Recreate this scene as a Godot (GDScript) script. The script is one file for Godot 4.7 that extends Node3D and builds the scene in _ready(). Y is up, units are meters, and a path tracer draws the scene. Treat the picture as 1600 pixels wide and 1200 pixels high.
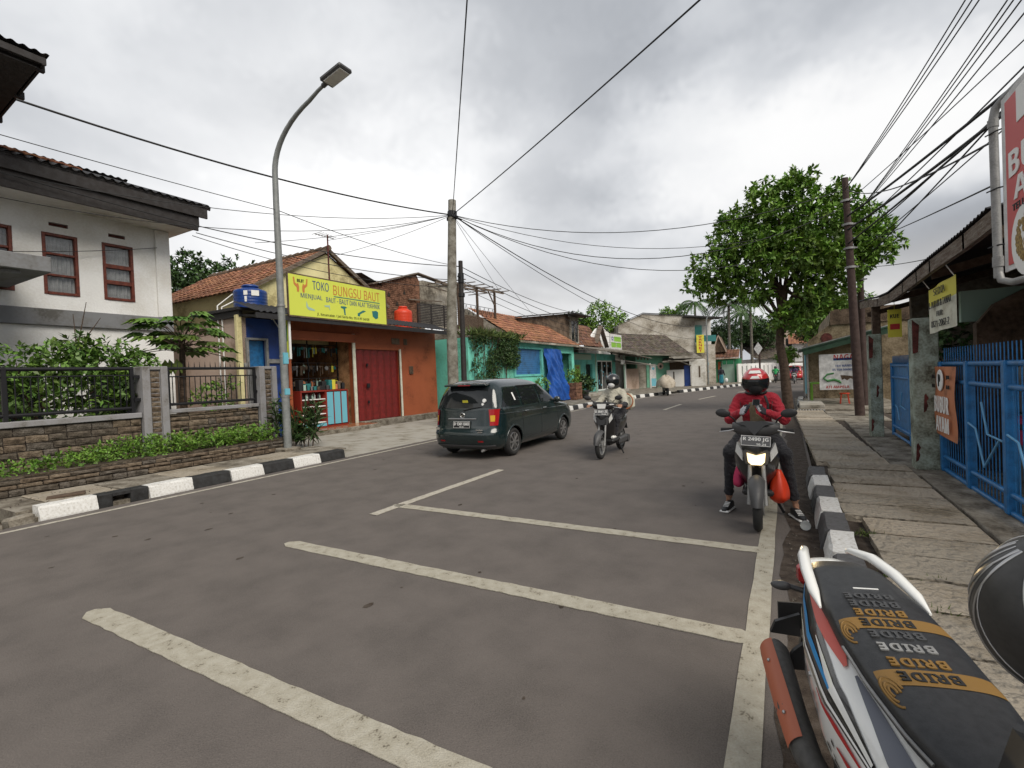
extends Node3D
# A street in the afternoon under a cloudy sky. World: street runs along -Z, camera at the origin, 1.62 m up.

class B:
	var v := PackedVector3Array()
	var n := PackedVector3Array()
	var c := PackedColorArray()
	var col := Color.WHITE
	func t3(a: Vector3, b: Vector3, d: Vector3, na: Vector3, nb: Vector3, nd: Vector3) -> void:
		var g := (d - a).cross(b - a)
		if g.length_squared() < 1e-16: return
		if g.dot(na + nb + nd) >= 0.0:
			v.append(a); v.append(b); v.append(d); n.append(na); n.append(nb); n.append(nd)
		else:
			v.append(a); v.append(d); v.append(b); n.append(na); n.append(nd); n.append(nb)
		c.append(col); c.append(col); c.append(col)
	func tri(a: Vector3, b: Vector3, d: Vector3, out: Vector3) -> void:
		var g := (d - a).cross(b - a).normalized()
		if g.dot(out) < 0.0: g = -g
		t3(a, b, d, g, g, g)
	func q(a: Vector3, b: Vector3, d: Vector3, e: Vector3, out: Vector3) -> void:
		tri(a, b, d, out); tri(a, d, e, out)
	func box(p: Vector3, s: Vector3, bs := Basis(), e := 0.0) -> void:
		var h := s * 0.5
		for a in 3:
			var b := (a + 1) % 3
			var d := (a + 2) % 3
			for sg in [-1.0, 1.0]:
				var o := Vector3.ZERO; o[a] = sg
				var pts: Array[Vector3] = []
				for k in [[-1, -1], [1, -1], [1, 1], [-1, 1]]:
					var w := Vector3.ZERO
					w[a] = sg * h[a]; w[b] = k[0] * (h[b] - e); w[d] = k[1] * (h[d] - e)
					pts.append(p + bs * w)
				q(pts[0], pts[1], pts[2], pts[3], bs * o)
		if e > 0.0:
			for a in 3:
				var b := (a + 1) % 3
				var d := (a + 2) % 3
				for k in [[-1, -1], [1, -1], [1, 1], [-1, 1]]:
					var pts: Array[Vector3] = []
					for m in [[0, -1], [1, -1], [1, 1], [0, 1]]:
						var w := Vector3.ZERO
						w[a] = m[1] * (h[a] - e)
						w[b] = k[0] * (h[b] - (e if m[0] == 1 else 0.0))
						w[d] = k[1] * (h[d] - (e if m[0] == 0 else 0.0))
						pts.append(p + bs * w)
					var o := Vector3.ZERO; o[b] = k[0]; o[d] = k[1]
					q(pts[0], pts[1], pts[2], pts[3], bs * o)
			for sx in [-1, 1]:
				for sy in [-1, 1]:
					for sz in [-1, 1]:
						tri(p + bs * Vector3(sx * h.x, sy * (h.y - e), sz * (h.z - e)), p + bs * Vector3(sx * (h.x - e), sy * h.y, sz * (h.z - e)), p + bs * Vector3(sx * (h.x - e), sy * (h.y - e), sz * h.z), bs * Vector3(sx, sy, sz))
	# box between two corners
	func bb(a: Vector3, b: Vector3, e := 0.0) -> void:
		box((a + b) * 0.5, (b - a).abs(), Basis(), e)
	# square bar from a to b
	func bar(a: Vector3, b: Vector3, w: float, h: float, e := 0.0) -> void:
		var z := (b - a).normalized()
		var up := Vector3.UP if absf(z.y) < 0.95 else Vector3(1, 0, 0)
		var x := up.cross(z).normalized()
		box((a + b) * 0.5, Vector3(w, h, (b - a).length()), Basis(x, z.cross(x), z), e)
	func cyl(a: Vector3, b: Vector3, r0: float, r1: float, seg := 10, cap := true) -> void:
		tube([a, b], [r0, r1], seg, cap)
	func tube(p: Array, r, seg := 6, cap := true) -> void:
		var rings: Array = []
		var cnt := p.size()
		var prev := Vector3.ZERO
		for i in cnt:
			var t: Vector3 = (p[mini(i + 1, cnt - 1)] - p[maxi(i - 1, 0)]).normalized()
			var x := prev - t * prev.dot(t)
			if x.length() < 0.01:
				x = (Vector3.UP if absf(t.y) < 0.9 else Vector3.RIGHT).cross(t)
			x = x.normalized(); prev = x
			var y := t.cross(x)
			var rr: float = r[i] if r is Array else r
			var ring := PackedVector3Array()
			for k in seg:
				var an := TAU * k / seg
				ring.append(p[i] + (x * cos(an) + y * sin(an)) * rr)
			rings.append(ring)
		loft(rings, cap, cap)
	# skin over rings of equal count; smooth
	func loft(rings: Array, cap0 := true, cap1 := true, closed := true) -> void:
		var nr := rings.size()
		var k: int = rings[0].size()
		var cen: Array[Vector3] = []
		for r in rings:
			var s := Vector3.ZERO
			for x in r: s += x
			cen.append(s / k)
		var nn: Array = []
		for i in nr:
			var row := PackedVector3Array()
			for j in k:
				var jm := (j - 1 + k) % k if closed else maxi(j - 1, 0)
				var jp := (j + 1) % k if closed else mini(j + 1, k - 1)
				var du: Vector3 = rings[i][jp] - rings[i][jm]
				var dv: Vector3 = rings[mini(i + 1, nr - 1)][j] - rings[maxi(i - 1, 0)][j]
				var g := du.cross(dv)
				if g.length_squared() < 1e-18: g = rings[i][j] - cen[i]
				g = g.normalized()
				row.append(g)
			nn.append(row)
		# orientation by vote
		var vote := 0.0
		for i in nr:
			for j in k: vote += nn[i][j].dot((rings[i][j] - cen[i]).normalized())
		if vote < 0.0:
			for i in nr:
				for j in k: nn[i][j] = -nn[i][j]
		for i in nr - 1:
			for j in (k if closed else k - 1):
				var j2 := (j + 1) % k
				t3(rings[i][j], rings[i + 1][j], rings[i + 1][j2], nn[i][j], nn[i + 1][j], nn[i + 1][j2])
				t3(rings[i][j], rings[i + 1][j2], rings[i][j2], nn[i][j], nn[i + 1][j2], nn[i][j2])
		if cap0: fan(rings[0], cen[0], cen[0] - cen[1])
		if cap1: fan(rings[nr - 1], cen[nr - 1], cen[nr - 1] - cen[nr - 2])
	func fan(r: PackedVector3Array, ce: Vector3, out: Vector3) -> void:
		for j in r.size(): tri(ce, r[j], r[(j + 1) % r.size()], out)
	# turned shape: profile of (radius, height)
	func lathe(prof: Array, xf: Transform3D, seg := 16) -> void:
		var rings: Array = []
		for pr in prof:
			var ring := PackedVector3Array()
			for k in seg:
				var an := TAU * k / seg
				ring.append(xf * Vector3(cos(an) * maxf(pr.x, 0.0005), pr.y, sin(an) * maxf(pr.x, 0.0005)))
			rings.append(ring)
		loft(rings, true, true)
	func ell(p: Vector3, r: Vector3, bs := Basis(), seg := 12, rows := 8) -> void:
		var prof: Array = []
		for i in rows + 1:
			var an := PI * i / rows - PI / 2
			prof.append(Vector2(cos(an), sin(an)))
		lathe(prof, Transform3D(bs * Basis.from_scale(r), p), seg)
	# polygon in the xy plane of xf, from z = 0 to z = depth
	func poly(pts: Array, depth: float, xf := Transform3D()) -> void:
		var pp := PackedVector2Array(pts)
		var ix := Geometry2D.triangulate_polygon(pp)
		for s in [0.0, depth]:
			var o := xf.basis * Vector3(0, 0, (1.0 if s == depth else -1.0) * signf(depth))
			for i in range(0, ix.size(), 3):
				tri(xf * Vector3(pp[ix[i]].x, pp[ix[i]].y, s), xf * Vector3(pp[ix[i + 1]].x, pp[ix[i + 1]].y, s), xf * Vector3(pp[ix[i + 2]].x, pp[ix[i + 2]].y, s), o)
		var cw := 0.0
		for i in pp.size(): cw += pp[i].cross(pp[(i + 1) % pp.size()])
		for i in pp.size():
			var a := pp[i]
			var b := pp[(i + 1) % pp.size()]
			var d := (b - a)
			var o := Vector3(d.y, -d.x, 0) * signf(cw)
			q(xf * Vector3(a.x, a.y, 0), xf * Vector3(b.x, b.y, 0), xf * Vector3(b.x, b.y, depth), xf * Vector3(a.x, a.y, depth), xf.basis * o)
	# smooth sheet from points[i][j]; out = which way it faces
	func sheet(p: Array, out: Vector3) -> void:
		var ni := p.size()
		var nj: int = p[0].size()
		var nn: Array = []
		for i in ni:
			var row := PackedVector3Array()
			for j in nj:
				var g: Vector3 = (p[mini(i + 1, ni - 1)][j] - p[maxi(i - 1, 0)][j]).cross(p[i][mini(j + 1, nj - 1)] - p[i][maxi(j - 1, 0)])
				if g.dot(out) < 0.0: g = -g
				row.append(g.normalized())
			nn.append(row)
		for i in ni - 1:
			for j in nj - 1:
				t3(p[i][j], p[i + 1][j], p[i + 1][j + 1], nn[i][j], nn[i + 1][j], nn[i + 1][j + 1])
				t3(p[i][j], p[i + 1][j + 1], p[i][j + 1], nn[i][j], nn[i + 1][j + 1], nn[i][j + 1])
	func mesh() -> ArrayMesh:
		var a := []
		a.resize(Mesh.ARRAY_MAX)
		a[Mesh.ARRAY_VERTEX] = v; a[Mesh.ARRAY_NORMAL] = n; a[Mesh.ARRAY_COLOR] = c
		var m := ArrayMesh.new()
		m.add_surface_from_arrays(Mesh.PRIMITIVE_TRIANGLES, a)
		return m

var M := {}
var TX := {}
var used := {}
var rng := RandomNumberGenerator.new()

func V(x: float, y: float, z: float) -> Vector3: return Vector3(x, y, z)
func V2(x: float, y: float) -> Vector2: return Vector2(x, y)

# ---------- nodes
func numbered(called: String) -> String:
	if not used.has(called):
		used[called] = 0
		return called
	used[called] += 1
	return "%s_%03d" % [called, used[called]]
func tag(o: Node, label: String, category: String, group := "") -> Node:
	o.set_meta("label", label); o.set_meta("category", category)
	if group != "": o.set_meta("group", group)
	return o
func thing(called: String, label: String, category: String, at := Vector3.ZERO, turn := 0.0, group := "") -> Node3D:
	var o := Node3D.new()
	o.name = numbered(called); add_child(o); o.position = at; o.rotation.y = turn
	tag(o, label, category, group)
	return o
func part(called: String, b, m, parent: Node, at := Vector3.ZERO) -> MeshInstance3D:
	var o := MeshInstance3D.new()
	o.name = called
	o.mesh = b.mesh() if b is B else b
	o.material_override = M[m] if m is String else m
	o.position = at
	parent.add_child(o, true)
	return o
func one(called: String, label: String, category: String, b, m, at := Vector3.ZERO, group := "") -> MeshInstance3D:
	var o := part(numbered(called), b, m, self, at)
	tag(o, label, category, group)
	return o
func struct(called: String, b, m) -> MeshInstance3D:
	var o := part(called, b, m, self)
	o.set_meta("kind", "structure")
	return o
func stuff(o: Node) -> Node:
	o.set_meta("kind", "stuff")
	return o

# ---------- textures and materials (all computed)
func noise_img(sd: int, freq: float, oct: int, size: int, type := FastNoiseLite.TYPE_SIMPLEX_SMOOTH) -> Image:
	var f := FastNoiseLite.new()
	f.seed = sd; f.frequency = freq; f.noise_type = type; f.fractal_octaves = oct; f.fractal_gain = 0.55
	if oct == 1: f.fractal_type = FastNoiseLite.FRACTAL_NONE
	return f.get_seamless_image(size, size)
# layers: [seed, freq, octaves, weight, type]; the grey sum is put through stops [pos, Color]
func make_tex(key: String, size: int, layers: Array, stops: Array, nrm := 0.0) -> void:
	var acc := PackedFloat32Array(); acc.resize(size * size)
	var tw := 0.0
	for l in layers:
		var d := noise_img(l[0], l[1], l[2], size, l[4] if l.size() > 4 else FastNoiseLite.TYPE_SIMPLEX_SMOOTH).get_data()
		tw += l[3]
		for i in acc.size(): acc[i] += d[i] / 255.0 * l[3]
	var lut: Array[Color] = []
	for i in 256:
		var t := i / 255.0
		var cc: Color = stops[0][1]
		for s in stops.size() - 1:
			var a = stops[s]
			var b = stops[s + 1]
			if t >= a[0]: cc = a[1].lerp(b[1], clampf((t - a[0]) / maxf(b[0] - a[0], 0.001), 0, 1))
		lut.append(cc)
	var out := PackedByteArray(); out.resize(size * size * 3)
	for i in acc.size():
		var cc := lut[clampi(int(acc[i] / tw * 255.0), 0, 255)]
		out[i * 3] = int(cc.r * 255); out[i * 3 + 1] = int(cc.g * 255); out[i * 3 + 2] = int(cc.b * 255)
	var im := Image.create_from_data(size, size, false, Image.FORMAT_RGB8, out)
	if nrm > 0.0:
		im.convert(Image.FORMAT_RGBA8)
		im.bump_map_to_normal_map(nrm)
	im.generate_mipmaps()
	TX[key] = ImageTexture.create_from_image(im)
func G(x: float) -> Color: return Color(x, x, x)
# colour in linear values
func mt(key: String, r: float, g: float, b: float, rough := 0.8, tex := "", scale := 1.0, nrm := "", nsc := 1.0, ex := {}) -> StandardMaterial3D:
	var m := StandardMaterial3D.new()
	m.albedo_color = Color(r, g, b).linear_to_srgb()
	m.roughness = rough
	if tex != "":
		m.albedo_texture = TX[tex]
	if nrm != "":
		m.normal_enabled = true; m.normal_texture = TX[nrm]; m.normal_scale = nsc
	if tex != "" or nrm != "":
		m.uv1_triplanar = true; m.uv1_world_triplanar = ex.get("world", true)
		m.uv1_scale = ex["s3"] if ex.has("s3") else Vector3.ONE * scale
	m.metallic = ex.get("metal", 0.0)
	m.metallic_specular = ex.get("spec", 0.5)
	if ex.has("cc"):
		m.clearcoat_enabled = true; m.clearcoat = ex.cc; m.clearcoat_roughness = ex.get("ccr", 0.06)
	if ex.has("alpha"):
		m.transparency = BaseMaterial3D.TRANSPARENCY_ALPHA; m.albedo_color.a = ex.alpha
	if ex.has("emit"):
		m.emission_enabled = true; m.emission = ex.emit; m.emission_energy_multiplier = ex.get("power", 1.0)
	if ex.has("back"):
		m.backlight_enabled = true; m.backlight = Color(r, g, b).linear_to_srgb() * ex.back
	if ex.has("vc"): m.vertex_color_use_as_albedo = true
	if ex.has("rim"):
		m.rim_enabled = true; m.rim = ex.rim; m.rim_tint = 0.5
	m.cull_mode = BaseMaterial3D.CULL_DISABLED
	M[key] = m
	return m

func materials() -> void:
	make_tex("asphalt", 512, [[1, 0.4, 2, 1.1], [2, 0.006, 4, 0.6], [3, 0.09, 2, 0.12]], [[0.2, G(0.76)], [0.45, G(0.9)], [0.8, G(1.0)]])
	make_tex("grain", 512, [[4, 0.25, 3, 0.6], [5, 0.02, 4, 0.8]], [[0.2, G(0.70)], [0.5, G(0.9)], [0.75, G(1.0)]])
	make_tex("grime", 512, [[6, 0.006, 5, 1.0], [7, 0.08, 3, 0.35]], [[0.2, Color(0.72, 0.70, 0.66)], [0.36, Color(0.90, 0.89, 0.87)], [0.55, G(0.97)], [0.8, G(1.0)]])
	make_tex("plaster", 512, [[26, 0.008, 4, 1.0], [27, 0.2, 3, 0.4]], [[0.2, Color(0.90, 0.89, 0.87)], [0.6, G(0.98)], [0.8, G(1.0)]])
	make_tex("heavy", 512, [[8, 0.012, 5, 1.0], [9, 0.1, 3, 0.5]], [[0.2, Color(0.50, 0.47, 0.43)], [0.4, Color(0.74, 0.72, 0.69)], [0.58, Color(0.90, 0.89, 0.87)], [0.75, G(1.0)]])
	make_tex("peel", 512, [[10, 0.016, 5, 1.0], [11, 0.12, 3, 0.4]], [[0.0, Color(0.42, 0.40, 0.37)], [0.33, Color(0.50, 0.47, 0.43)], [0.37, Color(0.92, 0.92, 0.92)], [0.8, G(1.0)]])
	make_tex("rust", 512, [[12, 0.02, 5, 1.0], [13, 0.2, 2, 0.4]], [[0.2, Color(0.68, 0.6, 0.55)], [0.5, Color(0.86, 0.83, 0.8)], [0.75, G(1.0)]])
	make_tex("cloth", 256, [[14, 0.4, 2, 0.5], [15, 0.02, 3, 0.6]], [[0.2, G(0.75)], [0.8, G(1.0)]])
	make_tex("leafv", 256, [[16, 0.05, 3, 1.0], [17, 0.3, 2, 0.5]], [[0.25, Color(0.62, 0.7, 0.5)], [0.5, Color(0.85, 0.88, 0.75)], [0.8, Color(1, 1, 0.9)]])
	make_tex("paint", 512, [[18, 0.03, 5, 1.0], [19, 0.22, 3, 0.6]], [[0.0, Color(0.5, 0.47, 0.44)], [0.24, Color(0.62, 0.6, 0.57)], [0.29, Color(0.90, 0.89, 0.87)], [0.7, G(1.0)]])
	make_tex("dirt", 512, [[20, 0.02, 5, 1.0], [21, 0.3, 2, 0.5]], [[0.25, Color(0.55, 0.48, 0.42)], [0.5, Color(0.8, 0.76, 0.7)], [0.75, G(1.0)]])
	make_tex("nfine", 512, [[22, 0.3, 2, 1.0], [23, 0.06, 3, 0.6]], [[0, G(0)], [1, G(1)]], 4.0)
	make_tex("nrough", 512, [[24, 0.05, 5, 1.0]], [[0, G(0)], [1, G(1)]], 9.0)
	mt("asphalt", 0.138, 0.119, 0.107, 0.88, "asphalt", 0.55, "nfine", 0.35)
	mt("shoulder", 0.072, 0.056, 0.045, 0.95, "dirt", 0.7, "nfine", 0.5)
	mt("earth", 0.12, 0.10, 0.075, 1.0, "dirt", 0.3, "nrough", 0.8)
	mt("line", 0.40, 0.375, 0.31, 0.8, "paint", 0.55, "nfine", 0.4)
	mt("linew", 0.46, 0.43, 0.37, 0.8, "paint", 0.7, "nfine", 0.3)
	mt("concrete", 0.30, 0.275, 0.235, 0.93, "heavy", 0.35, "nfine", 0.8)
	mt("concrete2", 0.36, 0.34, 0.30, 0.93, "grime", 0.5, "nfine", 0.6)
	mt("slab", 0.417, 0.357, 0.280, 0.95, "grime", 0.42, "nrough", 1.0)
	mt("slab2", 0.359, 0.313, 0.249, 0.95, "grime", 0.33, "nrough", 1.0)
	mt("slab3", 0.464, 0.395, 0.311, 0.95, "grime", 0.6, "nrough", 1.0)
	mt("kerbw", 0.72, 0.72, 0.71, 0.75, "paint", 1.5, "nfine", 0.5)
	mt("kerbk", 0.03, 0.031, 0.034, 0.7, "heavy", 1.2, "nfine", 0.5)
	mt("kerbg", 0.10, 0.10, 0.105, 0.75, "paint", 0.9, "nfine", 0.5)
	mt("white", 0.80, 0.80, 0.79, 0.85, "plaster", 0.14, "nfine", 0.15)
	mt("white2", 0.76, 0.75, 0.72, 0.9, "grime", 0.10, "nfine", 0.2)
	mt("greyband", 0.20, 0.205, 0.215, 0.8, "grime", 0.3)
	mt("greywall", 0.42, 0.395, 0.35, 0.95, "heavy", 0.09, "nfine", 0.5)
	mt("barewall", 0.56, 0.53, 0.48, 0.95, "heavy", 0.12, "nfine", 0.5)
	mt("clearcup", 0.55, 0.58, 0.58, 0.1, "", 1, "", 1, {"alpha": 0.4})
	mt("beige", 0.52, 0.40, 0.33, 0.9, "grime", 0.15, "nfine", 0.2)
	mt("cream", 0.76, 0.69, 0.38, 0.85, "grime", 0.25)
	mt("orange", 0.34, 0.085, 0.03, 0.7, "grime", 0.25)
	mt("orange2", 0.50, 0.27, 0.13, 0.85, "heavy", 0.3)
	mt("reddoor", 0.19, 0.012, 0.010, 0.45, "grain", 0.7)
	mt("teal", 0.19, 0.66, 0.53, 0.85, "grime", 0.16, "nfine", 0.2)
	mt("teal2", 0.15, 0.55, 0.50, 0.8, "grime", 0.3)
	mt("green", 0.17, 0.42, 0.30, 0.85, "grime", 0.25)
	mt("green2", 0.03, 0.22, 0.10, 0.7, "grime", 0.3)
	mt("brickwall", 0.27, 0.135, 0.085, 0.95, "heavy", 0.5, "nrough", 0.8)
	mt("brown", 0.17, 0.12, 0.085, 0.9, "heavy", 0.25, "nfine", 0.5)
	mt("dark", 0.015, 0.014, 0.014, 0.8)
	mt("darkwood", 0.03, 0.027, 0.028, 0.7, "rust", 0.6, "nfine", 0.3)
	mt("wood", 0.12, 0.085, 0.06, 0.85, "rust", 0.8, "nfine", 0.6)
	mt("greywood", 0.22, 0.19, 0.16, 0.9, "rust", 1.2, "nrough", 0.6, {"s3": V(2.5, 2.5, 0.25)})
	mt("frame", 0.17, 0.035, 0.015, 0.5, "rust", 0.8)
	mt("curtain", 0.55, 0.56, 0.56, 0.9, "cloth", 1.0, "", 1.0, {"rim": 0.2})
	mt("glass", 0.05, 0.06, 0.065, 0.04, "", 1.0, "", 1.0, {"alpha": 0.14})
	mt("glassdark", 0.012, 0.014, 0.015, 0.03)
	mt("tile", 0.47, 0.225, 0.13, 0.85, "heavy", 0.5, "nfine", 0.4, {"vc": 1})
	mt("tileold", 0.26, 0.135, 0.09, 0.9, "heavy", 0.5, "nfine", 0.4, {"vc": 1})
	mt("tilegrey", 0.17, 0.15, 0.13, 0.9, "heavy", 0.5, "nfine", 0.4, {"vc": 1})
	mt("stone", 0.19, 0.145, 0.105, 0.9, "heavy", 1.5, "nrough", 1.2)
	mt("stone2", 0.13, 0.108, 0.085, 0.9, "heavy", 1.7, "nrough", 1.2)
	mt("stone3", 0.24, 0.19, 0.14, 0.9, "heavy", 1.3, "nrough", 1.2)
	mt("stone4", 0.16, 0.14, 0.12, 0.9, "heavy", 1.1, "nrough", 1.2)
	mt("mortar", 0.045, 0.038, 0.032, 1.0, "dirt", 1.0)
	mt("pillar", 0.27, 0.265, 0.275, 0.85, "grime", 0.5)
	mt("iron", 0.012, 0.012, 0.014, 0.5, "", 1, "", 1, {"spec": 0.4})
	mt("pole", 0.30, 0.29, 0.26, 0.85, "heavy", 0.5, "nfine", 0.5)
	mt("lampmetal", 0.27, 0.285, 0.28, 0.5, "grain", 0.5, "", 1, {"metal": 0.15})
	mt("rustpole", 0.062, 0.037, 0.032, 0.8, "rust", 0.6, "nfine", 0.4)
	mt("cable", 0.012, 0.012, 0.013, 0.6)
	mt("blue", 0.018, 0.18, 0.46, 0.45, "grain", 0.7, "", 1, {"cc": 0.2, "ccr": 0.3})
	mt("bluedeep", 0.01, 0.045, 0.22, 0.5, "grime", 0.6)
	mt("bluelight", 0.03, 0.14, 0.33, 0.5, "grime", 0.6)
	mt("steelblue", 0.10, 0.30, 0.52, 0.4)
	mt("tank", 0.012, 0.055, 0.26, 0.35, "grain", 0.6)
	mt("tankred", 0.62, 0.045, 0.012, 0.4)
	mt("tarp", 0.015, 0.11, 0.48, 0.45, "cloth", 1.0)
	mt("steel", 0.5, 0.5, 0.5, 0.3, "", 1, "", 1, {"metal": 0.9})
	mt("chrome", 0.7, 0.7, 0.7, 0.12, "", 1, "", 1, {"metal": 1.0})
	mt("zinc", 0.34, 0.34, 0.335, 0.55, "grain", 0.5, "", 1, {"metal": 0.3})
	mt("roofdark", 0.025, 0.024, 0.026, 0.6, "grain", 0.7)
	mt("asbestos", 0.26, 0.245, 0.22, 0.95, "heavy", 0.3, "nfine", 0.5)
	mt("pillargreen", 0.36, 0.42, 0.37, 0.9, "heavy", 0.5, "nfine", 0.3)
	mt("rustred", 0.14, 0.035, 0.03, 0.9, "heavy", 0.8)
	mt("signlime", 0.64, 0.70, 0.09, 0.45)
	mt("signwhite", 0.75, 0.75, 0.74, 0.55, "cloth", 0.8)
	mt("signcream", 0.66, 0.66, 0.55, 0.6, "grime", 0.9)
	mt("signyellow", 0.62, 0.56, 0.05, 0.55)
	mt("signorange", 0.55, 0.20, 0.09, 0.6, "grime", 0.9)
	mt("signred", 0.52, 0.045, 0.04, 0.5)
	mt("signgreen", 0.22, 0.46, 0.05, 0.5)
	mt("inkblue", 0.02, 0.06, 0.22, 0.6)
	mt("inkorange", 0.55, 0.20, 0.05, 0.6)
	mt("inkblack", 0.012, 0.012, 0.012, 0.6)
	mt("inkred", 0.40, 0.02, 0.02, 0.6)
	mt("inkteal", 0.02, 0.16, 0.16, 0.6)
	mt("inkwhite", 0.78, 0.78, 0.76, 0.6)
	mt("inkgreen", 0.05, 0.20, 0.06, 0.6)
	mt("inkpale", 0.35, 0.5, 0.42, 0.6)
	mt("bark", 0.105, 0.07, 0.05, 0.95, "heavy", 1.2, "nrough", 1.5)
	mt("bark2", 0.26, 0.245, 0.22, 0.95, "heavy", 0.8, "nrough", 1.0)
	var lf := {"vc": 1, "back": 0.55}
	mt("leaf", 0.17, 0.31, 0.045, 0.55, "", 1, "", 1, lf)
	mt("tanwall", 0.30, 0.24, 0.16, 0.92, "heavy", 0.2, "nfine", 0.3)
	mt("canopygreen", 0.02, 0.07, 0.035, 0.6, "cloth", 0.8)
	mt("leafbush", 0.12, 0.225, 0.04, 0.55, "", 1, "", 1, lf)
	mt("leafdark", 0.055, 0.115, 0.03, 0.6, "", 1, "", 1, lf)
	mt("leafbright", 0.14, 0.27, 0.035, 0.55, "", 1, "", 1, lf)
	mt("grass", 0.12, 0.17, 0.045, 0.8, "", 1, "", 1, lf)
	mt("rubber", 0.018, 0.018, 0.018, 0.85)
	mt("plastic", 0.02, 0.02, 0.021, 0.45)
	mt("plasticgrey", 0.06, 0.06, 0.062, 0.5)
	mt("carpaint", 0.007, 0.017, 0.018, 0.2, "", 1, "", 1, {"cc": 0.9})
	mt("redpaint", 0.5, 0.012, 0.018, 0.3, "", 1, "", 1, {"cc": 1.0})
	mt("whitepaint", 0.78, 0.78, 0.75, 0.3, "", 1, "", 1, {"cc": 1.0})
	mt("blackpaint", 0.014, 0.014, 0.015, 0.3, "", 1, "", 1, {"cc": 0.8})
	mt("redlamp", 0.32, 0.012, 0.015, 0.12)
	mt("amberlamp", 0.55, 0.32, 0.02, 0.2)
	mt("clearlamp", 0.62, 0.62, 0.60, 0.1)
	mt("lit", 1.0, 0.9, 0.7, 0.3, "", 1, "", 1, {"emit": Color(1.0, 0.86, 0.6), "power": 0.9})
	mt("plate", 0.10, 0.10, 0.105, 0.5)
	mt("exhaust", 0.10, 0.095, 0.088, 0.6, "grain", 3.0)
	mt("heat", 0.42, 0.12, 0.06, 0.5)
	mt("vcol", 1, 1, 1, 0.85, "", 2.2, "nrough", 0.8, {"vc": 1, "rim": 0.15, "world": false})
	mt("vcolgloss", 1, 1, 1, 0.25, "", 1, "", 1, {"vc": 1, "cc": 1.0})
	mt("tilefloor", 0.42, 0.17, 0.08, 0.2, "grain", 0.8)
	mt("cabinetred", 0.22, 0.025, 0.015, 0.4)
	mt("posterblue", 0.14, 0.42, 0.52, 0.5)

func environment() -> void:
	var cam := Camera3D.new()
	cam.name = "camera"
	add_child(cam)
	cam.position = V(0, 1.62, 0)
	cam.rotation_degrees = V(-0.83, 29.4, -2.38)
	cam.fov = 2.0 * rad_to_deg(atan(600.0 / 763.0))
	cam.near = 0.05; cam.far = 1500.0
	cam.current = true
	var w := 1024
	var h := 512
	var f := FastNoiseLite.new()
	f.seed = 33; f.frequency = 0.62; f.fractal_octaves = 6; f.fractal_gain = 0.46; f.noise_type = FastNoiseLite.TYPE_SIMPLEX_SMOOTH
	f.domain_warp_enabled = true; f.domain_warp_amplitude = 0.3; f.domain_warp_frequency = 0.8
	var f2 := FastNoiseLite.new()
	f2.seed = 41; f2.frequency = 0.33; f2.fractal_octaves = 3; f2.noise_type = FastNoiseLite.TYPE_SIMPLEX_SMOOTH
	var px := PackedFloat32Array(); px.resize(w * h * 3)
	# where the sun stands behind the cloud
	var sd := V(-0.72, 0.30, -0.66).normalized()
	var i := 0
	for y in h:
		var el := PI * (0.5 - (y + 0.5) / h)
		var ce := cos(el)
		var se := sin(el)
		for x in w:
			var az := TAU * (x + 0.5) / w
			var d := Vector3(sin(az) * ce, se, -cos(az) * ce)
			var up := maxf(se, 0.0)
			var k := 1.0 / (up + 0.22)
			var p := Vector3(d.x * k, up * 0.6, d.z * k)
			var a := f.get_noise_3dv(p) * 0.9
			var b := f2.get_noise_3dv(p + Vector3(9, 3, 4))
			var glow := exp(-pow(acos(clampf(d.dot(sd), -1, 1)) / 0.48, 2.0))
			# thick cloud is darker; it thins out round the place where the sun stands
			var dens := clampf(0.62 + a * 1.05 + b * 0.55 + d.x * 0.05 - glow * 0.12, 0.0, 1.0)
			dens = dens * dens * (3.0 - 2.0 * dens)
			var lum := lerpf(0.46, 0.17, dens) * (0.94 + 0.15 * up)
			lum += glow * lerpf(0.08, 0.15, dens)
			var thick := dens * (1.0 - glow * 0.7)
			var cr := Color(lum * lerpf(1.0, 0.93, thick), lum * lerpf(1.0, 0.99, thick), lum * lerpf(1.0, 1.09, thick))
			# pale opening low over the horizon
			var low := exp(-pow(maxf(se, 0.0) / 0.16, 2.0)) * smoothstep(-0.1, 0.45, b + a * 0.5 + 0.1)
			cr = cr.lerp(Color(0.47, 0.44, 0.40), low * 0.6)
			if se < 0.0: cr = Color(0.16, 0.15, 0.14)
			px[i] = cr.r; px[i + 1] = cr.g; px[i + 2] = cr.b
			i += 3
	var im := Image.create_from_data(w, h, false, Image.FORMAT_RGBF, px.to_byte_array())
	var pm := PanoramaSkyMaterial.new()
	pm.panorama = ImageTexture.create_from_image(im)
	var sky := Sky.new()
	sky.sky_material = pm
	var e := Environment.new()
	e.background_mode = Environment.BG_SKY
	e.sky = sky
	e.tonemap_mode = Environment.TONE_MAPPER_LINEAR
	e.tonemap_exposure = 2.15
	e.sdfgi_enabled = true; e.ssao_enabled = true; e.ssil_enabled = true

	var we := WorldEnvironment.new()
	we.name = "world_environment"
	we.environment = e
	add_child(we)
	var sun := DirectionalLight3D.new()
	sun.name = "sun"
	add_child(sun)
	sun.look_at_from_position(V(0.60, 0.68, 0.30) * 50.0, Vector3.ZERO)
	sun.light_energy = 0.5
	sun.light_angular_distance = 40.0
	sun.light_color = Color(1.0, 0.97, 0.92)
	sun.shadow_enabled = true

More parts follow.
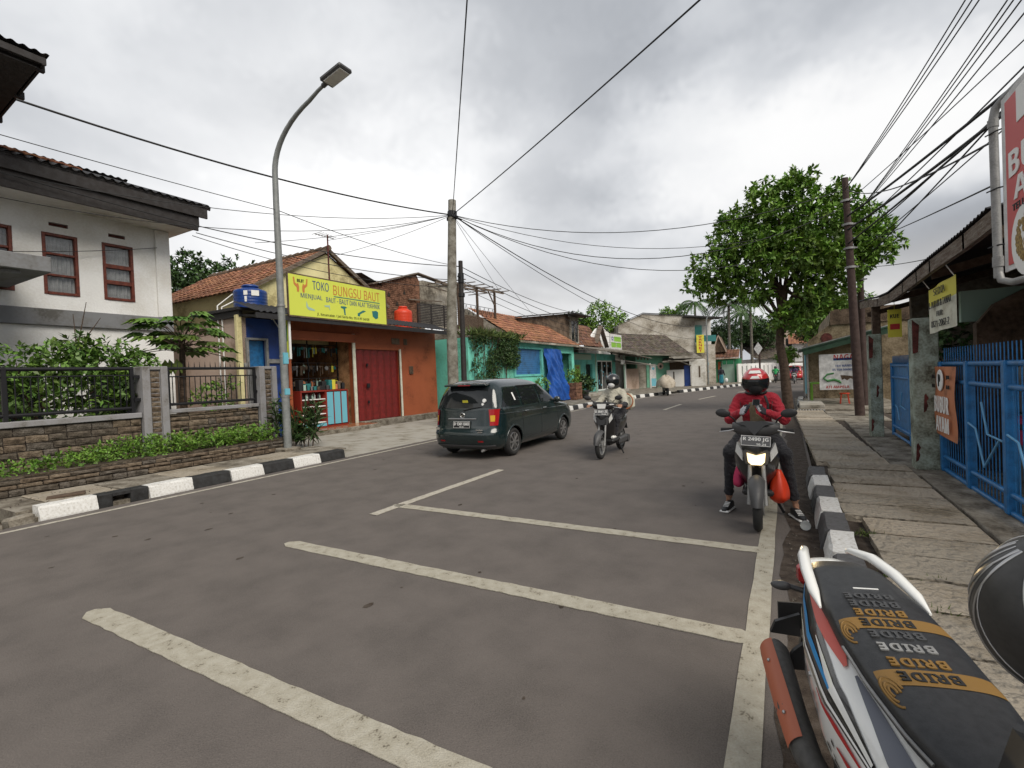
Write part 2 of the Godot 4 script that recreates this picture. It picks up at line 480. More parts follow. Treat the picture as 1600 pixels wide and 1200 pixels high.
# ---------- road edges (kerb lines) as x of z
var LT := [[20.0, -8.5], [-22.0, -8.5], [-26.0, -8.38], [-30.0, -7.95], [-34.0, -7.1], [-38.0, -6.05], [-43.0, -4.65], [-48.0, -3.3], [-54.0, -1.8], [-63.0, 0.1], [-80.0, 3.0], [-140.0, 11.0]]
func lx(z: float) -> float:
	for i in LT.size() - 1:
		if z <= LT[i][0] and z >= LT[i + 1][0]:
			return lerpf(LT[i][1], LT[i + 1][1], (LT[i][0] - z) / (LT[i][0] - LT[i + 1][0]))
	return -8.5
func rx(z: float) -> float: return lx(z) + 8.75

func strip(f0: Callable, f1: Callable, z0: float, z1: float, y: float, step := 2.0) -> B:
	var b := B.new()
	var k := maxi(1, int(absf(z1 - z0) / step))
	for i in k:
		var a := lerpf(z0, z1, float(i) / k)
		var d := lerpf(z0, z1, float(i + 1) / k)
		b.q(V(f0.call(a), y, a), V(f1.call(a), y, a), V(f1.call(d), y, d), V(f0.call(d), y, d), Vector3.UP)
	return b
# painted bar with a worn outline, 4 mm thick
func paint_bar(a: Vector3, d: Vector3, w: float, sd: int, round_end := true) -> B:
	rng.seed = sd
	var dir := (d - a).normalized()
	var sx := dir.cross(Vector3.UP)
	var len := (d - a).length()
	var k := maxi(6, int(len / 0.09))
	var l: Array = []
	var r: Array = []
	for i in k + 1:
		var t := len * i / k
		var ww := w * 0.5
		if round_end:
			var e := minf(t, len - t)
			if e < w * 0.5: ww *= sqrt(maxf(0.12, 1.0 - pow(1.0 - e / (w * 0.5), 2)))
		l.append(a + dir * t + sx * (ww + rng.randf_range(-0.008, 0.004)))
		r.append(a + dir * t - sx * (ww + rng.randf_range(-0.008, 0.004)))
	var b := B.new()
	var up := Vector3.UP * 0.005
	for i in k:
		b.q(l[i] + up, r[i] + up, r[i + 1] + up, l[i + 1] + up, Vector3.UP)
		b.q(l[i], l[i] + up, l[i + 1] + up, l[i + 1], sx)
		b.q(r[i], r[i] + up, r[i + 1] + up, r[i + 1], -sx)
	return b

func kerb_mesh(len: float, w: float, h: float, side: float, sd: int) -> B:
	# side = +1 when the road lies towards +x; sloped road face, rounded top edge, slightly knocked about
	rng.seed = sd
	var b := B.new()
	var pr := [V2(0, -0.05), V2(0, 0.02), V2(-0.035, h - 0.03), V2(-0.055, h), V2(-w, h), V2(-w, -0.05)]
	var rings: Array = []
	for i in 5:
		var t := (i / 4.0 - 0.5) * (len - 0.008)
		var ring := PackedVector3Array()
		for p in pr:
			var j := rng.randf_range(-0.009, 0.006)
			ring.append(V((p.x + j) * side, p.y + j * 0.7, t + rng.randf_range(-0.01, 0.01)))
		rings.append(ring)
	for i in 4:
		for j in pr.size():
			var j2 := (j + 1) % pr.size()
			b.q(rings[i][j], rings[i][j2], rings[i + 1][j2], rings[i + 1][j], (rings[i][j] + rings[i][j2]) * 0.5 - V(-w * 0.5 * side, h * 0.4, rings[i][j].z))
	for e in [0, 4]:
		b.fan(rings[e], V(-w * 0.5 * side, h * 0.4, rings[e][0].z), V(0, 0, -1 if e == 0 else 1))
	return b

# wall standing in a plane of constant x, from xa to xb thick, with openings [z0, z1, y0, y1] (z0 > z1)
func wall_x(b: B, xa: float, xb: float, z0: float, z1: float, y0: float, y1: float, ops: Array) -> void:
	var zs := [z0, z1]
	for o in ops: zs.append(o[0]); zs.append(o[1])
	zs.sort()
	for i in zs.size() - 1:
		if zs[i + 1] - zs[i] < 0.001: continue
		var mid: float = (zs[i] + zs[i + 1]) * 0.5
		var cuts: Array = []
		for o in ops:
			if mid < o[0] and mid > o[1]: cuts.append([o[2], o[3]])
		cuts.sort_custom(func(p, r): return p[0] < r[0])
		var y := y0
		for ct in cuts:
			if ct[0] - y > 0.001: b.bb(V(xa, y, zs[i]), V(xb, ct[0], zs[i + 1]))
			y = ct[1]
		if y1 - y > 0.001: b.bb(V(xa, y, zs[i]), V(xb, y1, zs[i + 1]))

# clay tiles laid on a slope: o = eave corner, u = along the eave, w = up the slope (both with length)
func tiles(o: Vector3, u: Vector3, w: Vector3, tw := 0.24, tc := 0.30, sd := 5, lift := 0.03) -> B:
	rng.seed = sd
	var b := B.new()
	var nu := int(u.length() / tw)
	var nw := int(w.length() / tc)
	var un := u / nu
	var wn := w / nw
	var up := un.cross(wn).normalized()
	if up.y < 0: up = -up
	var pf := [0.0, 0.75, 1.0, 0.75, 0.0]
	for j in nw:
		for i in nu:
			var tone := rng.randf_range(0.55, 1.15)
			b.col = Color(tone, tone * rng.randf_range(0.85, 1.05), tone * rng.randf_range(0.8, 1.05))
			var p := o + un * i + wn * j + up * rng.randf_range(-0.006, 0.006)
			for k in 4:
				var a0: Vector3 = p + un * (k / 4.0) + up * (pf[k] * lift + 0.035)
				var a1: Vector3 = p + un * ((k + 1) / 4.0) + up * (pf[k + 1] * lift + 0.035)
				var b0: Vector3 = p + un * (k / 4.0) + wn * 1.05 + up * (pf[k] * lift + 0.008)
				var b1: Vector3 = p + un * ((k + 1) / 4.0) + wn * 1.05 + up * (pf[k + 1] * lift + 0.008)
				b.q(a0, a1, b1, b0, up)
				b.q(a0, a1, a1 - up * 0.03, a0 - up * 0.03, -wn)
	b.col = Color.WHITE
	return b
# wavy sheet roofing
func corrugated(o: Vector3, u: Vector3, w: Vector3, pitch := 0.13, amp := 0.025) -> B:
	var b := B.new()
	var k := int(u.length() / pitch * 6.0)
	var up := u.cross(w).normalized()
	if up.y < 0: up = -up
	var pts: Array = []
	for i in k + 1:
		var t := float(i) / k
		var h := up * sin(t * u.length() / pitch * TAU) * amp
		pts.append([o + u * t + h, o + u * t + w * 0.5 + h, o + u * t + w + h])
	b.sheet(pts, up)
	return b

# ---------- plants
func leaf(b: B, p: Vector3, d: Vector3, nr: Vector3, len: float, wid: float) -> void:
	var s := d.cross(nr).normalized() * wid
	var m := p + d * len * 0.45 + nr * len * 0.06
	var tip := p + d * len - nr * len * 0.08
	b.t3(p, m + s, tip, nr, nr, nr); b.t3(p, tip, m - s, nr, nr, nr)
func rdir() -> Vector3:
	var z := rng.randf_range(-1, 1)
	var a := rng.randf() * TAU
	var r := sqrt(1 - z * z)
	return Vector3(r * cos(a), z, r * sin(a))
func tint(lo: float, hi: float) -> Color:
	var t := rng.randf_range(lo, hi)
	return Color(t * rng.randf_range(0.85, 1.2), t, t * rng.randf_range(0.7, 1.1))
# leaf sprays through a lobe of foliage
func lobe(b: B, ce: Vector3, r: Vector3, sprays: int, per: int, len: float, droop := 0.25, lo := 0.5, hi := 1.3) -> void:
	for i in sprays:
		var d := rdir()
		var p := ce + d * r * pow(rng.randf(), 0.38) * rng.randf_range(0.8, 1.12)
		var ax := (d + Vector3(0, 0.25, 0) + rdir() * 0.7).normalized()
		b.col = tint(lo, hi)
		for k in per:
			var sd := (ax * 0.6 + rdir() - Vector3(0, droop, 0)).normalized()
			var nr := (Vector3(0, 1, 0) + rdir() * 0.75 + d * 0.3).normalized()
			leaf(b, p + ax * len * 0.7 * k / per, sd, (nr - sd * nr.dot(sd)).normalized(), len * rng.randf_range(0.7, 1.2), len * 0.24)
	b.col = Color.WHITE
func limb(b: B, pts: Array, r0: float, r1: float, seg := 8) -> void:
	var rs: Array = []
	for i in pts.size(): rs.append(lerpf(r0, r1, float(i) / (pts.size() - 1)))
	b.tube(pts, rs, seg)
# lobes: [x, y, z, rx, ry, rz]
func tree(called: String, label: String, at: Vector3, trunk: Array, r0: float, r1: float, lobes: Array, dens: float, len: float, lm: String, group := "", bk := "bark", per := 7) -> Node3D:
	var t := thing(called, label, "tree", at, 0.0, group)
	var b := B.new()
	limb(b, trunk, r0, r1, 10)
	var top: Vector3 = trunk[trunk.size() - 1]
	for l in lobes:
		var e := Vector3(l[0], l[1], l[2])
		var s: Vector3 = trunk[trunk.size() - 1 - (rng.randi() % 2)]
		limb(b, [s, s.lerp(e, 0.5) + Vector3(0, -0.08 * (e - s).length(), 0), e], r1 * 0.7, r1 * 0.12, 6)
	part("trunk", b, bk, t)
	var c := B.new()
	for l in lobes:
		var v: float = pow(l[3] * l[4] * l[5], 0.667)
		var young := rng.randf_range(0.7, 1.4)     # some branches carry fresher, lighter leaves
		lobe(c, Vector3(l[0], l[1], l[2]), Vector3(l[3], l[4], l[5]), int(v * dens), per, len, 0.25, 0.4 * young, 1.35 * young)
	part("crown", c, lm, t)
	return t
func palm(label: String, at: Vector3, h: float, sd: int, fl := 2.6) -> Node3D:
	rng.seed = sd
	var t := thing("palm_tree", label, "tree", at, 0.0, "palms beyond the far shops")
	var b := B.new()
	var lean := Vector3(rng.randf_range(-0.3, 0.3), h, rng.randf_range(-0.3, 0.3))
	limb(b, [Vector3.ZERO, lean * 0.5, lean], 0.17, 0.12, 8)
	part("trunk", b, "bark2", t)
	var c := B.new()
	for f in 20:
		var az := TAU * f / 20.0 + rng.randf() * 0.3
		var rise := rng.randf_range(-0.2, 1.0)
		var d := Vector3(cos(az), rise, sin(az)).normalized()
		var p := lean
		for k in 16:
			var q2 := p + d * fl / 16.0
			d = (d + Vector3(0, -0.11, 0)).normalized()
			c.col = tint(0.6, 1.2)
			var sx := d.cross(Vector3.UP).normalized()
			for s in [-1.0, 1.0]:
				var ld: Vector3 = (sx * s + d * 0.5 - Vector3(0, 0.35, 0)).normalized()
				leaf(c, p, ld, ld.cross(d * s).normalized(), 0.66 * (1.0 - absf(k - 8.0) / 14.0), 0.06)
			p = q2
	part("crown", c, "leafdark", t)
	return t

func setting() -> void:
	var g := B.new()
	g.q(V(-400, -0.06, 300), V(400, -0.06, 300), V(400, -0.06, -600), V(-400, -0.06, -600), Vector3.UP)
	struct("ground", g, "earth")
	struct("road", strip(func(z): return lx(z) + 0.0, func(z): return rx(z) + 0.05, 20, -140, 0.0), "asphalt")
	struct("road_shoulder", strip(func(z): return -0.06 + sin(z * 3.1) * 0.03 + sin(z * 7.7) * 0.02, func(z): return 0.26, 12, -19, 0.003, 0.25), "shoulder")
	# specks of tar and old repairs on the asphalt
	rng.seed = 150
	var ts := B.new()
	for i in 60:
		var c := V(rng.randf_range(-8.0, -0.4), 0.0025, rng.randf_range(-0.8, -16.0))
		var r := rng.randf_range(0.008, 0.03) if i > 6 else rng.randf_range(0.02, 0.045)
		var el := rng.randf_range(1.0, 2.2)
		var ring: Array = []
		for k in 9: ring.append(c + V(cos(k * TAU / 9) * r * rng.randf_range(0.6, 1.2), 0, sin(k * TAU / 9) * r * el * rng.randf_range(0.6, 1.2)))
		for k in 9: ts.tri(c, ring[k], ring[(k + 1) % 9], Vector3.UP)
	stuff(part("tar_specks", ts, "shoulder", get_node("road")))
	# painted lines
	var mk := struct("road_marking", strip(func(z): return -0.27 + sin(z * 9.0) * 0.004, func(z): return -0.14 + sin(z * 5.0) * 0.004, 8, -19.0, 0.006, 0.4), "line")
	part("edge_line", strip(func(z): return lx(z) + 0.22, func(z): return lx(z) + 0.31, 8, -60, 0.004, 1.0), "linew", mk)
	part("crossing_bar", paint_bar(V(-4.58, 0.003, -1.58), V(-0.12, 0.003, -1.58), 0.17, 1), "line", mk)
	part("crossing_bar", paint_bar(V(-4.55, 0.003, -3.20), V(-0.20, 0.003, -3.18), 0.17, 2), "line", mk)
	part("crossing_bar", paint_bar(V(-4.55, 0.003, -4.78), V(-0.18, 0.003, -4.77), 0.15, 3), "line", mk)
	part("centre_bar", paint_bar(V(-4.47, 0.003, -4.32), V(-4.41, 0.003, -7.3), 0.13, 4, false), "linew", mk)
	for d in [[-20.5, -23.9], [-27.6, -30.9], [-34.8, -38.0], [-42, -45], [-49, -52], [-56, -59]]:
		var x0: float = lx(d[0]) + 4.05
		var x1: float = lx(d[1]) + 4.05
		part("centre_dash", paint_bar(V(x0, 0.003, d[0]), V(x1, 0.003, d[1]), 0.13, int(-d[0]), false), "linew", mk)

	# left kerb by the garden: painted stones, one with a drain hole
	var kl := B.new()
	kl.bb(V(-8.72, -0.05, -2.4), V(-8.56, 0.05, -7.5))
	var kerb := struct("kerb", kl, "concrete")
	for i in 8:
		var o: MeshInstance3D
		if i == 1:
			var b := B.new()
			for s in [[-0.31, -0.08], [0.14, 0.31]]:
				b.bb(V(-0.25, -0.05, s[0]), V(-0.03, 0.19, s[1]), 0.012)
			b.bb(V(-0.24, 0.13, -0.085), V(-0.032, 0.188, 0.145), 0.008)
			o = part("kerb_stone", b, "kerbk", kerb)
		else:
			o = part("kerb_stone", kerb_mesh(0.63, 0.24, 0.19, 1, 40 + i), "kerbw" if i % 2 == 0 else "kerbk", kerb)
		o.position = V(-8.5, 0, -2.78 - i * 0.628)
		o.rotation.y = [0.004, -0.006, 0.008, -0.004, 0.01, -0.008, 0.003, -0.012][i]
	var br := B.new()
	br.bb(V(-0.26, -0.05, -0.12), V(-0.02, 0.12, 0.14), 0.03)
	var k0 := part("kerb_stone", br, "concrete", kerb)
	k0.position = V(-8.5, 0, -2.33); k0.rotation = V(0.1, 0.1, 0.12)
	# far left kerb along the bend
	var kf := struct("far_kerb", strip(func(z): return lx(z) - 0.22, func(z): return lx(z) - 0.06, -16.6, -60, 0.03), "concrete")
	var kmw := kerb_mesh(0.62, 0.22, 0.19, 1, 3).mesh()
	var z := -16.6
	var idx := 0
	while z > -56.0:
		if not (z < -34.4 and z > -35.6) and not (z < -49.5 and z > -51.0):
			var o := part("kerb_stone", kmw, "kerbw" if idx % 2 == 0 else "kerbk", kf)
			o.position = V(lx(z), 0, z)
			o.rotation.y = atan2(lx(z + 0.31) - lx(z - 0.31), 0.62)
		z -= 0.63; idx += 1
	# right kerb beside the parked scooter
	var kr := B.new()
	kr.bb(V(0.33, -0.05, -2.7), V(0.44, 0.05, -8.0))
	var kerb_r := struct("right_kerb", kr, "concrete")
	for i in 9:
		var zc := -7.72 + i * 0.605
		var o := part("kerb_stone", kerb_mesh(0.6, 0.22, 0.19, -1, 60 + i), "kerbg" if i % 2 == 0 else "kerbw", kerb_r)
		o.position = V(0.185 + 0.012 * i * 0.6, 0, zc)
		o.rotation.y = -0.02 + 0.01 * sin(i * 2.3)
	for i in 8:
		var o := part("kerb_stone", kerb_mesh(0.6, 0.22, 0.19, -1, 90 + i), "kerbg" if i % 2 == 0 else "kerbw", kerb_r)
		o.position = V(rx(-20.9 - i * 0.62) + 0.03, 0, -20.9 - i * 0.62)
	# left pavement: raised strip behind the kerb, then the apron in front of the shops
	var pv := B.new()
	pv.bb(V(-8.74, -0.05, -2.3), V(-10.1, 0.135, -7.52))
	pv.bb(V(-8.45, -0.05, 8), V(-10.3, 0.06, -2.1))
	var pl := struct("left_pavement", pv, "concrete")
	for i in 6:
		var sl := B.new()
		rng.seed = 300 + i
		sl.bb(V(-0.52 - rng.randf() * 0.1, 0, -0.41), V(0.56, 0.03, 0.41), 0.012)
		var o := part("paving_slab", sl, ["slab2", "concrete"][i % 2], pl)
		o.position = V(-9.36, 0.125 + rng.randf() * 0.01, -3.1 - i * 0.86); o.rotation = V(rng.randf_range(-0.01, 0.01), rng.randf_range(-0.03, 0.03), rng.randf_range(-0.01, 0.01))
	var ap := B.new()
	for i in 3:
		var za := -7.56 - i * 3.0
		var zb := za - 2.98
		ap.q(V(-8.5, 0.004, za), V(-12.0, 0.14, za), V(-12.0, 0.14, zb), V(-8.5, 0.004, zb), Vector3.UP)
		ap.q(V(-8.5, 0.004, za), V(-12.0, 0.14, za), V(-12.0, -0.05, za), V(-8.5, -0.05, za), V(0, 0, 1))
	struct("shop_apron", ap, "concrete2")
	var ps := B.new()
	ps.bb(V(-8.72, -0.05, -16.54), V(-12.7, 0.13, -28))
	struct("left_far_pavement", ps, "concrete")
	struct("bend_pavement", strip(func(q): return lx(q) - 7.0, func(q): return lx(q) - 0.22, -28, -75, 0.12), "concrete")
	# right pavement: cast slabs over the drain
	var pb := B.new()
	pb.bb(V(0.4, -0.05, -1.66), V(2.6, 0.035, -19.0))
	var pr := struct("right_pavement", pb, "shoulder")
	var gs := B.new()
	gs.bb(V(1.52, 0.03, -1.7), V(2.0, 0.085, -8.3), 0.01)
	gs.bb(V(1.32, 0.03, -8.34), V(2.0, 0.075, -16.0), 0.01)
	gs.bb(V(1.05, 0.03, -16.04), V(2.4, 0.07, -19.0), 0.01)
	part("threshold", gs, "concrete", pr)
	var zz := -1.7
	var k := 0
	while zz > -18.8:
		rng.seed = 500 + k
		var dz := 0.52 if zz > -8.6 else 0.62
		var xl := 0.5 + (0.06 if zz > -5.5 else -0.04) + rng.randf_range(-0.03, 0.05)
		if zz < -8.6: xl = 0.36 - (absf(zz) - 8.6) * 0.02
		var xr := 1.46 if zz > -8.6 else lerpf(1.3, 0.98, (absf(zz) - 8.6) / 10.2)
		var top := 0.1 + rng.randf_range(-0.008, 0.008)
		var gap := 0.025 if zz > -8.6 else 0.018
		if absf(zz + 7.8) < 0.3: gap = 0.05
		# slab with an uneven outline
		var ns := 10
		var ra: Array = []
		var rb: Array = []
		for i in ns + 1:
			var t := float(i) / ns
			ra.append(V(lerpf(xl, xr, t), top, zz - gap * 0.5 + rng.randf_range(-0.012, 0.006)))
			rb.append(V(lerpf(xl + rng.randf_range(-0.01, 0.01), xr, t), top, zz - dz + gap * 0.5 + rng.randf_range(-0.006, 0.012)))
		ra[0].z -= 0.03; rb[0].z += 0.03; ra[0].x += 0.015
		var b := B.new()
		for i in ns:
			var dn := Vector3(0, -0.075, 0)
			b.q(ra[i], ra[i + 1], rb[i + 1], rb[i], Vector3.UP)
			b.q(ra[i], ra[i + 1], ra[i + 1] + dn, ra[i] + dn, V(0, 0, 1))
			b.q(rb[i], rb[i + 1], rb[i + 1] + dn, rb[i] + dn, V(0, 0, -1))
		b.q(ra[0], rb[0], rb[0] - V(0, 0.075, 0), ra[0] - V(0, 0.075, 0), V(-1, 0, 0))
		b.q(ra[ns], rb[ns], rb[ns] - V(0, 0.075, 0), ra[ns] - V(0, 0.075, 0), V(1, 0, 0))
		part("paving_slab", b, ["slab", "slab2", "slab3", "slab", "slab2"][rng.randi() % 5], pr)
		zz -= dz; k += 1
	var dw := B.new()
	dw.bb(V(0.3, -0.05, 8.0), V(6.0, 0.004, -1.64))
	struct("driveway", dw, "concrete")
	# grass tufts in the joints
	rng.seed = 77
	var tf := B.new()
	for s in [[0.62, -4.32], [0.72, -3.8], [0.56, -5.33], [0.6, -5.36], [0.95, -4.36], [1.6, -5.1], [1.98, -17.4], [2.05, -17.2], [0.5, -7.0], [0.66, -4.3], [0.6, -4.1], [0.78, -3.84]]:
		for i in 26:
			var d := (Vector3(0, 1, 0) + rdir() * 0.9).normalized()
			d.y = absf(d.y)
			tf.col = tint(0.6, 1.2)
			leaf(tf, V(s[0] + rng.randf_range(-0.11, 0.11), 0.05, s[1] + rng.randf_range(-0.015, 0.015)), d, d.cross(rdir()).normalized(), rng.randf_range(0.04, 0.09), 0.004)
	var tfo := one("grass_tufts", "small grass tufts in the joints of the right pavement", "grass", tf, "grass")
	stuff(tfo)
	# litter and grit by the kerbs
	rng.seed = 81
	var gr := B.new()
	for i in 170:
		var left := i % 3 == 0
		var p := V(rng.randf_range(-0.05, 0.2), 0.008, rng.randf_range(-10, -3)) if not left else V(rng.randf_range(-9.9, -8.8), 0.16, rng.randf_range(-2.3, -4.0))
		gr.box(p, Vector3.ONE * rng.randf_range(0.004, 0.016), Basis(rdir(), rng.randf() * 3.0))
	stuff(one("grit", "loose grit lying along the kerbs", "grit", gr, "stone4"))
	# drain grate and raised slab at the far end of the right pavement
	var dg := thing("drain_grate", "dark slotted drain grate across the far end of the right pavement", "grate", V(0.62, 0.035, -19.25))
	var fr := B.new()
	fr.bb(V(-0.45, 0.0, -0.2), V(0.45, 0.02, 0.2))
	part("tray", fr, "iron", dg)
	for i in 11:
		var s := B.new()
		s.bb(V(-0.44 + i * 0.084, 0.021, -0.2), V(-0.40 + i * 0.084, 0.06, 0.2))
		part("slat", s, "zinc", dg)
	var ra := B.new()
	ra.bb(V(0.28, -0.05, -19.5), V(3.5, 0.11, -26.0), 0.02)
	struct("stall_pavement", ra, "concrete")
	var st := B.new()
	st.bb(V(0.35, 0.11, -19.7), V(1.1, 0.24, -22.0), 0.02)
	one("concrete_step", "low concrete block step beside the tree trunk", "step", st, "concrete2")

# a stone-clad face in a plane of constant x, facing +x
var stone_meshes: Array = []
func stones(parent: Node, x: float, z0: float, z1: float, y0: float, y1: float, sd: int, rowh := 0.11, slen := 0.28) -> void:
	if stone_meshes.is_empty():
		for k in 7:
			rng.seed = 900 + k
			var b := B.new()
			var p: Array = []
			for i in 4:
				var row: Array = []
				for j in 4:
					var edge := i == 0 or j == 0 or i == 3 or j == 3
					row.append(V((0.25 if edge else rng.randf_range(0.55, 1.0)) + rng.randf_range(-0.15, 0.15), (i / 3.0 - 0.5) + (rng.randf_range(-0.06, 0.02) if i == 3 else rng.randf_range(-0.02, 0.06)), (j / 3.0 - 0.5) + rng.randf_range(-0.03, 0.03)))
				p.append(row)
			for i in 3:
				for j in 3: b.q(p[i][j], p[i + 1][j], p[i + 1][j + 1], p[i][j + 1], Vector3.RIGHT)
			for j in 3:
				b.q(p[0][j], p[0][j + 1], V(-1, p[0][j + 1].y, p[0][j + 1].z), V(-1, p[0][j].y, p[0][j].z), Vector3.DOWN)
				b.q(p[3][j], p[3][j + 1], V(-1, p[3][j + 1].y, p[3][j + 1].z), V(-1, p[3][j].y, p[3][j].z), Vector3.UP)
				b.q(p[j][0], p[j + 1][0], V(-1, p[j + 1][0].y, p[j + 1][0].z), V(-1, p[j][0].y, p[j][0].z), V(0, 0, -1))
				b.q(p[j][3], p[j + 1][3], V(-1, p[j + 1][3].y, p[j + 1][3].z), V(-1, p[j][3].y, p[j][3].z), V(0, 0, 1))
			stone_meshes.append(b.mesh())
	rng.seed = sd
	var y := y0
	while y < y1 - 0.03:
		var h := minf(rowh * rng.randf_range(0.75, 1.25), y1 - y)
		if y1 - y - h < 0.05: h = y1 - y
		var z := z0
		while z > z1 + 0.03:
			var l := minf(slen * rng.randf_range(0.55, 1.5), z - z1)
			if z - l - z1 < 0.08: l = z - z1
			var o := part("stone", stone_meshes[rng.randi() % 7], ["stone", "stone2", "stone3", "stone4", "stone"][rng.randi() % 5], parent)
			o.position = V(x, y + h * 0.5, z - l * 0.5)
			o.scale = V(0.03 * rng.randf_range(0.6, 1.3), h - 0.014, l - 0.016)
			z -= l
		y += h

func window_unit(parent: Node, x: float, z0: float, z1: float, y0: float, y1: float, rails: Array) -> void:
	# wooden casement set in a wall whose face is at x, z0 > z1
	var w := Node3D.new(); w.name = "window"; parent.add_child(w, true)
	var f := B.new()
	var t := 0.065
	f.bb(V(x - 0.09, y0, z0), V(x + 0.02, y1, z0 - t), 0.006)
	f.bb(V(x - 0.09, y0, z1 + t), V(x + 0.02, y1, z1), 0.006)
	f.bb(V(x - 0.09, y1 - t, z0 - t), V(x + 0.018, y1, z1 + t), 0.006)
	f.bb(V(x - 0.09, y0, z0 - t), V(x + 0.03, y0 + t, z1 + t), 0.006)
	for r in rails: f.bb(V(x - 0.085, r[0], z0 - t), V(x + 0.012, r[1], z1 + t), 0.005)
	part("frame", f, "frame", w)
	var g := B.new()
	g.bb(V(x - 0.06, y0 + t, z0 - t), V(x - 0.052, y1 - t, z1 + t))
	part("pane", g, "glass", w)
	var c := B.new()
	var pts: Array = []
	var k := 46
	for i in k + 1:
		var zz := lerpf(z0 - 0.02, z1 + 0.02, float(i) / k)
		var off := sin(i * 1.05) * 0.022 + sin(i * 0.37 + 1.0) * 0.016
		pts.append([V(x - 0.115 + off, y0, zz), V(x - 0.115 + off * 0.8, (y0 + y1) * 0.5, zz), V(x - 0.115 + off * 0.5, y1, zz)])
	c.sheet(pts, Vector3.RIGHT)
	part("curtain", c, "curtain", w)

func text_part(parent: Node, s: String, xf: Transform3D, height: float, m: String, width := 0.0, depth := 0.006, bold := true) -> MeshInstance3D:
	var tm := TextMesh.new()
	var f := SystemFont.new()
	f.font_names = PackedStringArray(["Droid Sans"])
	f.font_weight = 700 if bold else 400
	tm.font = f
	tm.text = s
	tm.font_size = 64
	tm.pixel_size = 0.01
	tm.depth = depth / 0.01 * 0.01
	tm.curve_step = 2.0
	var ab := tm.get_aabb()
	var o := MeshInstance3D.new()
	o.name = "lettering"
	o.mesh = tm
	o.material_override = M[m]
	var sy := height / maxf(ab.size.y, 0.01)
	var sx := sy if width <= 0.0 else width / maxf(ab.size.x, 0.01)
	var ce := ab.position + ab.size * 0.5
	o.transform = xf * Transform3D(Basis.from_scale(V(sx, sy, 1)), V(-ce.x * sx, -ce.y * sy, 0))
	parent.add_child(o, true)
	return o
# basis whose text reads along -z when looking towards -x (facing +x)
func face_px() -> Basis: return Basis(V(0, 0, -1), Vector3.UP, V(1, 0, 0))
# facing -x: reads along +z
func face_nx() -> Basis: return Basis(V(0, 0, 1), Vector3.UP, V(-1, 0, 0))

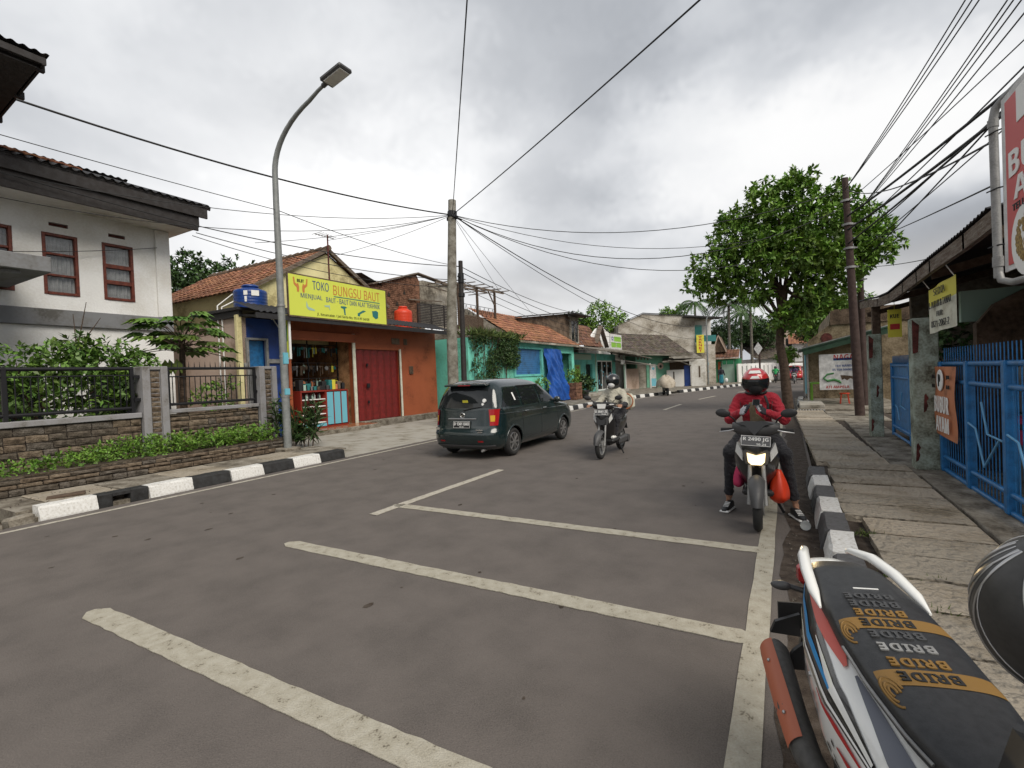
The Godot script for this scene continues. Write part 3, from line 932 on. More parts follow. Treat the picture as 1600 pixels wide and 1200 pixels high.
func left_near() -> void:
	# ---- two-storey white house
	var h := thing("white_house", "two-storey white house with brown-framed windows and dark wooden eaves", "house", V(-15, 0, -5))
	var w := B.new()
	var W0 := [0.86, 0.2, -1.01, 0.0]
	var ops := [[1.6, 0.86, 4.01, 5.46], [0.36, -0.30, 4.01, 5.46], [-0.79, -1.46, 4.01, 5.46], [0.22, -0.14, 5.63, 5.72], [-0.94, -1.31, 5.63, 5.72]]
	wall_x(w, -0.25, 0.0, 6.0, -2.33, 0.0, 6.3, ops)
	w.bb(V(-7.0, 0, -2.33), V(-0.25, 6.3, -2.08))
	w.bb(V(-7.0, 0, 5.75), V(-0.25, 6.3, 6.0))
	w.bb(V(-7.0, 0, -2.08), V(-6.8, 6.3, 5.75))
	part("wall", w, "white", h)
	var cb := B.new()
	cb.bb(V(0.0, 3.66, -1.98), V(0.07, 6.05, -2.33), 0.01)
	part("corner_column", cb, "white", h)
	var bd := B.new()
	bd.bb(V(0.0, 3.27, 6.0), V(0.09, 3.655, -2.33), 0.01)
	part("concrete_band", bd, "greyband", h)
	for o in [ops[0], ops[1]]: window_unit(h, 0.0, o[0], o[1], o[2], o[3], [[4.45, 4.50], [4.95, 5.0]])
	window_unit(h, 0.0, -0.79, -1.46, 4.01, 5.46, [[4.42, 4.52], [4.83, 4.93]])
	for o in [ops[3], ops[4]]:
		var vb := B.new()
		vb.bb(V(-0.2, o[2], o[0]), V(-0.15, o[3], o[1]))
		for i in 2: vb.bb(V(-0.15, o[2] + 0.025 + i * 0.03, o[0]), V(-0.02, o[2] + 0.035 + i * 0.03, o[1]))
		part("vent", vb, "frame", h)
	var sf := B.new()
	sf.bb(V(-7.4, 6.06, 6.4), V(0.93, 6.10, -2.62))
	part("soffit", sf, "white2", h)
	var fa := B.new()
	fa.bb(V(0.94, 6.0, 6.4), V(0.99, 6.44, -2.64), 0.006)
	fa.bb(V(1.0, 6.37, 6.4), V(1.06, 6.62, -2.86), 0.006)
	for i in 3: fa.bb(V(1.0, 6.63 + i * 0.035, 6.4), V(1.03 + i * 0.012, 6.66 + i * 0.035, -2.96))
	fa.bb(V(-3.0, 6.1, -2.62), V(1.0, 6.5, -2.66), 0.006)
	part("fascia", fa, "darkwood", h)
	var rf := part("roof", corrugated(V(1.1, 6.72, 6.4), V(0, 0, -9.38), V(-4.6, 1.70, 0), 0.2, 0.03), "roofdark", h)
	stuff(part("roof_tiles", tiles(V(0.75, 6.87, 6.4), V(0, 0, -6.6), V(-4.2, 1.57, 0), 0.24, 0.3, 31), "tile", rf))
	part("roof_back", corrugated(V(-7.6, 6.3, 6.4), V(0, 0, -9.3), V(4.2, 2.2, 0), 0.2, 0.03), "roofdark", h)
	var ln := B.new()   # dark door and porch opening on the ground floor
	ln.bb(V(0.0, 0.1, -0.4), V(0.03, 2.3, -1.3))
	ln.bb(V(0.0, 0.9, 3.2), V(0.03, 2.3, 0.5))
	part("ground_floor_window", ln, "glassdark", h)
	# porch slab in front
	var ps := B.new()
	ps.bb(V(-15.0, 4.06, 2.0), V(-12.6, 4.36, -4.03), 0.012)
	ps.bb(V(-14.9, 3.98, 2.0), V(-12.75, 4.06, -3.62), 0.01)
	var po := thing("porch", "grey concrete porch canopy slab in front of the white house", "canopy")
	part("slab", ps, "greyband", po)
	for zz in [-2.2, 1.6]:
		var pp := B.new()
		pp.bb(V(-13.2, 0, zz), V(-12.8, 3.98, zz + 0.4), 0.01)
		part("post", pp, "white", po)
	# ---- neighbouring roof corner, top left
	var nh := thing("neighbour_house", "neighbouring house whose dark corrugated roof corner juts in at upper left", "house", V(-12, 0, -3.97))
	var nroof := corrugated(V(0.02, 8.06, 6.0), V(0, 0, -6.0), V(-4.2, -0.50, 0), 0.16, 0.022)
	part("roof", nroof, "roofdark", nh)
	var nf := B.new()
	nf.bb(V(-0.06, 7.86, 6.0), V(-0.01, 7.99, 0.04), 0.006)
	for i in 4: nf.bar(V(-0.2 - i * 1.15, 7.86 - i * 0.137, 6.0), V(-0.2 - i * 1.15, 7.86 - i * 0.137, 0.02 - 0.03 * (i % 2)), 0.09, 0.14)
	nf.bar(V(-0.02, 7.93, 0.08), V(-4.2, 7.43, 0.08), 0.04, 0.16)
	part("rafters", nf, "darkwood", nh)
	var cl := B.new()
	cl.bar(V(-0.1, 7.80, 3.0), V(-4.2, 7.31, 3.0), 5.7, 0.02)
	part("ceiling_board", cl, "darkwood", nh)
	var nw := B.new()
	nw.bb(V(-4.2, 0, 6.0), V(-1.0, 7.28, 1.3))
	part("wall", nw, "white2", nh)

	# ---- garden wall with stone cladding, pillars and iron railings
	var gw := thing("garden_wall", "low stone-clad garden wall with grey pillars and coping", "wall", V(0, 0, 0))
	var co := B.new()
	co.bb(V(-11.32, 0.0, 3.0), V(-11.13, 1.12, -4.79))
	co.bb(V(-11.32, 0.0, -5.25), V(-11.13, 1.12, -7.24))
	part("core", co, "mortar", gw)
	var cp := B.new()
	cp.bb(V(-11.36, 1.12, 3.0), V(-11.07, 1.22, -4.79), 0.01)
	cp.bb(V(-11.36, 1.16, -5.25), V(-11.07, 1.24, -7.24), 0.01)
	part("coping", cp, "pillar", gw)
	stones(gw, -11.13, -1.6, -4.78, 0.36, 1.11, 11)
	stones(gw, -11.13, -5.26, -7.23, 0.36, 1.15, 12)
	for zz in [-4.8, -7.25]:
		var pi := B.new()
		pi.bb(V(-11.42, 0, zz), V(-11.02, 2.13, zz - 0.14), 0.012)
		pi.bb(V(-11.42, 0, zz - 0.33), V(-11.02, 2.13, zz - 0.46), 0.012)
		pi.bb(V(-11.40, 2.06, zz - 0.14), V(-11.03, 2.128, zz - 0.33), 0.008)
		pi.bb(V(-11.40, 0, zz - 0.14), V(-11.08, 2.06, zz - 0.33))
		part("pillar", pi, "pillar", gw)
		stones(gw, -11.08, zz - 0.145, zz - 0.325, 0.4, 2.05, 13 + int(-zz), 0.10, 0.2)
	# railing 1 (long, dark) and 2 (short, spiked)
	var r1 := thing("iron_railing", "long black iron railing on the garden wall in front of the bush", "railing")
	var fb := B.new()
	fb.cyl(V(-11.2, 2.09, 1.0), V(-11.2, 2.09, -4.72), 0.035, 0.035, 8)
	fb.cyl(V(-11.2, 1.32, 1.0), V(-11.2, 1.32, -4.72), 0.03, 0.03, 8)
	fb.cyl(V(-11.2, 1.96, 1.0), V(-11.2, 1.96, -4.72), 0.015, 0.015, 6)
	fb.bb(V(-11.23, 1.22, -4.66), V(-11.17, 2.12, -4.72))
	for yy in [1.45, 1.9]: fb.bb(V(-11.24, yy, -4.70), V(-11.12, yy + 0.06, -4.80))
	fb.bb(V(-11.23, 1.22, -2.86), V(-11.17, 2.12, -2.92))
	part("rail", fb, "iron", r1)
	for i in 30:
		var b := B.new()
		b.box(V(-11.2, 1.64, -1.75 - i * 0.098), V(0.014, 0.64, 0.014))
		part("bar", b, "iron", r1)
	var r2 := thing("iron_railing", "short spiked black iron railing between the two stone pillars", "railing")
	fb = B.new()
	fb.cyl(V(-11.2, 2.09, -5.27), V(-11.2, 2.09, -7.24), 0.03, 0.03, 8)
	fb.cyl(V(-11.2, 1.34, -5.27), V(-11.2, 1.34, -7.24), 0.03, 0.03, 8)
	fb.cyl(V(-11.2, 1.92, -5.27), V(-11.2, 1.92, -7.24), 0.014, 0.014, 6)
	for zz in [-5.31, -7.2]: fb.bb(V(-11.23, 1.24, zz), V(-11.17, 2.11, zz - 0.05))
	for yy in [1.5, 1.85]: fb.bb(V(-11.24, yy, -7.22), V(-11.14, yy + 0.06, -7.26))
	part("rail", fb, "iron", r2)
	for i in 16:
		var b := B.new()
		b.box(V(-11.2, 1.64, -5.42 - i * 0.112), V(0.014, 0.58, 0.014))
		b.cyl(V(-11.2, 2.1, -5.42 - i * 0.112), V(-11.2, 2.24, -5.42 - i * 0.112), 0.012, 0.002, 5)
		part("bar", b, "iron", r2)

	# ---- planter with groundcover
	var pl := thing("planter", "low brown stone planter running along the left pavement", "planter")
	var pc := B.new()
	pc.bb(V(-11.1, 0.0, 1.0), V(-10.13, 0.39, -7.4))
	part("core", pc, "mortar", pl)
	stones(pl, -10.12, -1.7, -7.38, 0.14, 0.39, 21, 0.085, 0.30)
	var so := B.new()
	so.bb(V(-11.12, 0.39, 1.0), V(-10.16, 0.42, -7.38))
	part("soil", so, "earth", pl)
	rng.seed = 33
	var gc := B.new()
	for i in 26:
		var zz := -1.7 - i * 0.215
		var big := clampf((i - 3) / 9.0, 0.35, 1.0)
		lobe(gc, V(-10.62 + rng.randf_range(-0.14, 0.1), 0.46 + 0.10 * big, zz), V(0.42, 0.20 * big + 0.05, 0.22), int(95 * big), 5, 0.062, 0.0, 0.5, 1.3)
	var gco := one("groundcover", "dense low green groundcover hedge filling the stone planter", "hedge", gc, "leafbright")
	stuff(gco)
	for p in [[-10.4, -5.55, 0.50, 1], [-10.35, -6.35, 0.46, 2], [-10.3, -6.75, 0.42, 3], [-10.4, -5.25, 0.4, 4], [-10.35, -6.05, 0.4, 5]]:
		rng.seed = 60 + p[3]
		var fe := thing("fern", "light green fern with arching fronds, %s in the planter hedge" % ["", "leftmost but one", "beside the tallest fern", "nearest the lamp post", "leftmost", "middle"][p[3]], "fern", V(p[0], 0.42, p[1]), 0.0, "ferns in the planter")
		var b := B.new()
		for f in 8:
			var az := rng.randf() * TAU
			var d := Vector3(cos(az), 1.5, sin(az)).normalized()
			var q2 := Vector3.ZERO
			for k in 9:
				b.col = tint(0.9, 1.4)
				var sx := d.cross(Vector3.UP).normalized()
				for s in [-1.0, 1.0]: leaf(b, q2, (sx * s + d * 0.6).normalized(), Vector3.UP, 0.10 * (1 - k / 12.0), 0.014)
				q2 += d * p[2] / 9.0
				d = (d - Vector3(0, 0.14, 0)).normalized()
		part("fronds", b, "leafbright", fe)
	# fallen board on the pavement
	var bo := B.new()
	bo.box(Vector3.ZERO, V(0.42, 0.03, 0.16), Basis(), 0.005)
	var bd2 := one("plank", "broken wooden board lying on the pavement by the kerb", "board", bo, "wood", V(-9.15, 0.175, -2.95))
	bd2.rotation = V(0.05, 1.2, 0.04)

	# ---- garden plants
	rng.seed = 41
	var bush := tree("garden_bush", "big leafy green bush spilling over the black railing", V(-12.2, 0.1, -3.6), [V(0, 0, 0), V(0.1, 0.7, 0), V(0, 1.3, 0.1)], 0.07, 0.05,
		[[0.3, 1.5, 0.3, 0.6, 0.45, 0.7], [0.2, 2.0, -0.4, 0.6, 0.5, 0.7], [0.1, 2.2, -1.0, 0.55, 0.4, 0.6], [0.5, 1.5, -0.8, 0.5, 0.5, 0.6], [0.0, 2.4, -0.6, 0.4, 0.3, 0.45], [0.2, 2.0, -1.5, 0.5, 0.4, 0.5], [0.4, 1.3, -1.4, 0.45, 0.45, 0.5], [0.1, 2.15, 0.3, 0.4, 0.3, 0.45], [0.4, 2.0, 0.9, 0.35, 0.22, 0.4]], 480, 0.13, "leafbush", "", "bark", 6)
	var tw := B.new()
	for e in [V(0.15, 3.35, -0.75), V(0.1, 3.1, -0.55), V(0.2, 3.05, -0.95)]: tw.tube([V(0, 1.3, 0.1), V(0.05, 2.4, -0.6), e], [0.02, 0.015, 0.006], 5)
	part("bare_twigs", tw, "bark", bush)
	# papaya-like tree with big hand-shaped leaves
	rng.seed = 43
	var pa := thing("papaya_tree", "slender garden tree with large hand-shaped leaves before the beige wall", "tree", V(-12.3, 0, -6.2))
	var b := B.new()
	limb(b, [V(0, 0, 0), V(0.03, 1.5, 0.05), V(0, 2.7, 0)], 0.085, 0.06, 10)
	var cr := B.new()
	for f in 44:
		var az := TAU * f * 0.382
		var rise := rng.randf_range(-0.35, 0.75)
		var d := Vector3(cos(az), rise, sin(az)).normalized()
		var s := V(0, 2.5 + rng.randf() * 0.3, 0)
		var e := s + d * rng.randf_range(0.5, 0.95) + Vector3(0, 0.12, 0)
		b.tube([s, s.lerp(e, 0.5) + Vector3(0, 0.06, 0), e], 0.009, 5, false)
		cr.col = tint(0.55, 1.15)
		for k in 9:
			var an := (k - 4) * 0.42
			var ld := (Vector3(d.x, 0, d.z).normalized().rotated(Vector3.UP, an) + Vector3(0, -0.35, 0)).normalized()
			var nr := (Vector3.UP + rdir() * 0.25).normalized()
			leaf(cr, e, ld, (nr - ld * nr.dot(ld)).normalized(), 0.42 * (1.0 - absf(an) * 0.2) * rng.randf_range(0.85, 1.1), 0.085)
	for f in 5:
		var az := 0.8 + f * 0.5
		cr.col = Color(1.2, 0.75, 0.5)
		var e := V(cos(az) * 0.35, 2.35, sin(az) * 0.35)
		for k in 4: leaf(cr, e, (Vector3(0, -1, 0) + rdir() * 0.3).normalized(), V(1, 0, 0.3).normalized(), 0.36, 0.06)
	part("trunk", b, "bark", pa)
	part("crown", cr, "leafbush", pa)
	rng.seed = 45
	tree("garden_shrub", "thin shrub growing behind the short spiked railing", V(-11.9, 0.2, -6.7), [V(0, 0, 0), V(0, 0.5, 0.05), V(0.05, 0.9, 0)], 0.03, 0.02,
		[[0, 1.2, 0, 0.3, 0.4, 0.45], [0.05, 1.55, -0.2, 0.25, 0.25, 0.3], [0.1, 1.25, 0.35, 0.2, 0.25, 0.3]], 300, 0.10, "leaf", "", "bark", 6)
	# spiky dracaena clump round the lamp post
	rng.seed = 47
	var dr := thing("dracaena", "dark spiky dracaena clump beside the near lamp post", "plant", V(-10.35, 0.13, -7.7))
	b = B.new()
	cr = B.new()
	for i in 9:
		var base := V(rng.randf_range(-0.3, 0.3), 0, rng.randf_range(-0.4, 0.4))
		var top := base * 1.3 + V(0, rng.randf_range(0.35, 1.25), 0)
		b.tube([base, top], 0.014, 5)
		for k in 60:
			var p := base.lerp(top, rng.randf_range(0.35, 1.05))
			var d := (rdir() + Vector3(0, 0.35, 0)).normalized()
			cr.col = tint(0.35, 1.0) if rng.randf() < 0.8 else Color(1.6, 1.3, 1.6) * rng.randf_range(0.5, 1.0)
			var nr := d.cross(rdir()).normalized()
			leaf(cr, p, d, nr, rng.randf_range(0.2, 0.42), 0.016)
	part("stems", b, "bark", dr)
	part("leaves", cr, "leafdark", dr)

	# ---- near street lamp
	lamp_post(V(-9.93, 0.13, -7.13), "tall curved grey street lamp in front of the lime shop sign", 1.0, 0.0)

func lamp_post(at: Vector3, label: String, sc: float, turn: float) -> void:
	var lp := thing("street_lamp", label, "street lamp", at, turn, "curved street lamps")
	var b := B.new()
	var pts: Array = [V(0, 0, 0), V(0, 1.5, 0), V(0, 3.0, 0), V(0, 4.2, 0), V(0, 5.6, 0), V(0.01, 6.3, 0)]
	var rs: Array = [0.085, 0.083, 0.078, 0.073, 0.066, 0.062]
	for i in 10:
		var an := (i + 1) / 10.0 * 1.15
		pts.append(V(2.15 * (1 - cos(an)) * 0.98 + 0.01, 6.3 + 1.35 * sin(an), 0)); rs.append(0.06 - i * 0.002)
	pts.append(pts[pts.size() - 1] + V(0.28, 0.12, 0)); rs.append(0.036)
	pts.append(pts[pts.size() - 1] + V(0.28, 0.09, 0)); rs.append(0.034)
	var tip: Vector3 = pts[pts.size() - 1]
	b.tube(pts, rs, 12)
	part("pole", b, "lampmetal", lp)
	b = B.new()
	for y in [1.25, 2.15, 3.3]: b.cyl(V(0, y, 0), V(0, y + 0.04, 0), 0.09, 0.09, 12)
	part("collar", b, "zinc", lp)
	b = B.new()
	b.bb(V(-0.2, -0.05, -0.2), V(0.2, 0.10, 0.2), 0.02)
	part("footing", b, "concrete", lp)
	var bs := Basis(V(0, 0, 1), 0.2)
	b = B.new()
	b.box(tip + V(0.27, 0.05, 0), V(0.62, 0.10, 0.34), bs, 0.03)
	b.box(tip + V(0.27, 0.115, 0), V(0.46, 0.05, 0.24), bs, 0.015)
	b.cyl(tip - V(0.12, 0.04, 0), tip + V(0.02, 0.0, 0), 0.05, 0.05, 10)
	part("lamp_head", b, "plasticgrey", lp)
	b = B.new()
	b.box(tip + V(0.29, -0.005, 0), V(0.5, 0.02, 0.26), bs, 0.004)
	part("lens", b, "clearlamp", lp)
	b = B.new()
	for s in [[0.3, 0.1], [1.0, 0.18]]: b.bb(V(0.055, 1.0 + s[0], -0.06), V(0.09, 1.0 + s[0] + s[1] * 1.4, 0.06))
	part("sticker", b, "posterblue", lp)
	if sc != 1.0: lp.scale = Vector3.ONE * sc

func water_tank(called_label: String, at: Vector3, r: float, h: float, m: String, lid: String) -> void:
	var t := thing("water_tank", called_label, "water tank", at)
	var b := B.new()
	var pr: Array = [V2(0, 0), V2(r * 0.97, 0), V2(r, 0.03)]
	for i in 5:
		var y := 0.1 + (h * 0.8 - 0.1) * i / 5.0
		pr.append(V2(r, y)); pr.append(V2(r * 0.975, y + 0.02)); pr.append(V2(r, y + 0.05))
	pr.append_array([V2(r, h * 0.82), V2(r * 0.93, h * 0.9), V2(r * 0.6, h * 0.97), V2(r * 0.55, h)])
	b.lathe(pr, Transform3D(), 28)
	part("body", b, m, t)
	b = B.new()
	b.lathe([V2(0, h), V2(r * 0.5, h), V2(r * 0.52, h + 0.07), V2(r * 0.4, h + 0.10), V2(0, h + 0.11)], Transform3D(), 24)
	part("lid", b, lid, t)
	if m == "tank":
		b = B.new()
		for s in [[0.30, 0.72, 0.20, 0.15], [0.85, 0.72, 0.10, 0.12], [0.85, 0.5, 0.06, 0.10], [0.85, 0.38, 0.05, 0.05]]:
			var d := V(cos(s[0]), 0, sin(s[0]))
			b.box(d * (r + 0.004) + V(0, h * s[1], 0), V(0.006, s[3], s[2]), Basis(V(0, 1, 0), -s[0]))
		part("sticker", b, "inkwhite", t)

func left_shop() -> void:
	# ---- tiled house with a cream gable, beside the shop
	var th := thing("tiled_house", "house with orange clay tile roof, cream gable and beige side wall", "house", V(-14, 0, -11.9))
	var w := B.new()
	w.bb(V(-10.0, 0, 3.9), V(1.1, 3.55, 3.75))      # beige side wall, facing the garden
	part("side_wall", w, "beige", th)
	var gp := B.new()
	gp.poly([V2(-2.6, 3.0), V2(2.75, 3.0), V2(2.75, 4.68), V2(0, 6.2), V2(-2.6, 4.76)], 0.2, Transform3D(Basis(V(0, 0, 1), Vector3.UP, V(-1, 0, 0)), V(0, 0, 0)))
	part("gable_wall", gp, "cream", th)
	w = B.new()
	w.bb(V(-7.0, 0, 2.6), V(-0.2, 4.7, 2.4)); w.bb(V(-7.0, 0, -2.4), V(-0.2, 4.7, -2.6)); w.poly([V2(-2.4, 0), V2(2.4, 0), V2(2.4, 4.75), V2(0, 6.15), V2(-2.4, 4.75)], 0.2, Transform3D(Basis(V(0, 0, 1), Vector3.UP, V(-1, 0, 0)), V(-6.8, 0, 0)))
	part("back_wall", w, "cream", th)
	var rf := part("roof", tiles(V(0.16, 4.60, 2.9), V(-7.4, 0, 0), V(0, 1.74, -2.9), 0.25, 0.30, 51), "tile", th)
	stuff(rf)
	var rf2 := part("roof", tiles(V(0.16, 4.60, -2.9), V(-7.4, 0, 0), V(0, 1.74, 2.9), 0.25, 0.30, 52), "tile", th)
	stuff(rf2)
	var rd := B.new()
	for i in 18: rd.cyl(V(0.2 - i * 0.41, 6.40, 0), V(-0.2 - i * 0.41, 6.37, 0), 0.10, 0.085, 8)
	part("ridge", rd, "brown", th)
	var vg := B.new()
	vg.bar(V(0.13, 4.62, 2.9), V(0.13, 6.32, 0.05), 0.05, 0.12); vg.bar(V(0.13, 4.62, -2.9), V(0.13, 6.32, -0.05), 0.05, 0.12)
	part("verge_board", vg, "greywood", th)
	var pi := B.new()
	for p in [[0.35, 0.0], [0.55, 0.06]]: pi.cyl(V(p[0] - 0.2, 0.2, 3.95), V(p[0] - 0.2, 3.95 - p[1], 3.95), 0.022, 0.022, 6)
	pi.tube([V(0.15, 3.95, 3.95), V(0.3, 4.3, 3.6), V(0.9, 4.35, 3.2)], 0.02, 6)
	pi.tube([V(0.35, 3.89, 3.95), V(0.5, 4.12, 3.6), V(0.9, 4.18, 3.2)], 0.02, 6)
	part("water_pipe", pi, "inkwhite", th)
	# antenna mast in front of the gable
	var am := thing("antenna", "thin rusty antenna mast standing in front of the cream gable", "antenna", V(-13.7, 4.55, -11.75))
	var b := B.new()
	b.cyl(V(0, -0.15, 0), V(0, 2.25, 0), 0.03, 0.025, 8)
	part("mast", b, "rustred", am)
	b = B.new()
	b.bar(V(-0.1, 2.2, 0.45), V(-0.1, 2.2, -0.35), 0.02, 0.02)
	for i in 7: b.bar(V(-0.3 + i * 0.02, 2.22, 0.4 - i * 0.12), V(0.2 - i * 0.02, 2.22, 0.4 - i * 0.12), 0.012, 0.012)
	part("rods", b, "zinc", am)

	# ---- hardware shop
	var s := thing("hardware_shop", "orange hardware shop with open front, red folding door and dark tin awning", "shop", V(-12.8, 0, -9.4))
	w = B.new()
	wall_x(w, -0.2, 0.0, 0.06, -6.9, 0.1, 3.62, [[-0.04, -2.42, 0.1, 3.3], [-2.5, -4.68, 0.1, 2.80]])
	part("front_wall", w, "orange", s)
	w = B.new()
	w.bb(V(-4.2, 0.1, 0.06), V(-0.2, 3.62, -0.08)); w.bb(V(-4.2, 0.1, -6.9), V(-0.2, 3.62, -6.76)); w.bb(V(-4.2, 0.1, -0.08), V(-4.06, 3.62, -6.76))
	w.bb(V(-4.06, 0.1, -2.44), V(-0.2, 3.62, -2.5))
	part("inner_wall", w, "orange2", s)
	w = B.new()
	w.bb(V(-4.2, 3.62, 0.06), V(0.0, 3.70, -6.9))
	w.bb(V(-4.06, 3.2, -0.08), V(-0.25, 3.24, -2.44))
	part("ceiling", w, "brown", s)
	w = B.new()
	w.bb(V(-4.2, -0.05, 0.3), V(0.95, 0.27, -2.6), 0.015)
	w.bb(V(-4.2, -0.05, -2.6), V(0.25, 0.3, -6.95), 0.015)
	part("plinth", w, "concrete", s)
	# glazed floor tiles on the step
	for i in 3:
		for j in 8:
			var tb := B.new()
			tb.bb(V(0.0, 0, 0), V(0.285, 0.012, -0.335), 0.003)
			part("floor_tile", tb, "tilefloor", s, V(0.02 + i * 0.295, 0.27, 0.22 - j * 0.345))
	w = B.new()
	w.bb(V(0.0, 0.27, -2.38), V(0.05, 3.3, -2.5), 0.008)
	part("door_jamb", w, "signcream", s)
	w = B.new()
	w.bb(V(0.0, 3.0, 0.05), V(0.12, 3.28, -2.5), 0.01)
	part("lintel", w, "orange", s)
	var fd := Node3D.new(); fd.name = "folding_door"; s.add_child(fd)
	for i in 13:
		var db := B.new()
		var z0 := -2.52 - i * 0.166
		var an := 0.5 if i % 2 == 0 else -0.5
		db.box(V(-0.07, 1.55, z0 - 0.083), V(0.012, 2.48, 0.186), Basis(Vector3.UP, an * 0.55))
		part("panel", db, "reddoor", fd)
	w = B.new()
	w.bb(V(-0.03, 1.45, -3.0), V(0.03, 1.6, -3.12), 0.01)
	for y in [2.2, 0.9]: w.bb(V(-0.03, y, -3.02), V(0.02, y + 0.1, -3.08), 0.005)
	part("handle", w, "iron", fd)
	w = B.new()
	w.bb(V(-0.04, 0.3, -4.68), V(0.04, 2.85, -4.76), 0.006)
	part("door_frame", w, "signcream", s)
	for z0 in [-4.3, -4.95]:
		w = B.new()
		w.bb(V(0.0, 3.02, z0), V(0.02, 3.25, z0 - (0.42 if z0 > -4.5 else 0.2)))
		part("vent", w, "brown", s)  # flat brown sheet, its colour stands for the shade inside the vent
	w = B.new()
	w.bb(V(0.0, 1.9, -5.2), V(0.06, 2.2, -5.4), 0.01)
	part("meter_box", w, "brown", s)
	# awning of dark tin
	var aw := part("awning", corrugated(V(0.86, 3.62, 1.55), V(0, 0, -8.4), V(-1.0, 0.34, 0), 0.18, 0.022), "roofdark", s)
	w = B.new()
	w.bb(V(0.80, 3.44, 1.55), V(0.84, 3.58, -6.85))
	for i in 7: w.bar(V(0.8, 3.50, 1.4 - i * 1.3), V(-0.05, 3.60, 1.4 - i * 1.3), 0.05, 0.06)
	part("fascia", w, "roofdark", aw)
	# blue side room with a door
	w = B.new()
	wall_x(w, -0.25, -0.1, 1.4, 0.1, 0.1, 3.55, [[1.26, 0.69, 0.2, 2.95]])
	part("side_room_wall", w, "bluedeep", s)
	w = B.new()
	w.bb(V(-0.12, 0.1, 1.42), V(0.0, 3.6, 1.56), 0.01)
	part("yellow_corner", w, "cream", s)
	w = B.new()
	for z0 in [1.30, 0.72]: w.bb(V(-0.12, 0.2, z0), V(-0.02, 3.0, z0 - 0.07), 0.006)
	w.bb(V(-0.12, 2.94, 1.23), V(-0.021, 3.0, 0.72), 0.004)
	w.bb(V(-0.1, 2.3, 0.64), V(-0.04, 2.42, 0.1)); w.bb(V(-0.1, 2.2, 1.42), V(-0.04, 2.3, 1.31))
	part("door_surround", w, "zinc", s)
	w = B.new()
	w.bb(V(-0.24, 0.2, 1.24), V(-0.2, 2.94, 0.7), 0.006)
	part("blue_door", w, "blue", s)
	w = B.new()
	w.bb(V(-1.6, 3.72, 1.6), V(0.12, 3.80, 0.1), 0.006)
	w.bb(V(-1.5, 3.55, 1.5), V(0.02, 3.72, 1.4)); w.bb(V(-1.5, 3.55, 0.25), V(0.02, 3.72, 0.15))
	part("tank_ledge", w, "roofdark", s)
	water_tank("blue plastic water tank on the ledge left of the lime sign", V(-13.35, 3.80, -8.62), 0.44, 0.66, "tank", "tank")
	water_tank("red plastic water tank behind the lime shop sign", V(-13.5, 3.70, -15.2), 0.36, 0.86, "tankred", "tankred")

	# ---- big lime sign
	var sg := thing("shop_sign", "long lime-green signboard with orange and blue lettering over the orange shop", "sign", V(-11.93, 4.17, -10.7))
	b = B.new()
	b.bb(V(-0.05, -0.575, 1.88), V(0.0, 0.575, -1.88), 0.005)
	part("board", b, "signlime", sg)
	b = B.new()
	for y in [-0.585, 0.585]: b.bar(V(-0.02, y, 1.9), V(-0.02, y, -1.9), 0.03, 0.06)
	for z in [-1.9, 1.9]: b.bb(V(-0.05, -0.585, z - 0.012), V(0.012, 0.585, z + 0.012))
	for z in [-1.4, 0.0, 1.4]: b.bar(V(-0.06, -0.5, z), V(-0.9, -0.42, z), 0.04, 0.04)
	part("frame", b, "brown", sg)
	var F := face_px()
	text_part(sg, "TOKO", Transform3D(F, V(0.004, 0.36, 0.80)), 0.25, "inkblue", 0.58, 0.004, false)
	text_part(sg, "BUNGSU BAUT", Transform3D(F, V(0.004, 0.31, -0.62)), 0.30, "inkorange", 1.93, 0.004, false)
	text_part(sg, "MENJUAL", Transform3D(F, V(0.004, 0.0, 1.13)), 0.16, "inkblue", 0.74, 0.004, false)
	text_part(sg, "BAUT - BAUT DAN ALAT TEKHNIK", Transform3D(F, V(0.004, -0.01, -0.48)), 0.15, "inkblue", 2.20, 0.004, false)
	text_part(sg, "Jl. Kecamatan / Jati Serta No. 95 A RT 04/08", Transform3D(F, V(0.004, -0.48, -0.05)), 0.10, "inkblack", 2.05, 0.004, false)
	b = B.new()
	b.bb(V(0, 0.105, 0.33), V(0.006, 0.13, -1.58))
	part("underline", b, "inkteal", sg)
	# emblem: two raised hands holding letters
	b = B.new()
	for sx in [-1.0, 1.0]:
		b.poly([V2(0.06 * sx, -0.20), V2(0.12 * sx, -0.20), V2(0.13 * sx, -0.08), V2(0.22 * sx, 0.0), V2(0.24 * sx, 0.20), V2(0.20 * sx, 0.20), V2(0.18 * sx, 0.05), V2(0.10 * sx, 0.0), V2(0.12 * sx, 0.03), V2(0.08 * sx, 0.05), V2(0.05 * sx, -0.06)], 0.005, Transform3D(F, V(0.001, 0.30, 1.49)))
	part("emblem", b, "inkorange", sg)
	text_part(sg, "BB.BT", Transform3D(F, V(0.004, 0.42, 1.49)), 0.09, "inkblack", 0.22)
	# printed tools
	b = B.new()
	b.poly([V2(-0.13, 0.12), V2(0.02, 0.13), V2(0.12, 0.10), V2(0.03, 0.06), V2(0.05, -0.14), V2(-0.0, -0.14), V2(-0.03, 0.05), V2(-0.13, 0.07)], 0.005, Transform3D(F, V(0.001, -0.27, -0.05)))
	part("tool_print", b, "inkteal", sg)
	b = B.new()
	b.poly([V2(-0.16, -0.04), V2(0.08, 0.08), V2(0.2, 0.06), V2(0.06, 0.0), V2(-0.06, -0.06), V2(-0.07, -0.13), V2(-0.16, -0.12)], 0.005, Transform3D(F, V(0.001, -0.27, -0.75)))
	part("tool_print", b, "inkteal", sg)
	b = B.new()
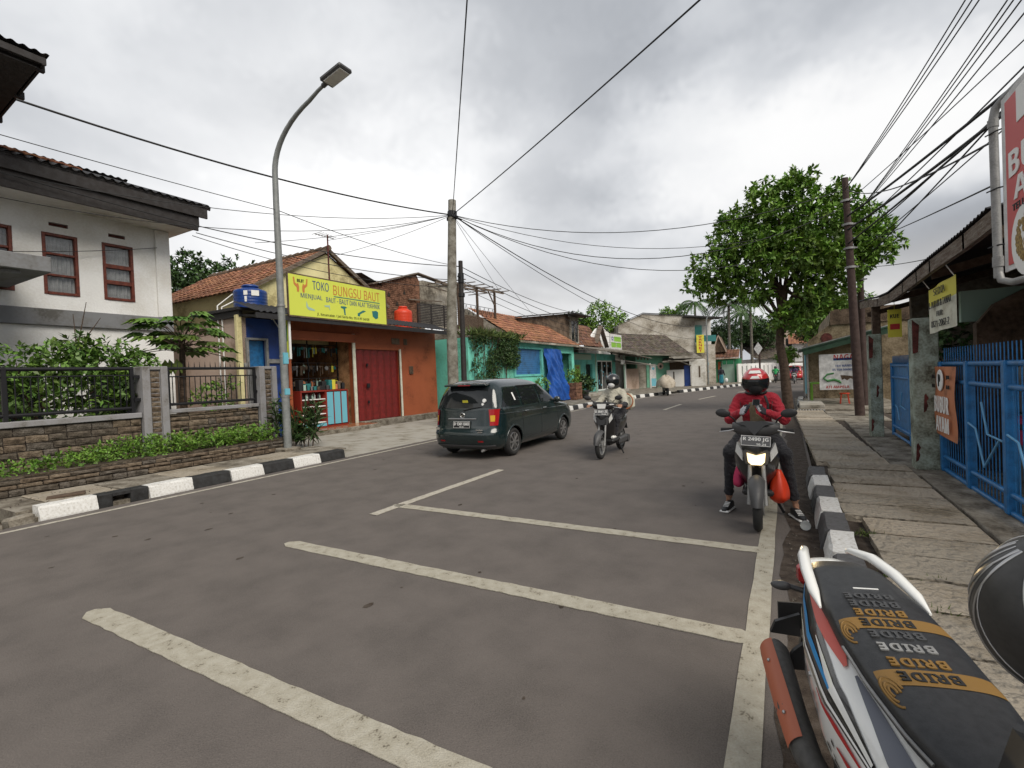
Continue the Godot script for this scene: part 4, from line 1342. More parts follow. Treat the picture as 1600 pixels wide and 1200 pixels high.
	b.poly([V2(-0.13, 0.09), V2(0.06, 0.12), V2(0.14, 0.08), V2(0.13, -0.12), V2(0.02, -0.16), V2(-0.11, -0.08)], 0.005, Transform3D(F, V(0.001, -0.27, -1.35)))
	part("tool_print", b, "inkteal", sg)
	b = B.new()
	b.poly([V2(-0.14, 0.12), V2(-0.08, -0.04), V2(0.13, -0.10), V2(0.13, -0.14), V2(-0.08, -0.13), V2(-0.15, -0.06)], 0.005, Transform3D(F, V(0.001, -0.25, 1.18)))
	part("tool_print", b, "inkpale", sg)
	b = B.new()
	b.poly([V2(-0.1, 0.08), V2(0.1, 0.10), V2(0.1, -0.06), V2(0.06, 0.04), V2(-0.08, 0.04)], 0.005, Transform3D(F, V(0.001, -0.27, 0.6)))
	part("tool_print", b, "inkpale", sg)
	# narrow sign hung edge-on under it
	var ns := thing("hanging_sign", "narrow yellow-green sign hung edge-on below the lime signboard", "sign", V(-12.1, 3.0, -8.9))
	b = B.new()
	b.bb(V(-0.36, -0.58, -0.015), V(0.0, 0.62, 0.015), 0.004)
	part("board", b, "signlime", ns)
	b = B.new()
	b.bb(V(0.0, -0.62, -0.03), V(0.03, 0.64, 0.03))
	b.bb(V(-0.36, -0.62, -0.02), V(0.0, -0.585, 0.02)); b.bb(V(-0.75, 0.55, -0.02), V(-0.36, 0.58, 0.02)); b.bar(V(-0.7, 0.58, 0), V(-0.36, 0.2, 0), 0.02, 0.02)
	part("frame", b, "inkwhite", ns)
	b = B.new()
	b.poly([V2(-0.3, 0.1), V2(-0.06, 0.35), V2(-0.06, -0.1), V2(-0.3, -0.3)], 0.004, Transform3D(Basis(), V(0, 0, 0.016)))
	part("print", b, "inkgreen", ns)
	# red display cabinet
	var cb := thing("display_cabinet", "red display cabinet with shelves and blue poster panels in the shop front", "cabinet", V(-12.62, 0.285, -9.6))
	b = B.new()
	b.bb(V(-0.4, 0, 0.05), V(0.0, 0.05, -1.75)); b.bb(V(-0.4, 1.12, 0.05), V(0.02, 1.17, -1.75), 0.006)
	for z in [0.05, -0.86, -1.71]: b.bb(V(-0.4, 0.05, z), V(0.01, 1.12, z - 0.05))
	b.bb(V(-0.4, 0.05, 0.0), V(-0.37, 1.12, -1.7))
	for z in [-1.16, -1.45]: b.bb(V(-0.02, 0.05, z), V(0.008, 1.12, z - 0.03))
	part("carcass", b, "cabinetred", cb)
	for y in [0.16, 0.42, 0.66, 0.88]:
		b = B.new()
		b.bb(V(-0.37, y, 0.0), V(-0.01, y + 0.025, -0.86))
		part("shelf", b, "cabinetred" if y < 0.1 else "inkwhite", cb)
	for p in [[-0.92, -1.15], [-1.2, -1.44], [-1.49, -1.70]]:
		b = B.new()
		b.bb(V(-0.02, 0.08, p[0]), V(0.0, 1.1, p[1]))
		part("poster_panel", b, "posterblue", cb)
	b = B.new()
	b.bb(V(0.001, 0.05, 0.0), V(0.012, 0.14, -0.86))
	part("kick_panel", b, "posterblue", cb)
	rng.seed = 5
	for i in 9:
		b = B.new()
		b.lathe([V2(0, 0), V2(0.032, 0), V2(0.034, 0.1), V2(0.018, 0.13), V2(0.018, 0.16), V2(0, 0.165)], Transform3D(), 10)
		var o := one("bottle", "small white and dark bottle on the top shelf of the red cabinet", "bottle", b, ["inkwhite", "plastic", "inkpale"][i % 3], V(-12.72 - rng.randf() * 0.1, 1.191, -9.68 - i * 0.085), "bottles in the red cabinet")
	# goods hanging in the open front
	rng.seed = 9
	var rackb := B.new()
	for y in [2.95, 2.35, 1.85]: rackb.bar(V(-13.55, y, -9.5), V(-13.55, y, -11.8), 0.02, 0.02)
	for z in [-9.5, -10.6, -11.8]: rackb.bb(V(-13.57, 0.28, z - 0.015), V(-13.54, 3.2, z + 0.015))
	one("goods_rack", "dark rail rack just inside the open shop front", "rack", rackb, "iron")
	var kinds := ["zinc", "plastic", "brown", "plastic", "plasticgrey", "signorange", "inkteal", "wood", "plastic", "brown", "rustred", "inkpale", "signyellow", "plastic"]
	for i in 84:
		var row := i / 28
		var y: float = [2.95, 2.35, 1.85][row]
		var z := -9.58 - (i % 28) * 0.079
		b = B.new()
		var hh := rng.randf_range(0.12, 0.34)
		var ww := rng.randf_range(0.03, 0.09)
		b.bar(V(0, 0, 0), V(0, -0.08, 0), 0.004, 0.004)
		match i % 4:
			0: b.box(V(0, -0.08 - hh * 0.5, 0), V(0.03, hh, ww), Basis(Vector3.UP, rng.randf()), 0.006)
			1: b.lathe([V2(0, -0.08 - hh), V2(ww * 0.5, -0.07 - hh), V2(ww * 0.55, -0.12), V2(0.01, -0.08)], Transform3D(), 9)
			2: b.cyl(V(-0.01, -0.08 - ww, 0), V(0.02, -0.08 - ww, 0), ww, ww, 12)
			3: b.bar(V(0, -0.08, 0), V(0.01, -0.1 - hh, 0.02), 0.02, 0.02); b.box(V(0, -0.1, 0), V(0.03, 0.04, 0.09), Basis(), 0.005)
		one("hanging_goods", "small tool or packet hanging from the rack in the dark shop front", "goods", b, kinds[rng.randi() % kinds.size()], V(-13.53 + rng.randf_range(-0.02, 0.02), y + rng.randf_range(-0.03, 0.0), z + rng.randf_range(-0.035, 0.035)), "goods hanging in the shop")
	for i in 14:
		b = B.new()
		var sz := V(0.2, rng.randf_range(0.1, 0.35), rng.randf_range(0.1, 0.2))
		b.box(V(0, sz.y * 0.5, 0), sz, Basis(), 0.01)
		one("goods_box", "small box or can standing on the cabinet top in the shop", "box", b, kinds[rng.randi() % kinds.size()], V(-12.86, 1.456, -9.72 - i * 0.12), "boxes on the cabinet")

func left_mid() -> void:
	# ---- brick building behind the shop
	var bk := thing("brick_building", "bare brick and plaster two-storey building behind the shop awning", "building", V(-15, 0, -15.0))
	var b := B.new()
	b.poly([V2(0.0, 0), V2(-3.1, 0), V2(-3.1, 6.3), V2(-2.9, 6.62), V2(0.0, 5.7)], 0.2, Transform3D(Basis(V(0, 0, 1), Vector3.UP, V(-1, 0, 0)), Vector3.ZERO))
	part("brick_wall", b, "brickwall", bk)
	# courses of the brickwork near the top
	rng.seed = 3
	var br := B.new()
	for j in 28:
		for i in 13:
			var y := 4.0 + j * 0.085
			var z := -0.12 - i * 0.225 - (0.11 if j % 2 == 0 else 0.0)
			if z < -2.75 or y > 5.62 - z * 0.28: continue
			br.box(V(0.0, y, z), V(0.03 + rng.randf() * 0.02, 0.066, 0.205))
	stuff(part("bricks", br, "brickwall", bk))
	b = B.new()
	b.bb(V(-6.0, 0, -3.1), V(0.02, 6.35, -3.35)); b.bb(V(-6.0, 0, 0.0), V(-0.2, 5.6, 0.2)); b.bb(V(-6, 0, -3.1), V(-5.8, 5.9, 0))
	b.bb(V(-0.24, 4.2, -3.35), V(0.0, 6.4, -6.0))
	part("plaster_wall", b, "greywall", bk)
	b = B.new()
	for p in [[-1.0, 5.35], [-2.0, 5.55], [-1.5, 5.0]]:
		b.poly([V2(-0.09, 0), V2(0.09, 0), V2(0.0, 0.2)], 0.02, Transform3D(Basis(V(0, 0, -1), Vector3.UP, V(1, 0, 0)), V(0.02, p[1], p[0])))
	part("vent_shade_patch", b, "mortar", bk)  # dark raised patches, the shade of the holes is put into colour
	b = B.new()
	b.bar(V(0.0, 6.66, -2.9), V(0.05, 5.72, 0.1), 0.3, 0.05); b.bar(V(0.0, 6.66, -2.9), V(0.0, 6.4, -6.0), 0.3, 0.05)
	b.bar(V(0.1, 5.35, -2.2), V(0.15, 5.5, -4.6), 0.06, 0.05); b.bar(V(0.3, 6.1, -3.2), V(0.3, 6.0, -5.6), 0.05, 0.05)
	part("roof_edge", b, "greywood", bk)
	b = B.new()
	b.q(V(0.1, 6.1, 0.6), V(0.1, 5.75, -0.6), V(-7.0, 5.9, -0.6), V(-7.0, 6.7, 0.6), Vector3.UP)
	part("tin_roof", b, "roofdark", bk)
	# slatted dark screen over the awning
	var sc := thing("slat_screen", "dark brown horizontal slat screen above the shop awning", "screen", V(-13.2, 3.98, -15.75))
	for i in 13:
		b = B.new()
		b.bar(V(0, 0.03 + i * 0.066, 0), V(0, 0.03 + i * 0.078, -2.75), 0.03, 0.05)
		part("slat", b, "darkwood", sc)
	b = B.new()
	for i in 4: b.bb(V(-0.07, -0.35, -0.02 - i * 0.9), V(-0.02, 0.82 + i * 0.05, -0.07 - i * 0.9))
	part("post", b, "wood", sc)
	# timber balcony
	var ba := thing("balcony", "rough timber balcony with railing and open roof frame above the ivy", "balcony", V(-13.2, 0, -18.9))
	b = B.new()
	b.bb(V(-2.5, 3.75, 0.3), V(0.05, 3.95, -3.1))
	b.bb(V(-2.5, 0.0, 0.3), V(-2.3, 3.75, -3.1)); b.bb(V(-2.3, 0.0, 0.3), V(-0.1, 3.75, 0.1)); b.bb(V(-2.3, 0, -2.9), V(-0.1, 3.75, -3.1))
	part("floor", b, "greywall", ba)
	for i in 8:
		b = B.new()
		b.bar(V(0, 4.02 + i * 0.085, 0.3), V(0, 4.02 + i * 0.085, -3.05), 0.03, 0.074)
		part("plank", b, "wood", ba)
	b = B.new()
	for z in [0.25, -1.35, -3.02]: b.bb(V(-0.06, 3.9, z), V(0.04, 6.05, z - 0.09))
	b.bb(V(-2.0, 3.9, -2.95), V(-1.92, 6.1, -3.03))
	part("post", b, "wood", ba)
	b = B.new()
	b.bar(V(0.0, 6.05, 0.6), V(0.0, 6.15, -4.0), 0.07, 0.10)
	b.bar(V(-1.0, 6.2, 0.6), V(-1.0, 6.3, -3.9), 0.07, 0.08)
	for i in 6: b.bar(V(0.5, 6.18, 0.3 - i * 0.8), V(-2.2, 6.3, 0.1 - i * 0.8), 0.09, 0.03)
	b.bar(V(0, 5.4, -3.0), V(0, 6.1, -2.4), 0.05, 0.05)
	part("roof_beam", b, "greywood", ba)
	b = B.new()
	for i in 12: b.bar(V(-1.9, 4.9 + i * 0.1, 0.2), V(-1.9, 4.9 + i * 0.1, -2.9), 0.012, 0.02)
	for i in 7: b.tube([V(0.0, 4.7, -0.2 - i * 0.4), V(0.0, 5.15, -0.4 - i * 0.4), V(0, 4.7, -0.6 - i * 0.4)], 0.012, 5)
	b.bar(V(0, 5.18, 0.2), V(0, 5.18, -3.0), 0.02, 0.02)
	part("railing", b, "iron", ba)
	# ---- concrete utility pole and dark pole behind
	var up := thing("concrete_pole", "tall weathered concrete utility pole left of the street", "utility pole", V(-9.6, 0, -13.05))
	b = B.new()
	b.tube([V(0, -0.05, 0), V(0, 3.0, -0.08), V(0.0, 7.6, -0.42)], [0.2, 0.18, 0.135], 10)
	part("shaft", b, "pole", up)
	b = B.new()
	b.bb(V(-0.2, 6.95, -0.42), V(0.22, 7.05, -0.34)); b.cyl(V(0.15, 7.0, -0.7), V(0.15, 7.0, -0.1), 0.03, 0.03, 6); b.cyl(V(0, 7.02, -0.38), V(0, 7.22, -0.40), 0.16, 0.16, 12)
	part("bracket", b, "iron", up)
	var u2 := thing("dark_pole", "slim dark pole just behind the concrete utility pole", "utility pole", V(-10.2, 0.1, -14.55))
	b = B.new()
	b.tube([V(0, -0.05, 0), V(0, 5.8, -0.12)], [0.11, 0.08], 8)
	part("shaft", b, "darkwood", u2)
	b = B.new()
	b.bar(V(-0.1, 5.2, -0.35), V(0.05, 5.2, 0.15), 0.05, 0.05); b.cyl(V(0, 5.0, -0.1), V(0, 5.35, -0.11), 0.11, 0.11, 8); b.cyl(V(0, 4.5, -0.1), V(0, 4.62, -0.11), 0.12, 0.12, 8)
	part("bracket", b, "iron", u2)

	# ---- turquoise house with a tile roof
	var te := thing("turquoise_house", "turquoise street house with orange tile roof and blue shuttered window", "house", V(-11.5, 0, -16.8))
	b = B.new()
	wall_x(b, -0.2, 0.0, 0.0, -11.6, 0.0, 3.34, [[-4.0, -6.9, 1.72, 3.02], [-9.6, -11.2, 0.13, 2.9]])
	b.bb(V(-4.5, 0, 0.0), V(-0.2, 3.34, -0.2)); b.bb(V(-4.5, 0, -11.4), V(-0.2, 3.34, -11.6)); b.bb(V(-4.5, 0, -0.2), V(-4.3, 3.34, -11.4))
	part("wall", b, "teal", te)
	b = B.new()
	b.bb(V(0.0, 1.62, -3.82), V(0.05, 1.72, -7.08)); b.bb(V(0.0, 3.02, -3.82), V(0.05, 3.12, -7.08)); b.bb(V(0, 1.72, -3.82), V(0.05, 3.02, -4.0)); b.bb(V(0, 1.72, -6.9), V(0.05, 3.02, -7.08))
	part("window_surround", b, "teal2", te)
	var sh := Node3D.new(); sh.name = "shutter"; te.add_child(sh)
	for i in 13:
		b = B.new()
		b.box(V(-0.08, 1.77 + i * 0.1, -5.45), V(0.016, 0.096, 2.9), Basis(V(0, 0, 1), 0.12))
		part("slat", b, "bluelight", sh)
	b = B.new()
	b.bb(V(-4.2, 0.1, -9.5), V(-4.1, 3.0, -11.3)); b.bb(V(-0.9, 0.13, -9.7), V(-0.5, 1.0, -11.0), 0.02)
	part("doorway_inside", b, "teal2", te)
	var rt := part("roof", tiles(V(0.35, 3.38, -4.0), V(0, 0, -7.8), V(-3.0, 1.85, 0), 0.26, 0.30, 61), "tile", te)
	stuff(rt)
	b = B.new()
	b.bb(V(-3.4, 3.34, 0.0), V(0.1, 3.42, -3.98))
	b.q(V(-3.0, 3.4, -3.95), V(0.2, 3.4, -3.95), V(-2.65, 5.2, -3.95), V(-3.0, 5.2, -3.95), V(0, 0, 1))
	b.bar(V(0.34, 3.33, -4.0), V(0.34, 3.33, -11.8), 0.04, 0.10)
	part("roof_slab", b, "greywall", te)
	# ivy and grass
	rng.seed = 21
	var iv := thing("ivy", "ivy and weeds hanging over the turquoise wall behind the poles", "ivy", V(-11.4, 0, -17.0))
	b = B.new()
	for i in 34:
		var z := 0.1 - rng.randf() * 2.9
		var y0 := 3.45
		var y1 := y0 - rng.randf_range(0.4, 3.0)
		var pp: Array = []
		for k in 6: pp.append(V(rng.randf_range(0.0, 0.06), lerpf(y0, y1, k / 5.0), z + rng.randf_range(-0.08, 0.08)))
		b.tube(pp, 0.012, 4)
	part("vines", b, "bark", iv)
	b = B.new()
	for i in 170:
		var z := 0.15 - rng.randf() * 3.9
		var hang := rng.randf()
		if z < -2.0 and hang < 0.6: hang = 0.6 + rng.randf() * 0.4
		lobe(b, V(0.08, 3.5 - (1.0 - hang) * 3.3, z), V(0.14, 0.24, 0.2), 12, 5, 0.10, 0.5, 0.4, 1.0)
	part("leaves", b, "leafdark", iv)
	b = B.new()
	for i in 900:
		var d := (Vector3(0, 0.6, 0) + rdir() * 0.8).normalized()
		b.col = tint(0.6, 1.3)
		leaf(b, V(rng.randf_range(-0.6, 0.25), 3.4 + rng.randf() * 0.12, rng.randf_range(0.1, -4.3)), d, d.cross(rdir()).normalized(), rng.randf_range(0.2, 0.5), 0.02)
	part("weeds", b, "grass", iv)
	rng.seed = 22
	tree("wall_shrub", "bright green shrub at the foot of the turquoise wall behind the car", V(-11.0, 0.13, -19.5), [V(0, 0, 0), V(0, 0.5, 0)], 0.03, 0.02, [[0, 0.8, 0, 0.35, 0.5, 0.7], [0, 0.5, -0.5, 0.3, 0.4, 0.4]], 300, 0.12, "leafbright", "", "bark", 6)
	rng.seed = 23
	tree("window_shrub", "small round shrub under the blue shuttered window", V(-11.1, 0.13, -22.9), [V(0, 0, 0), V(0, 0.7, 0)], 0.03, 0.02, [[0, 1.1, 0, 0.3, 0.35, 0.7]], 300, 0.12, "leaf", "", "bark", 6)
	# blue tarpaulin
	b = B.new()
	rng.seed = 24
	var fz := FastNoiseLite.new(); fz.seed = 4; fz.frequency = 0.9
	var pts: Array = []
	for i in 25:
		var row: Array = []
		for j in 33:
			var u := i / 24.0
			var v := j / 32.0
			var fold := sin(u * 9.0 + v * 5.0) * 0.05 * v + fz.get_noise_2d(u * 3.0 - v * 2.5, v * 2.0) * 0.18 + absf(sin((u * 2.0 - v) * 7.0)) * 0.05
			row.append(V(0.06 + fold + v * 0.25, 3.08 - v * 2.85 + 0.06 * sin(u * 6.0) * v, -u * (2.25 + v * 0.5)))
		pts.append(row)
	b.sheet(pts, Vector3.RIGHT)
	one("blue_tarpaulin", "creased blue tarpaulin hanging down the turquoise shop front", "tarpaulin", b, "tarp", V(-11.42, 0.0, -23.8))

# a thing whose local x runs from A to B along its street front and whose local z points out of the front
func front(called: String, label: String, category: String, a: Vector3, d: Vector3, group := "") -> Node3D:
	var t := thing(called, label, category, a, 0.0, group)
	var u := (d - a); u.y = 0; u = u.normalized()
	t.basis = Basis(u, Vector3.UP, u.cross(Vector3.UP))
	return t
func shell(b: B, x0: float, x1: float, dep: float, h: float, t := 0.18) -> void:
	# side and back walls behind a front wall
	b.bb(V(x0, 0, -t), V(x0 + t, h, -dep)); b.bb(V(x1 - t, 0, -t), V(x1, h, -dep)); b.bb(V(x0 + t, 0, -dep + t), V(x1 - t, h, -dep))
func wall_z(b: B, x0: float, x1: float, y0: float, y1: float, ops: Array, t := 0.18) -> void:
	# front wall in local z = -t .. 0, openings [x0, x1, y0, y1]
	var xs := [x0, x1]
	for o in ops: xs.append(o[0]); xs.append(o[1])
	xs.sort()
	for i in xs.size() - 1:
		if xs[i + 1] - xs[i] < 0.001: continue
		var mid: float = (xs[i] + xs[i + 1]) * 0.5
		var cuts: Array = []
		for o in ops:
			if mid > o[0] and mid < o[1]: cuts.append([o[2], o[3]])
		cuts.sort_custom(func(p, r): return p[0] < r[0])
		var y := y0
		for ct in cuts:
			if ct[0] - y > 0.001: b.bb(V(xs[i], y, -t), V(xs[i + 1], ct[0], 0))
			y = ct[1]
		if y1 - y > 0.001: b.bb(V(xs[i], y, -t), V(xs[i + 1], y1, 0))

func left_far() -> void:
	var b: B
	# ---- brown upper-floor building behind the turquoise house
	var bb2 := front("brown_building", "brown plastered upper storey with corner window behind the turquoise house", "building", V(-13.4, 0, -24.8), V(-13.2, 0, -32.0))
	b = B.new()
	b.poly([V2(0, 0), V2(7.1, 0), V2(7.1, 5.9), V2(0, 5.0)], -5.0, Transform3D())
	part("wall", b, "brown", bb2)
	b = B.new()
	b.bar(V(-0.2, 5.04, 0.1), V(7.3, 5.99, 0.1), 0.4, 0.06); b.bb(V(6.3, 5.72, 0.0), V(9.0, 5.8, 0.9))
	b.bar(V(8.6, 5.7, 0.7), V(7.2, 5.0, 0.05), 0.06, 0.06)
	part("roof_edge", b, "roofdark", bb2)
	b = B.new()
	b.bb(V(7.1, 3.4, -2.0), V(7.25, 5.7, 0.12)); b.bb(V(7.25, 3.4, 0.05), V(8.5, 3.9, 0.12)); b.bb(V(7.25, 5.4, 0.05), V(8.5, 5.7, 0.12)); b.bb(V(8.4, 3.9, 0.05), V(8.5, 5.4, 0.12)); b.bb(V(7.8, 3.9, 0.06), V(7.86, 5.4, 0.11))
	b.bb(V(7.25, 3.0, -2.0), V(8.5, 3.4, 0.05))
	part("window_frame", b, "greywall", bb2)
	b = B.new()
	b.bb(V(7.25, 3.9, 0.06), V(8.4, 5.4, 0.08))
	part("pane", b, "glassdark", bb2)
	# ---- turquoise kiosk with glass doors
	var ki := front("turquoise_kiosk", "turquoise open-fronted kiosk with glass doors beyond the tarpaulin", "shop", V(-12.6, 0, -28.5), V(-12.25, 0, -38.5))
	b = B.new()
	wall_z(b, 0, 10.6, 0, 3.1, [[6.6, 9.9, 0.3, 2.6], [4.4, 5.6, 0.3, 2.3]])
	shell(b, 0, 10.6, 3.5, 3.1)
	part("wall", b, "teal2", ki)
	b = B.new()
	b.bb(V(0.5, -0.0, 0.0), V(10.6, 0.3, 1.2), 0.02); b.bb(V(0.2, 0.0, -3.4), V(10.4, 0.28, -0.18))
	part("step", b, "concrete2", ki)
	b = B.new()
	for x in [6.6, 7.6, 8.65, 9.8]: b.bb(V(x, 0.3, -0.12), V(x + 0.09, 2.6, -0.03))
	b.bb(V(6.69, 2.5, -0.12), V(9.8, 2.6, -0.04)); b.bb(V(6.69, 0.3, -0.12), V(9.8, 0.4, -0.04))
	part("door_frame", b, "inkwhite", ki)
	b = B.new()
	b.bb(V(6.69, 0.4, -0.09), V(9.8, 2.5, -0.07))
	part("glass_door", b, "glassdark", ki)
	rng.seed = 14
	b = B.new()
	for i in 14: b.box(V(6.9 + rng.randf() * 2.6, 0.7 + rng.randf() * 1.5, -0.062), V(0.18, 0.14, 0.004))
	part("sticker", b, "posterblue", ki)
	b = B.new()
	b.bb(V(1.2, 2.62, 0.02), V(5.3, 3.0, 0.07))
	part("sign_panel", b, "inkpale", ki)
	b = B.new()
	b.bb(V(9.95, 0.3, 0.9), V(10.03, 3.0, 0.98)); b.bb(V(3.9, 0.3, 0.9), V(3.98, 3.0, 0.98))
	part("post", b, "inkpale", ki)
	b = B.new()
	b.box(V(5.0, 3.22, 0.9), V(10.2, 0.05, 2.6), Basis(V(1, 0, 0), 0.12))
	b.box(V(11.5, 3.0, 1.0), V(4.4, 0.05, 2.4), Basis(V(1, 0, 0), 0.16) * Basis(V(0, 0, 1), -0.05))
	b.box(V(8.0, 3.42, 0.4), V(9.0, 0.05, 2.0), Basis(V(1, 0, 0), 0.2))
	part("awning", b, "asbestos", ki)
	b = B.new()
	b.bb(V(9.0, 2.25, 1.0), V(10.0, 2.6, 1.03))
	part("hanging_board", b, "inkwhite", ki)
	# vertical banner on the kiosk
	var vb := front("vertical_banner", "tall narrow green and yellow banner on the turquoise kiosk", "banner", V(-12.3, 0, -30.2), V(-12.27, 0, -31.6))
	b = B.new()
	b.bb(V(0, 0.55, 0), V(1.1, 2.25, 0.04), 0.005)
	part("board", b, "signgreen", vb)
	for i in 6: text_part(vb, "HANACO"[i], Transform3D(Basis(), V(0.62, 2.06 - i * 0.26, 0.045)), 0.17, "inkred", 0.34)
	# potted plant and brick tub
	var pt := thing("potted_plant", "leafy potted plant on the kerb in front of the turquoise kiosk", "plant", V(-10.9, 0.13, -28.4))
	b = B.new()
	b.lathe([V2(0, 0), V2(0.22, 0), V2(0.3, 0.45), V2(0.33, 0.5), V2(0.27, 0.5), V2(0, 0.46)], Transform3D(), 14)
	part("pot", b, "plasticgrey", pt)
	rng.seed = 31
	b = B.new()
	lobe(b, V(0, 0.9, 0), V(0.7, 0.5, 0.7), 140, 6, 0.22, 0.2, 0.5, 1.1)
	part("foliage", b, "leafdark", pt)
	var tb := thing("brick_tub", "square brick plant tub at the corner below the blue tarpaulin", "planter", V(-11.0, 0.13, -26.9))
	b = B.new()
	for j in 5:
		for i in 3:
			b.box(V(0.0, 0.1 + j * 0.2, -0.32 + i * 0.32), V(0.72, 0.185, 0.30), Basis(), 0.01)
	part("brickwork", b, "brickwall", tb)
	b = B.new()
	lobe(b, V(0, 1.35, 0), V(0.4, 0.45, 0.6), 70, 6, 0.14)
	part("foliage", b, "leaf", tb)
	# ---- dormer house with old tiles and a white-green sign
	var dh := front("dormer_house", "small white house with old brown tile gable above the kiosk", "house", V(-13.2, 0, -33), V(-13.0, 0, -40.0))
	b = B.new()
	b.poly([V2(2.6, 3.0), V2(6.4, 3.0), V2(6.4, 3.7), V2(5.15, 5.3), V2(2.6, 3.9)], -0.15, Transform3D(Basis(), V(0, 0, -0.3)))
	b.bb(V(0.3, 0, -5.0), V(6.4, 3.7, -0.5))
	b.poly([V2(6.4, 0), V2(15.0, 0), V2(15.0, 3.6), V2(6.4, 5.6)], -0.2, Transform3D(Basis(), V(0, 0, -0.5)))
	part("wall", b, "white", dh)
	b = B.new()
	b.poly([V2(4.4, 3.65), V2(5.9, 3.65), V2(5.9, 4.25), V2(5.15, 5.0), V2(4.4, 4.4)], 0.02, Transform3D(Basis(), V(0, 0, -0.30)))
	part("dormer_shade_panel", b, "greywood", dh)  # solid panel, its grey-brown colour stands for the shaded dormer opening
	stuff(part("roof", tiles(V(0.1, 3.7, 0.2), V(5.0, 0, 0), V(0.0, 1.75, -1.2), 0.28, 0.3, 71), "tileold", dh))
	b = B.new()
	b.bar(V(5.15, 5.45, 0.0), V(6.5, 3.75, 0.0), 0.35, 0.08); b.bar(V(5.15, 5.45, 0.0), V(4.0, 4.0, 0.0), 0.35, 0.08)
	part("gable_board", b, "greywood", dh)
	var ds := front("white_sign", "white signboard with green lettering panels above the kiosk roof", "sign", V(-12.5, 0, -38.6), V(-12.3, 0, -42))
	b = B.new()
	b.bb(V(0, 3.55, 0), V(2.7, 4.8, 0.06), 0.01)
	part("board", b, "signwhite", ds)
	b = B.new()
	for r in [[0.9, 2.5, 4.22, 4.62], [0.25, 1.3, 3.72, 4.12], [1.4, 2.5, 3.72, 4.12]]: b.bb(V(r[0], r[2], 0.06), V(r[1], r[3], 0.066))
	part("panel", b, "signgreen", ds)
	text_part(ds, "Q", Transform3D(Basis(), V(0.55, 4.42, 0.064)), 0.34, "inkblue", 0.4)
	b = B.new()
	b.bb(V(0.4, 2.9, -0.1), V(0.5, 3.6, 0)); b.bb(V(2.2, 2.9, -0.1), V(2.3, 3.6, 0))
	part("post", b, "iron", ds)
	# ---- open food stall
	var fs := front("pink_stall", "open stall with pinkish side wall and grey tin awning", "stall", V(-12.6, 0, -39.0), V(-11.6, 0, -43.8))
	b = B.new()
	b.bb(V(0, 0, -2.0), V(4.7, 2.3, -1.8)); b.bb(V(2.4, 0, 0.0), V(4.7, 1.9, 0.12)); b.bb(V(0, 0, -1.8), V(0.15, 2.3, 0))
	part("wall", b, "beige", fs)
	b = B.new()
	b.box(V(2.4, 2.5, 0.2), V(6.0, 0.05, 3.0), Basis(V(1, 0, 0), 0.2) * Basis(V(0, 0, 1), -0.04))
	part("awning", b, "asbestos", fs)
	b = B.new()
	for x in [0.1, 4.6]: b.bb(V(x, 0, 1.2), V(x + 0.08, 2.3, 1.28))
	part("post", b, "inkwhite", fs)
	# ---- green shop with sagging grey roof
	var gs := front("green_shop", "pale green shop with grey door and long sagging dark tile roof", "shop", V(-12.0, 0, -44.4), V(-9.4, 0, -46.6))
	b = B.new()
	wall_z(b, 0, 3.35, 0, 3.2, [[0.15, 1.05, 0.1, 2.42]])
	b.poly([V2(0, 3.2), V2(3.35, 3.2), V2(3.35, 3.25), V2(0, 3.95)], -0.18, Transform3D())
	shell(b, 0, 3.35, 4.0, 3.2)
	part("wall", b, "green", gs)
	b = B.new()
	b.bb(V(0.15, 0.1, -0.12), V(1.05, 2.42, -0.08))
	part("door", b, "greywall", gs)
	b = B.new()
	for i in 4:
		b = B.new()
		b.poly([V2(-0.06, 0), V2(0.06, 0), V2(0.05, 0.22), V2(-0.05, 0.22)], 0.02, Transform3D(Basis(), V(0.25 + i * 0.32, 2.72 - i * 0.03, 0.0)))
		part("vent_shade_patch", b, "brown", gs)  # brown patch in place of a hole, coloured for its shade
	stuff(part("roof", tiles(V(-2.6, 3.35, 1.2), V(7.6, -0.4, 0), V(-0.8, 2.1, -3.4), 0.26, 0.3, 81), "tilegrey", gs))
	b = B.new()
	b.box(V(4.2, 2.95, 0.9), V(2.8, 0.05, 1.8), Basis(V(1, 0, 0), 0.35)); b.bar(V(-2.6, 3.28, 1.2), V(5.0, 2.9, 1.2), 0.05, 0.14)
	part("eave", b, "asbestos", gs)
	b = B.new()
	b.cyl(V(2.43, 2.05, 0.0), V(2.43, 2.05, 0.03), 0.30, 0.30, 18)
	part("round_mural", b, "beige", gs)
	b = B.new()
	b.cyl(V(2.43, 2.02, 0.031), V(2.43, 2.02, 0.04), 0.13, 0.13, 12)
	part("mural_figure", b, "inkblack", gs)
	var gb := front("standing_banner", "white standing banner with pictures against the green shop", "banner", V(-10.95, 0, -45.25), V(-10.4, 0, -45.7))
	b = B.new()
	b.box(V(0.3, 1.22, 0.1), V(0.52, 2.1, 0.03), Basis(V(1, 0, 0), -0.05), 0.004)
	part("sheet", b, "signwhite", gb)
	b = B.new()
	b.box(V(0.3, 0.6, 0.15), V(0.46, 0.7, 0.01), Basis(V(1, 0, 0), -0.05)); b.cyl(V(0.3, 1.85, 0.085), V(0.3, 1.85, 0.094), 0.13, 0.13, 12)
	part("picture", b, "posterblue", gb)
	# ---- low white wall shop with blue door
	var ws := front("white_shop", "low white-walled shop with blue door and torn awning", "shop", V(-9.6, 0, -46.0), V(-6.3, 0, -46.6))
	b = B.new()
	wall_z(b, 0.0, 1.45, 0, 1.65, [[0.55, 0.68, 0.7, 1.5]])
	part("low_wall", b, "white2", ws)
	b = B.new()
